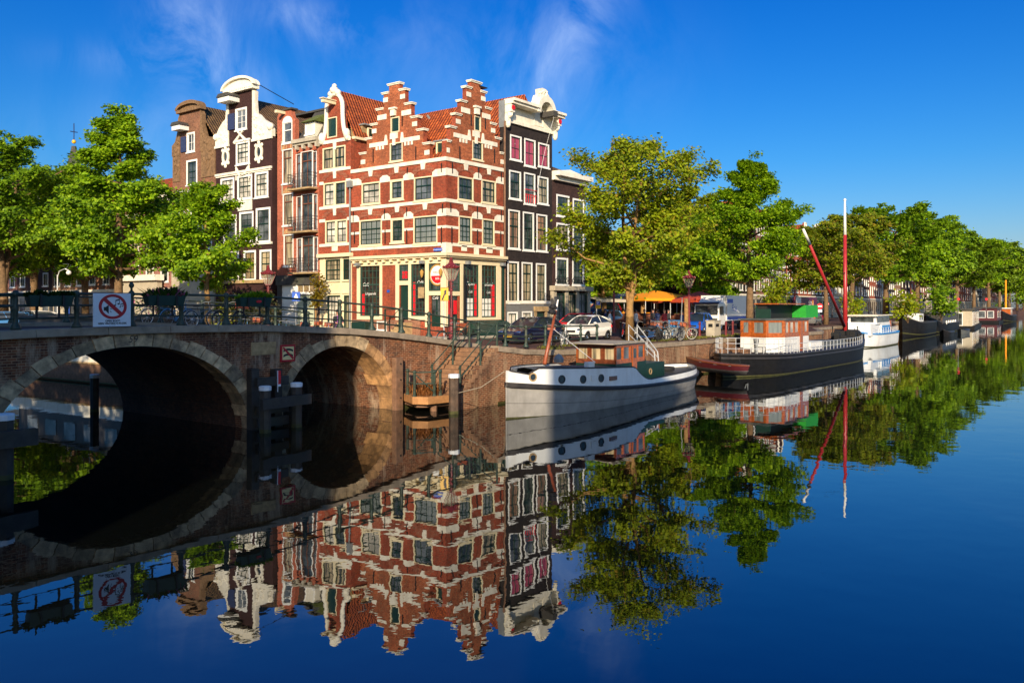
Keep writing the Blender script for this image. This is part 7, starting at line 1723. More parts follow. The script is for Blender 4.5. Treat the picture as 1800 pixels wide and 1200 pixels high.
# ------------------------------------------------------------------ bicycles
def bicycle(label, mat='bike_black', sad='saddle_brown', rim='zinc', crate=None):
    T = thing('bicycle', label, 'bicycle', group='bicycles by the railings', local=True)
    r = .34
    for x in (-.53, .53):
        G = lambda u, w, z, x=x: (x + u, w, r + z)
        n = 22; mb = MB(G); ringp = [(r * math.cos(2 * PI * j / n), 0, r * math.sin(2 * PI * j / n)) for j in range(n + 1)]
        mb.tube(ringp, .022, 5, cap=False); wh = mb.build('wheel', 'rubber', T)
        s = MB(G); s.tube([(.95 * a * .97, 0, .95 * c * .97) for a, b, c in ringp], .014, 4, cap=False)
        for k in range(9): a = 2 * PI * k / 9 + .2; s.tube([(0, 0, 0), (r * .9 * math.cos(a), 0, r * .9 * math.sin(a))], .004, 3)
        s.disc((0, 0), .001, .035, -.04, .04, 8); s.build('rim', rim, wh)
    f = MB(); bb, st_, hd, rr_, ff = (-.06, 0, .29), (-.22, 0, .80), (.36, 0, .86), (-.53, 0, r), (.53, 0, r)
    f.tube([bb, (-.2, 0, .72)], .018, 6).tube([bb, (.38, 0, .74)], .018, 6).tube([(-.17, 0, .62), (.37, 0, .80)], .016, 6)
    for s in (-1, 1): f.tube([bb, (-.53, s * .05, r)], .011, 5).tube([(-.19, 0, .68), (-.53, s * .05, r)], .010, 5).tube([(.39, 0, .70), (.53, s * .05, r)], .012, 5)
    f.tube([(.36, 0, .95), (.40, 0, .68)], .02, 6).build('frame', mat, T)
    MB().tube([(-.2, 0, .72), (-.225, 0, .86)], .012, 6).add([(-.36, -.09, .88), (-.36, .09, .88), (-.10, .02, .89), (-.10, -.02, .89), (-.36, -.08, .93), (-.36, .08, .93), (-.10, .02, .92), (-.10, -.02, .92)], [(0, 1, 2, 3), (4, 7, 6, 5), (0, 4, 5, 1), (1, 5, 6, 2), (2, 6, 7, 3), (3, 7, 4, 0)]).build('saddle', sad, T)
    MB().tube([(.36, 0, .95), (.34, 0, 1.08)], .013, 6).tube([(.18, -.29, 1.04), (.32, -.2, 1.10), (.38, 0, 1.08), (.32, .2, 1.10), (.18, .29, 1.04)], .013, 6).build('handlebar', 'zinc', T)
    md = MB()
    for k0, k1, x in ((20, 175, -.53), (10, 150, .53)):
        pts = [(x + (r + .035) * math.cos(rad(k0 + (k1 - k0) * j / 8)), 0, r + (r + .035) * math.sin(rad(k0 + (k1 - k0) * j / 8))) for j in range(9)]; md.tube(pts, .02, 4)
    md.tube([(-.82, .0, .74), (-.3, 0, .72)], .012, 5).tube([(-.82, .06, .74), (-.3, .06, .72)], .012, 5).disc((-.06, .29), .001, .09, .05, .06, 12)
    md.build('mudguard', mat, T)
    if crate: MB().box(.45, .85, -.2, .2, .82, 1.06).build('crate', crate, T)
    return T
bk = bicycle('silver bicycle with white tyres leaning on the far bridge railing between two posts', 'zinc', 'saddle_brown', 'white_paint')
x, y = 32.5 / ray(356, 0)[1] * ray(356, 0)[0], 32.45
bk.location = (x, y, zc(x) - .13); bk.rotation_euler = (rad(-6), 0, rad(4))
b2 = bicycle('black transport bicycle with a red crate against the near bridge railing', 'bike_black', 'bike_black', 'zinc', 'mast_brown')
b2.location = (along_y(791, 26.6), 26.6, gz(along_y(791, 26.6), 26.6)); b2.rotation_euler = (rad(5), 0, rad(-6))
b3 = bicycle('pale blue bicycle leaning by the red lamp post beyond the bridge', 'bike_blue', 'bike_black', 'zinc')
bspots = [(b3, 488, 46.5, 70, None)]
def put(o, px, Y, rz, lean=0):
    p = at_depth(px, 0, Y); o.location = (p.x, p.y, gz(p.x, p.y) + .01); o.rotation_euler = (rad(lean), 0, rad(rz)); return o
put(b3, 489, 46.5, 60, 6)
for px, Y, rz, src, lb in ((506, 47, 75, b3, 'blue bicycle just left of the blue arrow sign'), (516, 47.5, 100, bk, 'dark bicycle parked under the blue arrow sign'), (524, 48, 20, b2, 'black bicycle leaning on the pale green garage door'),
    (240, 36, 12, bk, 'bicycle half hidden behind the no-music board'), (442, 44, 30, b2, 'black bicycle under the planter with the red emblem'), (456, 45, 50, bk, 'grey bicycle left of the red lamp post'), (425, 46, 15, b3, 'blue bicycle behind the bridge railing below the small lime tree'),
    (569, 50, 30, b2, 'black bicycle left of the woman in purple'), (578, 49, 60, b3, 'bicycle with pink bags held by the woman in purple'),
    (968, 43.4, 38, b2, 'bicycle with a red lamp between the navy sedan and the railing'), (991, 43.8, 20, bk, 'bicycle leaning on the quay railing before the white hatchback'),
    (1160, 51, 60, b2, 'black bicycle leftmost in the heap right of the motorcycle'), (1172, 52, 20, bk, 'bicycle with pale tyres in the heap before the market'), (1184, 51.5, 75, bk, 'bicycle with yellow-rimmed wheels in the heap, by the steel pole'), (1192, 53, 40, b3, 'blue bicycle in the heap behind the steel pole'), (1201, 52.5, 95, bk, 'rightmost bicycle of the heap, beside the slim orange trunk'), (1178, 55, 10, b2, 'black bicycle at the back of the heap'), (1166, 54, 85, b3, 'blue bicycle upright at the back of the heap'),
    (312, 35.6, 8, b3, 'pale blue bicycle on the bridge between the pink planter and the silver bicycle'), (402, 36.2, 5, b2, 'black bicycle on the bridge right of the silver bicycle'), (1150, 53, 35, b3, 'blue bicycle leaning behind the chrome motorcycle'), (1196, 51, 15, b2, 'black bicycle beside the slim orange trunk'), (1126, 53, 70, bk, 'bicycle just right of the nearest canal tree trunk'), (945, 61, 15, bk, 'bicycle by the plum house shop front, left one of a pair'), (930, 60, 10, b2, 'bicycle against the plum house shop front, right of the leaning mast'), (1000, 66, 5, bk, 'bicycle in front of the cream shop front'), (548, 55, 15, b2, 'bicycle against the dark pier of the balcony house')):
    c = copy_tree(src, label=lb); put(c, px, Y, rz, 4)
# ------------------------------------------------------------------ motorcycles
def motorcycle(label, paint):
    T = thing('motorcycle', label, 'motorcycle', group='motorcycles by the near tree', local=True)
    for x in (-.72, .74): wheel(T, ident, x, .0001, .31, .13)
    f = MB(); f.tube([(.74, .1, .31), (.48, .08, .9)], .03, 6).tube([(.74, -.1, .31), (.48, -.08, .9)], .03, 6).tube([(.36, -.36, 1.04), (.46, -.2, 1.0), (.46, .2, 1.0), (.36, .36, 1.04)], .018, 6).ball((.56, 0, .86), .1, 8, 6); f.build('fork', 'chrome', T)
    MB().ball((.16, 0, .78), (.32, .17, .15), 10, 6).build('tank', paint, T); MB().ball((-.38, 0, .74), (.42, .15, .09), 10, 6).build('seat', 'rubber', T)
    e = MB(); e.box(-.2, .25, -.17, .17, .28, .6).tube([(.1, -.2, .3), (-.4, -.22, .26), (-.95, -.24, .34)], .05, 8).tube([(.2, -.18, .5), (.32, -.2, .34), (.1, -.2, .3)], .03, 6); e.build('engine', 'chrome', T)
    MB().tube([(-.72, 0, .31), (-.15, 0, .45), (.4, 0, .75)], .04, 6).tube([(-.9, 0, .72), (-.6, 0, .68)], .08, 6).build('frame', 'iron', T)
    return T
put(motorcycle('chrome and black motorcycle right of the nearest canal tree', 'bike_black'), 1140, 50, -22, 8)
c = motorcycle('dark motorcycle left of the nearest canal tree trunk', 'cloth_navy'); put(c, 1098, 52, 40, 8)
# ------------------------------------------------------------------ lamp posts
def lamp(label, px, Y, H_=4.5, zb=None):
    p = at_depth(px, 0, Y); z = gz(p.x, p.y) if zb is None else zb
    T = thing('lamp_post', label, 'street lamp', (p.x, p.y, z), group='old red lantern lamp posts', local=True)
    h = H_ - 1.15
    MB().lathe([(.2, 0), (.2, .35), (.15, .42), (.16, .7), (.11, .8), (.085, 1.2), (.07, h - .6), (.10, h - .55), (.10, h - .48), (.06, h - .42), (.055, h)], 0, 0, 12).build('post', 'lamp_red', T, smooth=False)
    MB().tube([(-.28, 0, h - .35), (.28, 0, h - .35)], .02, 6).tube([(-.2, 0, h + .02), (-.12, 0, h - .2), (0, 0, h - .38)], .015, 5).tube([(.2, 0, h + .02), (.12, 0, h - .2), (0, 0, h - .38)], .015, 5).build('ladder_bar', 'lamp_red', T)
    ln = MB()
    for sx_, sy_ in ((1, 1), (1, -1), (-1, 1), (-1, -1)): ln.tube([(sx_ * .14, sy_ * .14, h + .02), (sx_ * .31, sy_ * .31, h + .62)], .018, 4)
    for s in (-1, 1): ln.tube([(0, s * .14, h + .02), (0, s * .31, h + .62)], .012, 4).tube([(s * .14, 0, h + .02), (s * .31, 0, h + .62)], .012, 4)
    ln.lathe([(.21, -.04), (.21, .02)], 0, 0, 4, h)
    fr_ = ln.build('lantern', 'lamp_red', T)
    g = MB()
    for a in range(4):
        c, s = math.cos(a * PI / 2), math.sin(a * PI / 2)
        pt_ = lambda u, v, zz: (u * c - v * s, u * s + v * c, zz)
        if a % 2: g.quad(pt_(.135, -.135, h + .03), pt_(.135, .135, h + .03), pt_(.3, .3, h + .61), pt_(.3, -.3, h + .61))
        else: g.quad(pt_(.135, -.135, h + .03), pt_(.135, .135, h + .03), pt_(.3, .3, h + .61), pt_(.3, -.3, h + .61))
    g.build('pane', 'lantern_pane', fr_, fix=False)
    MB().lathe([(.44, .62), (.45, .66), (.40, .69), (.30, .78), (.16, .88), (.10, .95), (.12, 1.0), (.08, 1.05), (.09, 1.1), (.03, 1.2)], 0, 0, 8, h).build('lantern_roof', 'lamp_red', T)
    cr = MB()
    for k in range(12): a = 2 * PI * k / 12; cr.ball((.42 * math.cos(a), .42 * math.sin(a), h + .71), (.05, .05, .06), 6, 4)
    cr.build('crown_trim', 'lamp_red', T); return T
lamp('dark red lantern post before the corner bar, nearest and largest', 793, 44.5, 4.55)
lamp('dark red lantern post left of the balcony house, by the blue bicycles', 471.5, 52, 4.5)
lamp('dark red lantern post between the plum house and the nearest canal tree', 1079, 66, 4.5)
lamp('dark red lantern post beside the slim orange trunk, head hidden by leaves', 1211, 59.5, 4.5)
lamp('distant dark red lantern post above the green deck box', 1397, 100, 4.9)
lg = thing('lamp_post', 'slim white gooseneck lamp with a globe, left behind the planter', 'street lamp', place(101, 0, 70)); p = Vector(lg.location)
MB().tube([tuple(p), (p.x, p.y, p.z + 4.6)], .05, 6).tube([(p.x, p.y, p.z + 4.4), (p.x + .1, p.y - .1, p.z + 4.9), (p.x + .4, p.y - .42, p.z + 5.1), (p.x + .6, p.y - .65, p.z + 5.0)], .035, 6).tube([(p.x + .5, p.y - .5, p.z + 5.15), (p.x + .6, p.y - .65, p.z + 5.5), (p.x + .3, p.y - .35, p.z + 5.5)], .02, 5).build('post', 'steel_rail', lg)
MB().ball((p.x + .6, p.y - .65, p.z + 4.78), (.2, .2, .19), 10, 8).build('globe', 'white_paint', lg)
# ------------------------------------------------------------------ street signs (boards face the camera side, upright on poles)
def sign(name, label, px0, px1, py0, py1, Y, mat, ang=None, pole='zinc', zb=None, shape='box'):
    pc = at_depth((px0 + px1) / 2, 0, Y); zt, zb_ = at_depth(px0, py0, Y).z, at_depth(px0, py1, Y).z; w = (px1 - px0) * Y / FPX
    T = thing(name, label, 'sign', (pc.x, pc.y, gz(pc.x, pc.y)), group=None)
    a = (AZ - PI / 2) if ang is None else ang
    c, s = math.cos(a), math.sin(a)
    F = lambda u, ww, z: (pc.x + c * u + s * ww, pc.y + s * u - c * ww, z)
    if shape == 'box': MB(F).box(-w / 2, w / 2, -.015, .015, zb_, zt).build('board', mat, T)
    else: MB(F).disc((0, (zt + zb_) / 2), .001, (zt - zb_) / 2, -.015, .015, 24).build('board', mat, T)
    if pole: MB().tube([(pc.x + .06 * -s * -1 * -1, pc.y + .06, gz(pc.x, pc.y) - .1), (pc.x, pc.y + .06, zt)], .03, 6).build('pole', pole, T)
    return T, F, w, zb_, zt
T, F, w, z0, z1 = sign('road_sign', 'blue board with a white arrow before the pale green garage door', 513.5, 527.5, 513, 529, 46, 'sign_blue')
h = z1 - z0; MB(F).prism([(-w * .3, z0 + h * .28), (0, z0 + h * .85), (w * .3, z0 + h * .28), (w * .12, z0 + h * .34), (w * .1, z0 + h * .16), (-w * .1, z0 + h * .16), (-w * .12, z0 + h * .34)], .03, .017).build('arrow', 'white_paint', T)
T, F, w, z0, z1 = sign('parking_sign', 'small blue parking sign below the railing at the left, with a white panel', 114, 122, 538, 552, 66, 'sign_blue')
lettering('P', .5, F, 0, z0 + .12, .02, 'white_paint', T); MB(F).box(-w / 2, w / 2, -.015, .015, z0 - .22, z0 - .03).build('panel', 'sign_white', T)
T, F, w, z0, z1 = sign('parking_sign', 'yellow and blue parking sign right of the plum house shop front', 1047, 1056, 528, 542.5, 62, 'sign_yellow')
MB(F).box(-w * .38, w * .38, .016, .022, z0 + (z1 - z0) * .45, z1 - .05).build('blue_field', 'sign_blue', T); lettering('P', .3, F, 0, z0 + (z1 - z0) * .52, .026, 'white_paint', T)
T, F, w, z0, z1 = sign('detour_sign', 'orange-yellow board with a crooked black arrow beside the nearest red lamp post', 774.5, 788, 505, 529, 43.5, 'sign_yellow', pole='steel_rail')
h = z1 - z0; MB(F).prism([(-w * .38, z0 + h * .1), (-w * .2, z0 + h * .05), (w * .12, z0 + h * .5), (w * .22, z0 + h * .42), (w * .28, z0 + h * .85), (-w * .1, z0 + h * .72), (w * .0, z0 + h * .62)], .02, .016).build('arrow', 'sign_black', T)
MB(F).box(-w * .46, w * .46, .016, .02, z0 + h * .02, z0 + h * .05).box(-w * .46, w * .46, .016, .02, z1 - h * .05, z1 - h * .02).build('border', 'sign_black', T)
T, F, w, z0, z1 = sign('no_entry_sign', 'round red no-entry sign with white bar before the purple shop', 1436, 1446, 533, 543.5, 92, 'bright_red', shape='disc')
MB(F).box(-w * .36, w * .36, .016, .022, (z0 + z1) / 2 - .06, (z0 + z1) / 2 + .07).build('bar', 'white_paint', T); MB(F).box(-w * .4, w * .4, -.01, .01, z0 - .32, z0 - .03).build('panel', 'sign_white', T)
T, F, w, z0, z1 = sign('road_sign', 'small round white sign with red rim left of the red mast foot', 1451.5, 1457, 531, 537, 96, 'bright_red', shape='disc'); MB(F).disc((0, (z0 + z1) / 2), .001, (z1 - z0) * .36, .016, .02, 16).build('face', 'white_paint', T)
for k, (px, Y) in enumerate(((1652 + 33, 120), (1734, 150))):
    T, F, w, z0, z1 = sign('no_entry_sign', ('distant red round sign under the trees above the dark barges', 'furthest red round sign under the trees above the beige houseboat')[k], px - 2, px + 2, 523.5, 528, Y, 'bright_red', shape='disc')
# purple shop front
p = None
for i, xx in enumerate((110.2,)):
    xa, xb = on_row(1394, 14.6)[:2], on_row(1433, 14.6)[:2]
    F = slope_F(xa[0], xa[1], xb[0], xb[1]); L_ = math.hypot(xb[0] - xa[0], xb[1] - xa[1]); Y_ = on_row(1414, 14.6)[2]
    z0, z1, zf = at_depth(0, 553, Y_).z, at_depth(0, 522, Y_).z, at_depth(0, 540, Y_).z
    T = thing('purple_shop', 'purple shop front with white lettering and orange poster windows', 'shop front', (xa[0], xa[1], G0))
    M('purple_paint', (.10, .012, .07), .4, .1, 4)
    MB(F).box(0, L_, .0, .25, G0, z1).build('fascia', 'purple_paint', T)
    lettering("EBON S", (z1 - zf) * .62, F, L_ * .72, zf + .3, .27, 'white_paint', T)
    MB(F).disc((L_ * .80, zf + .3 + (z1 - zf) * .22), .001, ((z1 - zf) * .16, (z1 - zf) * .34), .28, .3, 14).build('orange_mark', 'orange_cloth', T)
    o = MB(F)
    for k in range(3): a = L_ * (.52 + k * .16); o.box(a, a + L_ * .13, .26, .29, G0 + .3, zf - .2)
    o.build('poster', 'orange_cloth', T); MB(F).box(L_ * .05, L_ * .26, .26, .3, zf - .1, z1 - .1).build('white_panel', 'white_paint', T)
# ------------------------------------------------------------------ cabinet, bollards, bins, poles
p = place(1254, 0, 57); cb = thing('utility_cabinet', 'pale grey street cabinet with a dark slot beside the blue hatchback', 'cabinet', p)
a, b = on_y(1241, 0, p[1]).x, on_y(1268, 0, p[1]).x; w_ = 1.05; zt = at_depth(1254, 564, 57).z
MB().box(p[0] - w_ / 2, p[0] + w_ / 2, p[1] - .3, p[1] + .3, G0, zt).build('body', 'concrete_beige', cb, bevel=.02); MB().box(p[0] - w_ / 2 - .04, p[0] + w_ / 2 + .04, p[1] - .34, p[1] + .34, zt, zt + .05).build('lid', 'concrete_beige', cb)
MB().box(p[0] - w_ / 2 - .01, p[0] - w_ / 2 + .0, p[1] - .18, p[1] + .12, zt - .4, zt - .18).box(p[0] - .3, p[0] + .2, p[1] - .31, p[1] - .3, zt - .38, zt - .18).build('slot', 'iron', cb)
def bollard(label, px, Y, h=1.0, mat='lamp_red'):
    p = place(px, 0, Y); T = thing('bollard', label, 'bollard', p, group='red street bollards'); MB().lathe([(.09, 0), (.08, .1), (.065, h * .8), (.085, h * .84), (.085, h * .9), (.05, h), (0, h + .03)], p[0], p[1], 10, p[2]).build('shaft', mat, T)
for px, Y, lb in ((1230, 57.5, 'dark red bollard between the blue hatchback and the cabinet'), (1276, 58, 'dark red bollard right of the street cabinet'), (1095, 58, 'dark red bollard left of the nearest canal tree'), (1288, 60, 'dark red bollard left of the barge deckhouse'), (1091, 57, 'black bollard beside the red one left of the nearest canal tree')): bollard(lb, px, Y, 1.0, 'iron' if 'black' in lb else 'lamp_red')
p = place(1196.5, 0, 52); T = thing('steel_pole', 'slim grey steel pole rising from the bicycle heap', 'pole', p); MB().tube([p, (p[0] + .2, p[1], at_depth(1199, 523, 52).z)], .025, 8).build('shaft', 'zinc', T)
gbx = thing('waste_bin', 'dark teal bin on the pavement by the corner house railing', 'bin', on_x(646, 570, 39)); q0, q1 = on_x(625, 575, 39), on_x(649, 566, 39)
MB().box(38.6, 39.3, q1.y, q0.y, 2.2, on_x(640, 566, 39).z).build('body', 'dark_green', gbx, bevel=.03)
lrl = thing('stoop_railing', 'dark green iron railing with diagonal braces on the bar stoop', 'railing', on_x(687, 560, 39.2))
a, b = on_x(677, 545, 39.1), on_x(702, 545, 39.1); zA, zB = on_x(690, 543, 39.1).z, on_x(690, 572, 39.1).z
mb = MB()
for yy in (a.y, b.y): mb.box(39.06, 39.14, yy - .04, yy + .04, 2.2, zA)
mb.box(39.07, 39.13, b.y, a.y, zA - .06, zA).box(39.07, 39.13, b.y, a.y, zB, zB + .08).tube([(39.1, a.y, zB), (39.1, b.y, zA)], .025); mb.build('frame', 'dark_green', lrl)
fp = thing('flag_pole', 'black upright pole by the bar window', 'pole', RF(Rp(811.5, 0)[0], .25, 2.2)); u = Rp(811.5, 0)[0]; MB(RF).box(u - .07, u + .07, .2, .32, 2.2, Rp(811, 483)[1]).build('shaft', 'iron', fp)
# ------------------------------------------------------------------ market stalls
def stall(label, px, Y, w, d, h, mat, kind, rz=0, goods='timber_box'):
    p = place(px, 0, Y); T = thing('market_stall', label, 'market stall', p, rad(rz), group='market stalls on the square', local=True)
    if kind == 'pitch': MB().hexa([(-w / 2, -d / 2, h), (w / 2, -d / 2, h), (w / 2, d / 2, h + .7), (-w / 2, d / 2, h + .7), (-w / 2, -d / 2, h + .04), (w / 2, -d / 2, h + .04), (w / 2, d / 2, h + .74), (-w / 2, d / 2, h + .74)]).box(-w / 2, w / 2, -d / 2 - .02, -d / 2, h - .22, h + .02).build('canopy', mat, T)
    else:
        mb = MB(); mb.add([(-w / 2, -d / 2, h), (w / 2, -d / 2, h), (w / 2, d / 2, h), (-w / 2, d / 2, h), (0, 0, h + .75), (-w / 2, -d / 2, h - .25), (w / 2, -d / 2, h - .25), (w / 2, d / 2, h - .25), (-w / 2, d / 2, h - .25)], [(0, 1, 4), (1, 2, 4), (2, 3, 4), (3, 0, 4), (0, 5, 6, 1), (1, 6, 7, 2), (2, 7, 8, 3), (3, 8, 5, 0)]); mb.build('canopy', mat, T, fix=False)
    for sx_ in (-1, 1):
        for sy_ in (-1, 1): MB().tube([(sx_ * (w / 2 - .1), sy_ * (d / 2 - .1), 0), (sx_ * (w / 2 - .1), sy_ * (d / 2 - .1), h + (.6 if kind == 'pitch' and sy_ > 0 else 0))], .03, 6).build('pole', 'steel_rail', T)
    tb = MB(); tb.hexa([(-w / 2 + .2, -d / 2 + .2, .6), (w / 2 - .2, -d / 2 + .2, .6), (w / 2 - .2, d / 2 - .5, .6), (-w / 2 + .2, d / 2 - .5, .6), (-w / 2 + .2, -d / 2 + .2, .72), (w / 2 - .2, -d / 2 + .2, .72), (w / 2 - .2, d / 2 - .5, 1.35), (-w / 2 + .2, d / 2 - .5, 1.35)]).box(-w / 2 + .25, w / 2 - .25, -d / 2 + .22, -d / 2 + .26, 0, .6); tb.build('counter', goods, T)
    rg = random.Random(int(px)); cr = MB()
    for k in range(10): x = -w / 2 + .35 + (w - .7) * k / 9; y = rg.uniform(-d / 2 + .4, d / 2 - .8); z = .74 + (y + d / 2 - .2) / (d - .7) * .6; cr.box(x - .16, x + .16, y - .16, y + .16, z, z + rg.uniform(.08, .3))
    cr.build('goods', ('timber_box', 'bright_red', 'orange_cloth', 'leaf_green')[int(px) % 4], T); return T
stall('stall with a grey-white sloping canopy left of the nearest canal tree', 1082, 80, 7.4, 3.6, 2.6, 'grey_cloth', 'pitch', -20)
stall('second grey canopy stall directly behind the nearest canal tree', 1122, 92, 6.8, 3.4, 2.9, 'grey_cloth', 'pitch', -20)
stall('stall under a bright orange pyramid canopy', 1152, 79, 5.6, 5.6, 2.75, 'orange_cloth', 'hip', -30)
stall('stall under a red-brown canopy left of the red lamp post', 1203, 84, 4.6, 4.2, 2.6, 'rust_cloth', 'hip', -30)
stall('stall under a red-brown canopy beside the truck cab', 1229, 76, 3.8, 3.8, 2.6, 'rust_cloth', 'hip', -25)
stall('blue canopied stall peeking above the orange canopy', 1180, 98, 6, 4, 3.2, 'blue_cloth', 'pitch', -20)
stall('stall with a blue tarpaulin at the left end of the market', 1035, 80, 5, 3, 2.5, 'blue_cloth', 'pitch', -10)
aw = thing('awning', 'long red awning on the plum house behind the truck', 'awning', (90, dirrow(90) - 1, 5)); F = slope_F(84, dirrow(86), 97, dirrow(97))
MB(F).hexa([(-3, 0, 5.3), (12.5, 0, 5.3), (12.5, 2.0, 4.7), (-3, 2.0, 4.7), (-3, 0, 5.4), (12.5, 0, 5.4), (12.5, 2.0, 4.8), (-3, 2.0, 4.8)]).build('cloth', 'red_awning', aw); MB(F).box(-3, 12.5, 1.97, 2.0, 4.35, 4.72).build('valance', 'red_awning', aw)
cl = thing('cool_box_crates', 'stack of pale blue crates before the red stalls', 'crate', place(1186, 0, 60)); p = Vector(cl.location)
for i in range(3): MB().box(p.x - .4, p.x + .5, p.y - .3, p.y + .3, p.z + .36 * i, p.z + .36 * i + .34).build('crate', 'boat_blue', cl)
# ------------------------------------------------------------------ people
def person(label, loc, rz, top, legs, pose='stand', hair='hair_brown', coat=None, hat=None, scale=1.0, group=None):
    T = thing('person', label, 'person', loc, rz, group, local=True); T.scale = (scale,) * 3
    # joints: (x forward is -y) pelvis root first
    J = [((0, 0, .93), .15), ((0, 0, 1.15), .135), ((0, 0, 1.36), .15), ((0, 0, 1.48), .07), ((0, -.01, 1.55), .055),
         ((0, -.015, 1.63), .092), ((0, -.01, 1.70), .085)]
    E = [(0, 1), (1, 2), (2, 3), (3, 4), (4, 5), (5, 6)]
    hands = []
    for s in (-1, 1):
        sh = len(J); J.append(((s * .17, 0, 1.40), .065)); E.append((2, sh))
        if pose == 'reach' and s < 0 or pose == 'both': el, wr = (s * .25, -.16, 1.16), (s * .2, -.40, 1.10)
        elif pose == 'carry': el, wr = (s * .25, .02, 1.12), (s * .16, -.24, 1.06)
        else: el, wr = (s * .24, .03, 1.13), (s * .26, -.06, .88)
        J.append((el, .047)); E.append((sh, sh + 1)); J.append((wr, .032)); E.append((sh + 1, sh + 2))
        d = (Vector(wr) - Vector(el)).normalized(); pm = Vector(wr) + d * .07; J.append((tuple(pm), .035)); E.append((sh + 2, sh + 3)); hands.append((s, Vector(wr), d))
        hp = len(J); J.append(((s * .095, 0, .86), .1)); E.append((0, hp))
        st = .12 * s if pose == 'walk' else .02 * s
        J.append(((s * .10, -.03 - st * .5, .48), .068)); E.append((hp, hp + 1)); J.append(((s * .10, .02 + st, .09), .045)); E.append((hp + 1, hp + 2)); J.append(((s * .11, -.13 + st, .035), .04)); E.append((hp + 2, hp + 3))
    me = bpy.data.meshes.new('body'); me.from_pydata([j[0] for j in J], E, [])
    o = bpy.data.objects.new('body', me); COL.objects.link(o); o.parent = T; OFF[o.name] = Vector((0, 0, 0))
    sk = o.modifiers.new('Skin', 'SKIN')
    for v, (p, r) in zip(me.skin_vertices[0].data, J): v.radius = (r, r); 
    me.skin_vertices[0].data[0].use_root = True
    sb = o.modifiers.new('Sub', 'SUBSURF'); sb.levels = 1; sb.render_levels = 1
    m = 'body_' + top + legs
    if m not in MATS:
        mm, t, out = nt(m); b = N(t, 'ShaderNodeBsdfPrincipled', Roughness=.8)
        tc = t.nodes.new('ShaderNodeTexCoord'); sp = t.nodes.new('ShaderNodeSeparateXYZ'); t.links.new(tc.outputs['Object'], sp.inputs[0])
        def base(nm): return [n for n in MATS[nm].node_tree.nodes if n.type == 'VALTORGB'][0].color_ramp.elements[1].color[:]
        mr = t.nodes.new('ShaderNodeMath'); mr.operation = 'MULTIPLY'; t.links.new(sp.outputs[2], mr.inputs[0]); mr.inputs[1].default_value = 1 / 2.0
        rp = t.nodes.new('ShaderNodeValToRGB'); rp.color_ramp.interpolation = 'CONSTANT'
        while len(rp.color_ramp.elements) < 4: rp.color_ramp.elements.new(.5)
        for e, (pp, c) in zip(rp.color_ramp.elements, ((0, (.02, .015, .012, 1)), (.05, base(legs)), (.45, base(top)), (.735, base('skin')))): e.position = pp; e.color = c
        t.links.new(mr.outputs[0], rp.inputs[0]); t.links.new(rp.outputs[0], b.inputs['Base Color']); t.links.new(b.outputs[0], out.inputs[0]); MATS[m] = mm
    me.materials.append(MATS[m])
    for s, wr, d in hands:
        mb = MB(); up = Vector((0, 0, 1)) if abs(d.z) < .7 else Vector((0, -1, 0)); side = d.cross(up).normalized(); pal = wr + d * .07
        for k in range(4): b_ = pal + side * (.026 * (k - 1.5)) + d * .02; l = (.07, .08, .075, .058)[k]; mb.tube([tuple(b_), tuple(b_ + d * l * .55 - up * .01), tuple(b_ + d * l * .85 - up * .035)], [.011, .010, .007], 5)
        b_ = pal + side * .04 * s - d * .03; mb.tube([tuple(b_), tuple(b_ + side * .03 * s + d * .03), tuple(b_ + side * .03 * s + d * .06 - up * .01)], [.013, .011, .008], 5)
        mb.ball(tuple(pal), (.042, .042, .042), 8, 6); mb.build('hand', 'skin', T)
    fc = MB(); fc.tube([(0, -.10, 1.655), (0, -.125, 1.615), (0, -.10, 1.61)], [.008, .016, .01], 6)
    for s in (-1, 1): fc.ball((s * .093, 0, 1.63), (.018, .03, .04), 6, 5)
    fc.build('nose_and_ears', 'skin', T)
    ey = MB()
    for s in (-1, 1): ey.ball((s * .035, -.098, 1.655), .011, 6, 5)
    ey.box(-.025, .025, -.104, -.09, 1.578, 1.584); ey.build('eyes_and_mouth', 'cloth_dark', T)
    h = MB(); h.ball((0, .018, 1.685), (.105, .108, .10), 10, 7).ball((0, .05, 1.6), (.09, .07, .1), 8, 6); h.build('hair', hair, T)
    if coat:
        cb = MB(); cb.lathe([(.19, .70), (.18, .95), (.17, 1.1), (.20, 1.3), (.19, 1.42), (.09, 1.5)], 0, .015, 14); cb.build('coat', coat, T)
        for s, wr, d in hands:
            sl = MB(); sh_ = Vector((s * .18, 0, 1.40)); el_ = Vector((s * .245, -.0 if pose == 'stand' else -.1, 1.14)); sl.tube([tuple(sh_), tuple(el_), tuple(wr - d * .02)], [.085, .066, .05], 8); sl.build('sleeve', coat, T)
    if hat: MB().lathe([(.14, 1.70), (.14, 1.715), (.108, 1.72), (.10, 1.79), (.05, 1.83), (0, 1.835)], 0, .01, 12).build('hat', hat, T)
    return T
pw_ = at_depth(594, 0, 47.5); w1 = person('woman in purple tunic, dark jacket, hat and teal trousers, wheeling a bicycle beyond the bridge', (pw_.x, pw_.y, gz(pw_.x, pw_.y)), rad(-30), 'cloth_purple', 'cloth_teal', 'both', hat='cloth_dark')
cb = MB(); cb.lathe([(.25, .62), (.20, .9), (.175, 1.1), (.165, 1.3)], 0, .0, 14); cb.build('tunic', 'cloth_purple', w1)
for s in (-1, 1): MB().hexa([(s * .08, -.2, .75), (s * .26, -.06, .75), (s * .26, .16, .75), (s * .03, .22, .75), (s * .06, -.15, 1.47), (s * .2, -.03, 1.44), (s * .2, .12, 1.44), (s * .02, .12, 1.48)]).build('jacket_panel', 'cloth_dark', w1, bevel=.02)
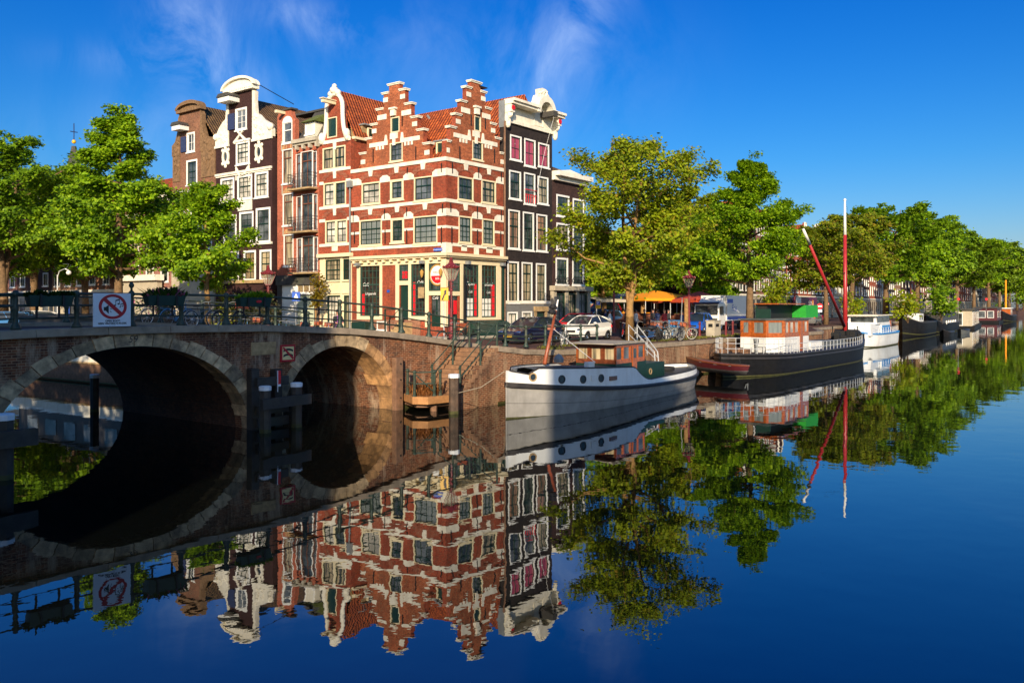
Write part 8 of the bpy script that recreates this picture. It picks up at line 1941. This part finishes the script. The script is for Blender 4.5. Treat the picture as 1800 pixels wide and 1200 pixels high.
for s in (-1, 1): MB().tube([(s * .18, 0, 1.40), (s * .255, -.15, 1.17), (s * .2, -.37, 1.105)], [.08, .062, .048], 8).build('sleeve', 'cloth_dark', w1)
for px, Y, rz, top, legs, lb, ps in ((1100, 75, 40, 'cloth_dark', 'cloth_navy', 'person in dark clothes under the grey canopy, left of the nearest canal tree', 'stand'), (1106, 77, 200, 'cloth_red', 'cloth_dark', 'person in dark red under the grey canopy, close to the tree trunk', 'stand'), (1133, 72, 20, 'cloth_dark', 'cloth_dark', 'person in black at the left edge of the orange canopy', 'carry'),
    (1148, 73, -30, 'cloth_dark', 'cloth_navy', 'person in black under the middle of the orange canopy', 'stand'), (1156, 69, 160, 'cloth_navy', 'cloth_dark', 'person in navy under the orange canopy, right of its pole', 'carry'), (1175, 68, 0, 'cloth_dark', 'cloth_navy', 'person in black at the right edge of the orange canopy', 'stand'),
    (1118, 66, 60, 'cloth_white', 'cloth_navy', 'person in a white shirt walking just right of the nearest canal tree trunk', 'walk'), (1168, 64, -20, 'cloth_red', 'cloth_dark', 'person in a red top in front of the orange canopy', 'walk'), (1072, 62, 15, 'cloth_white', 'cloth_dark', 'person in a white top between the white hatchback and the grey canopy', 'walk'), (1199, 56, 10, 'cloth_navy', 'cloth_navy', 'person in a blue shirt between the steel pole and the slim orange trunk', 'walk'), (1064, 68, 30, 'cloth_navy', 'cloth_dark', 'person with a blue cap and blue jacket left of the grey stall', 'stand')):
    p = at_depth(px, 0, Y); person(lb, (p.x, p.y, gz(p.x, p.y)), rad(rz), top, legs, ps, hat='cloth_navy' if 'cap' in lb else None)
# ------------------------------------------------------------------ trees: a branched wooden skeleton with leaf sprays along the twigs
def tree_meshes(key, seed, H_, R_, trunk, leaf, size, n_limb=16, per=46, sprays=9, bark='bark', fork=1, lean=0, flat=.55, shape=None, tr=.22, thin=0, spread=.55, vr=(.72, 1.12)):
    rg = random.Random(seed); nr = np.random.default_rng(seed)
    wood = MB(); tips = []
    shape = shape or (lambda k: math.sin(PI * (.10 + .86 * k)) ** .7)
    stems = []
    for f in range(fork):
        a = 2 * PI * f / fork + rg.uniform(0, 1); sp_ = 0 if fork == 1 else .16 * R_
        pts = [(0, 0, -.3), (lean * .1, 0, trunk * .55)]
        n = 6
        for i in range(n + 1):
            k = i / n; z = trunk * .8 + (H_ * .93 - trunk * .8) * k
            pts.append((lean * .2 + math.cos(a) * sp_ * k * 2 + rg.uniform(-.14, .14) * (k > 0), math.sin(a) * sp_ * k * 2 + rg.uniform(-.14, .14) * (k > 0), z))
        rs = [tr * 1.25, tr] + [tr * (1 - .86 * i / n) * (.8 if fork > 1 else .95) for i in range(n + 1)]
        wood.tube(pts, rs, 8); stems.append(pts)
    for i in range(n_limb):
        k = (i + rg.uniform(.1, .9)) / n_limb; z = trunk + (H_ * .93 - trunk) * k
        st = stems[i % fork]; base = None
        for p, q in zip(st, st[1:]):
            if p[2] <= z <= q[2]: w = (z - p[2]) / (q[2] - p[2] + 1e-6); base = Vector(p) * (1 - w) + Vector(q) * w
        if base is None: base = Vector(st[-1])
        az = i * 2.4 + rg.uniform(-.5, .5); rr_ = R_ * shape(k) * rg.uniform(*vr)
        up = rg.uniform(.15, .5) * rr_ * (1.2 - .5 * k) + .25
        tip = base + Vector((math.cos(az) * rr_, math.sin(az) * rr_, up)); tip.z = min(tip.z, H_)
        mid = base * .5 + tip * .5 + Vector((rg.uniform(-.25, .25), rg.uniform(-.25, .25), -.12 * rr_ * rg.random()))
        br_ = tr * (.46 - .25 * k); wood.tube([tuple(base), tuple(mid), tuple(tip)], [br_, br_ * .6, .015], 5)
        for s in range(sprays):
            w = .28 + .72 * (s + rg.random()) / sprays
            p = (base * (1 - w) ** 2 + mid * 2 * w * (1 - w) + tip * w * w) if w < 1 else tip
            d = rr_ * spread * rg.uniform(.2, 1) * (1.05 - .5 * w); a2 = az + rg.choice((-1, 1)) * rg.uniform(.3, 1.5)
            e = p + Vector((math.cos(a2) * d, math.sin(a2) * d, rg.uniform(-.28, .5) * d))
            if rg.random() < .55: wood.tube([tuple(p), tuple(e)], [.022, .008], 3)
            tips.append((p * .35 + e * .65, .30 + .16 * rr_ * rg.random())); tips.append((e, .26 + .22 * rg.random()))
        tips.append((tip, .35))
    for i in range(5): tips.append((Vector((rg.uniform(-.5, .5), rg.uniform(-.5, .5), H_ - rg.uniform(.1, 1.3))), .35))
    C_ = np.array([list(t_[0]) for t_ in tips]); Rr = np.array([t_[1] for t_ in tips])
    keep = nr.random(len(C_)) > thin; C_, Rr = C_[keep], Rr[keep]
    N_ = len(C_) * per; idx = np.repeat(np.arange(len(C_)), per)
    off = np.clip(nr.normal(0, 1, (N_, 3)), -1.75, 1.75); off *= (Rr[idx] * .75)[:, None]; off[:, 2] *= flat
    ctr = C_[idx] + off
    nrm = nr.normal(0, 1, (N_, 3)); nrm[:, 2] = np.abs(nrm[:, 2]) * .7 + .35
    out_ = ctr - np.array([0, 0, trunk + (H_ - trunk) * .35]); out_ /= np.linalg.norm(out_, axis=1)[:, None] + 1e-6
    nrm = nrm + out_ * .6 + np.array([-sx, -sy, .35]) * .55; nrm /= np.linalg.norm(nrm, axis=1)[:, None]
    t1 = np.cross(nrm, nr.normal(0, 1, (N_, 3))); t1 /= np.linalg.norm(t1, axis=1)[:, None]; t2 = np.cross(nrm, t1)
    sz = size * nr.uniform(.65, 1.25, (N_, 1))
    a = ctr - t1 * sz * .6; c = ctr + t1 * sz * .6; b = ctr + t2 * sz * .40 - nrm * sz * .10 + t1 * sz * .08; d = ctr - t2 * sz * .40 - nrm * sz * .10 + t1 * sz * .08
    V = np.stack([a, b, c, d], 1).reshape(-1, 3)
    me = bpy.data.meshes.new('crown'); me.vertices.add(len(V)); me.vertices.foreach_set('co', V.ravel().astype(np.float32))
    me.loops.add(N_ * 4); me.polygons.add(N_); me.loops.foreach_set('vertex_index', np.arange(N_ * 4, dtype=np.int32)); me.polygons.foreach_set('loop_start', np.arange(0, N_ * 4, 4, dtype=np.int32)); me.polygons.foreach_set('loop_total', np.full(N_, 4, dtype=np.int32))
    me.update(); me.materials.append(MATS[leaf])
    w_ = wood.build('trunk', bark, None, smooth=True); wm = w_.data; bpy.data.objects.remove(w_)
    TREES[key] = (wm, me); return wm, me
TREES = {}
def tree(key, label, x, y, z, rz=0, sc=1.0, group='trees along the canals', name='canal_tree', leaf=None):
    T = thing(name, label, 'tree', (x, y, z), rz, group, local=True); T.scale = sc if isinstance(sc, tuple) else (sc,) * 3
    wm, me = TREES[key]
    for nm, m_ in (('trunk', wm), ('crown', me)): o = bpy.data.objects.new(nm, m_); COL.objects.link(o); o.parent = T
    return T
def tp(px, off): x, y, Y = on_row(px, off); return x, y, Y
QD = 1.0 if not globals().get('LOWQ') else .4
pr = lambda n: max(6, int(n * QD))
dome = lambda k: math.sin(PI * min(1, .16 + .80 * k)) ** .6
# left side canal
tree_meshes('lime_big', 11, 15.4, 5.0, 3.6, 'leaf_lime', .215, 32, pr(84), 10, 'bark', shape=lambda k: (1.0 - .80 * max(0, k - .25) / .75) * (.72 + .28 * min(1, k / .2)), tr=.3, vr=(.6, 1.2), spread=.48)
x, y = 29.2, 55.5; tree('lime_big', 'big bright lime tree with pointed crown at the left, above the no-music board', x, y, G0, .6)
tree_meshes('lime_small', 5, 9.7, 2.25, 2.9, 'leaf_lime', .19, 20, pr(58), 9, 'bark_light', shape=lambda k: (1.0 - .72 * max(0, k - .35) / .65) * (.8 + .2 * min(1, k / .2)), tr=.17, fork=1, thin=.12, vr=(.6, 1.3), spread=.42)
x, y = 29.6, 45.8; tree('lime_small', 'small bright lime tree with slim pale trunk before the maroon house', x, y, G0, 1.1)
tree_meshes('elm_left', 21, 16.0, 5.6, 4.6, 'leaf_green', .26, 26, pr(56), 9, 'bark', fork=2, tr=.36, shape=dome)
for px, Y, lb, rz, sc in ((6, 68, 'tall dark-crowned tree with twin trunks at the far left edge', .3, 1.0), (60, 84, 'deep green tree behind the gooseneck lamp at the left', 2.1, 1.02), (112, 96, 'tree under the church spire, behind the big lime', 4.0, 1.05), (-55, 80, 'tree cut by the left edge of the picture', 1.2, 1.0), (28, 110, 'furthest tree at the left, filling in behind the twin trunks', 5.0, 1.0), (150, 78, 'dark tree directly behind the big bright lime', 3.3, .86)):
    p = at_depth(px, 0, Y); tree('elm_left', lb, p.x, p.y, G0, rz, sc)
for x, y, lb in ((.8, 29.5, 'unseen tree added on the left bank to shade the side canal'), (-2.5, 37, 'second unseen tree added on the left bank for its shade')): tree('elm_left', lb, x, y, 2.1, x, .95)  # both trees added out of view to shade the boat behind the bridge
# right: the row on the quay
tree_meshes('elm_near', 33, 11.7, 4.5, 2.6, 'leaf_olive', .18, 36, pr(58), 9, 'bark_light', fork=2, tr=.24, shape=lambda k: math.sin(PI * min(1, .22 + .66 * k)) ** .8, thin=.04, flat=.7, vr=(.5, 1.25), spread=.45)
x, y = on_y(1107, 0, 25.0).x, 25.0; tree('elm_near', 'nearest canal tree on the right, sparse olive crown on a long spotted trunk', x, y, G0, .4)
tree_meshes('elm_slim', 8, 10.6, 2.9, 3.0, 'leaf_olive', .24, 18, pr(40), 9, 'bark_light', tr=.16, shape=dome)
x, y = on_y(1278, 0, 25.0).x, 25.0
tree_meshes('lime_right', 17, 13.6, 4.1, 3.4, 'leaf_lime', .20, 30, pr(80), 10, 'bark', tr=.27, fork=1, shape=lambda k: (1.0 - .80 * max(0, k - .3) / .7) * (.8 + .2 * min(1, k / .2)), flat=.6)
x, y = on_y(1318, 0, 25.2).x, 25.2; tree('lime_right', 'bright green lime tree before the truck, right of the olive trees', x, y, G0, 2.0)
p = at_depth(1212, 0, 92); tree('elm_slim', 'olive-yellow tree between the nearest tree and the bright green lime', p.x, p.y, G0, .9, 1.42)
p = at_depth(1193, 0, 98); tree('elm_slim', 'slender olive tree right of the orange canopy', p.x, p.y, G0, 2.9, 1.35)
p = at_depth(1155, 0, 95); tree('elm_slim', 'olive tree behind the right flank of the nearest tree crown', p.x, p.y, G0, 4.1, 1.25)
ot = thing('tree_stump_pole', 'slim bare orange-barked trunk beside the red lamp post', 'tree trunk', on_y(1283 - 77, 0, 24.4)); p = on_y(1206, 0, 24.6)
MB().tube([(p.x, p.y, G0 - .2), (p.x + .03, p.y, G0 + 1.5), (p.x, p.y, at_depth(0, 525, math.hypot(p.x, p.y)).z)], [.16, .14, .13], 8).build('trunk', 'bark_light', ot, smooth=True)
# square trees, lower and brighter
tree_meshes('square_tree', 40, 9.0, 3.6, 2.6, 'leaf_lime', .25, 20, pr(46), 9, 'bark_light', tr=.25, shape=dome)
for px, Y, lb, rz, sc in ((1062, 78, 'bright green tree just right of the plum house corner', .2, 1.0), (1130, 92, 'dark green tree at the back of the square, behind the orange canopy', 1.5, .95), (1160, 100, 'tree at the back of the square behind the nearest tree crown', 2.9, 1.1), (1232, 84, 'green tree above the red canopies', 4.4, .98), (1265, 96, 'tree behind the truck, left of the bright lime', 5.3, 1.0), (1020, 96, 'tree glimpsed past the plum house corner', 3.0, 1.0)):
    p = at_depth(px, 0, Y); tree('square_tree', lb, p.x, p.y, G0, rz, sc, name='square_tree', group='trees on the market square')
# the far row, receding along the main canal
tree_meshes('row_brown', 51, 11.6, 5.0, 3.8, 'leaf_brown', .30, 24, pr(34), 9, 'bark', tr=.27, shape=dome)
tree_meshes('row_green', 52, 13.6, 6.0, 4.3, 'leaf_green', .34, 26, pr(38), 9, 'bark', tr=.33, fork=2, shape=dome)
tree_meshes('row_fresh', 58, 13.8, 6.0, 4.4, 'leaf_lime', .34, 26, pr(36), 9, 'bark', tr=.3, shape=dome, vr=(.6, 1.2))
tree_meshes('row_deep', 53, 13.4, 6.2, 4.0, 'leaf_deep', .40, 24, pr(32), 9, 'bark', tr=.33, shape=dome)
row_t = ((1497, 'row_brown', 'brownish tree just behind the red mast', 369), (1452, 'row_brown', 'brownish tree between the red boom and the mast', 392), (1557, 'row_green', 'green forked tree above the white cruiser', 351), (1612, 'row_fresh', 'third tree beyond the red mast, fresh green', 372), (1645, 'row_green', 'tree over the dark barges', 387), (1682, 'row_deep', 'tree over the long dark barge', 402), (1712, 'row_fresh', 'tree left of the beige houseboat roof end', 412), (1738, 'row_deep', 'tree over the beige houseboat', 417), (1757, 'row_fresh', 'fresh green tree left of the orange mast', 436), (1774, 'row_deep', 'tree behind the orange mast', 443), (1788, 'row_green', 'last tree but two before the right edge of the picture', 448), (1800, 'row_deep', 'last tree but one at the right edge of the picture', 455), (1812, 'row_green', 'tree cut by the right edge of the picture', 460))
for i, (px, k, lb, ytop) in enumerate(row_t):
    x, y, Y = on_row(px, 2.6); ht = at_depth(px, ytop, Y).z - G0; base = {'row_brown': 12.0, 'row_green': 14.0, 'row_deep': 13.8, 'row_fresh': 14.2}[k]
    s = ht / base; tree(k, lb, x, y, G0, i * 1.7, (max(.9, s * .98), max(.9, s * .98), s), group='tree row along the main canal')
# low greenery: climbing plants, flowering shrub, young street tree
def shrub(name, label, cx, cy, z, r, h, leaf, n, size, cat='shrub', stem='bark', seed=1):
    T = thing(name, label, cat, (cx, cy, z)); rg = random.Random(seed); mb = MB(); st = MB()
    cl = [(cx + rg.gauss(0, r * .5), cy + rg.gauss(0, r * .5), z + h * (.25 + .75 * rg.random())) for _ in range(14)]
    for c in cl[:7]: st.tube([(cx, cy, z - .1), c], [.03, .01], 4)
    for _ in range(n):
        c = rg.choice(cl); p = Vector((c[0] + rg.gauss(0, r * .28), c[1] + rg.gauss(0, r * .28), c[2] + rg.gauss(0, h * .10)))
        a = Vector((rg.gauss(0, 1), rg.gauss(0, 1), rg.gauss(0, .6))).normalized(); b = a.cross(Vector((rg.gauss(0, 1), rg.gauss(0, 1), rg.gauss(0, 1)))).normalized(); s = size * rg.uniform(.6, 1.3)
        mb.add([tuple(p - a * s), tuple(p + b * s * .6), tuple(p + a * s), tuple(p - b * s * .6)], [(0, 1, 2, 3)])
    mb.build('foliage', leaf, T, fix=False); st.build('stem', stem, T); return T
p = on_x(448, 512, 37.0); shrub('flowering_shrub', 'cream-flowering shrub in front of the maroon house behind the planter', p.x, p.y, 2.1, 1.6, 2.7, 'blossom', 1500, .13, seed=3)
p = on_x(555, 500, 39.0); T = shrub('street_sapling', 'slender yellow-leaved sapling before the pale green garage door', p.x, p.y, 3.4, .55, 2.7, 'leaf_yellow', 520, .12, 'tree', seed=4)
MB().tube([(p.x, p.y, 2.1), (p.x, p.y, 4.6)], .05, 6).build('trunk', 'bark_light', T)
p = on_x(285, 520, 37.0); shrub('rose_shrub', 'pink-flowering bush behind the planter with pink flowers', p.x, p.y, 2.1, 1.5, 2.6, 'pink_bloom', 900, .12, seed=6)
p = on_x(395, 500, 37.6); shrub('climbing_shrub', 'reddish climbing shrub beside the small lime trunk', p.x, p.y, 2.1, 1.0, 3.2, 'leaf_brown', 700, .12, seed=7)
p = at_depth(1363, 530, 84); shrub('yellow_shrub', 'yellowish tall shrub behind the bright lime trunk', p.x, p.y, G0, 1.8, 5.0, 'leaf_olive', 1500, .18, seed=9)
p = at_depth(1500, 552, 92); shrub('yellow_shrub', 'low yellow shrub right of the red mast foot', p.x, p.y, G0, 1.2, 3.0, 'leaf_olive', 700, .15, seed=10)
p = at_depth(1655, 545, 124); shrub('terrace_shrub', 'leafy bush on the quay above the dark barges', p.x, p.y, G0, 2.2, 4.6, 'leaf_green', 1200, .26, seed=11)
p = at_depth(1797, 545, 330); shrub('terrace_shrub', 'large bush at the far right end of the quay', p.x, p.y, G0, 6, 9, 'leaf_green', 1300, .5, seed=15)
p = at_depth(1596, 550, 105); shrub('terrace_shrub', 'mixed bush on the quay behind the white cruiser', p.x, p.y, G0, 1.8, 3.6, 'leaf_olive', 900, .22, seed=12)
p = at_depth(1090, 546, 95); shrub('round_shrub', 'small round clipped shrub above the grey canopy', p.x, p.y, G0 + .6, .7, 1.9, 'leaf_lime', 500, .14, seed=13)
# church spire tip far behind the trees on the left
p = at_depth(130, 232, 190); T = thing('church_spire', 'tip of a church spire with a cross above the trees at the left', 'church spire', (p.x, p.y, G0))
MB().lathe([(3.2, 0), (3.2, p.z - 16), (2.2, p.z - 13), (2.4, p.z - 12), (.9, p.z - 5), (.5, p.z - 3.2)], p.x, p.y, 8, 0).build('tower', 'lead_dark', T)
MB().ball((p.x, p.y, p.z - 2.2), .45, 10, 8).build('gilt_ball', 'sign_yellow', T)
MB().tube([(p.x, p.y, p.z - 2), (p.x, p.y, p.z + 1.9)], .1, 6).tube([(p.x - .8, p.y, p.z), (p.x + .8, p.y, p.z)], .1, 6).build('cross', 'cloth_navy', T)
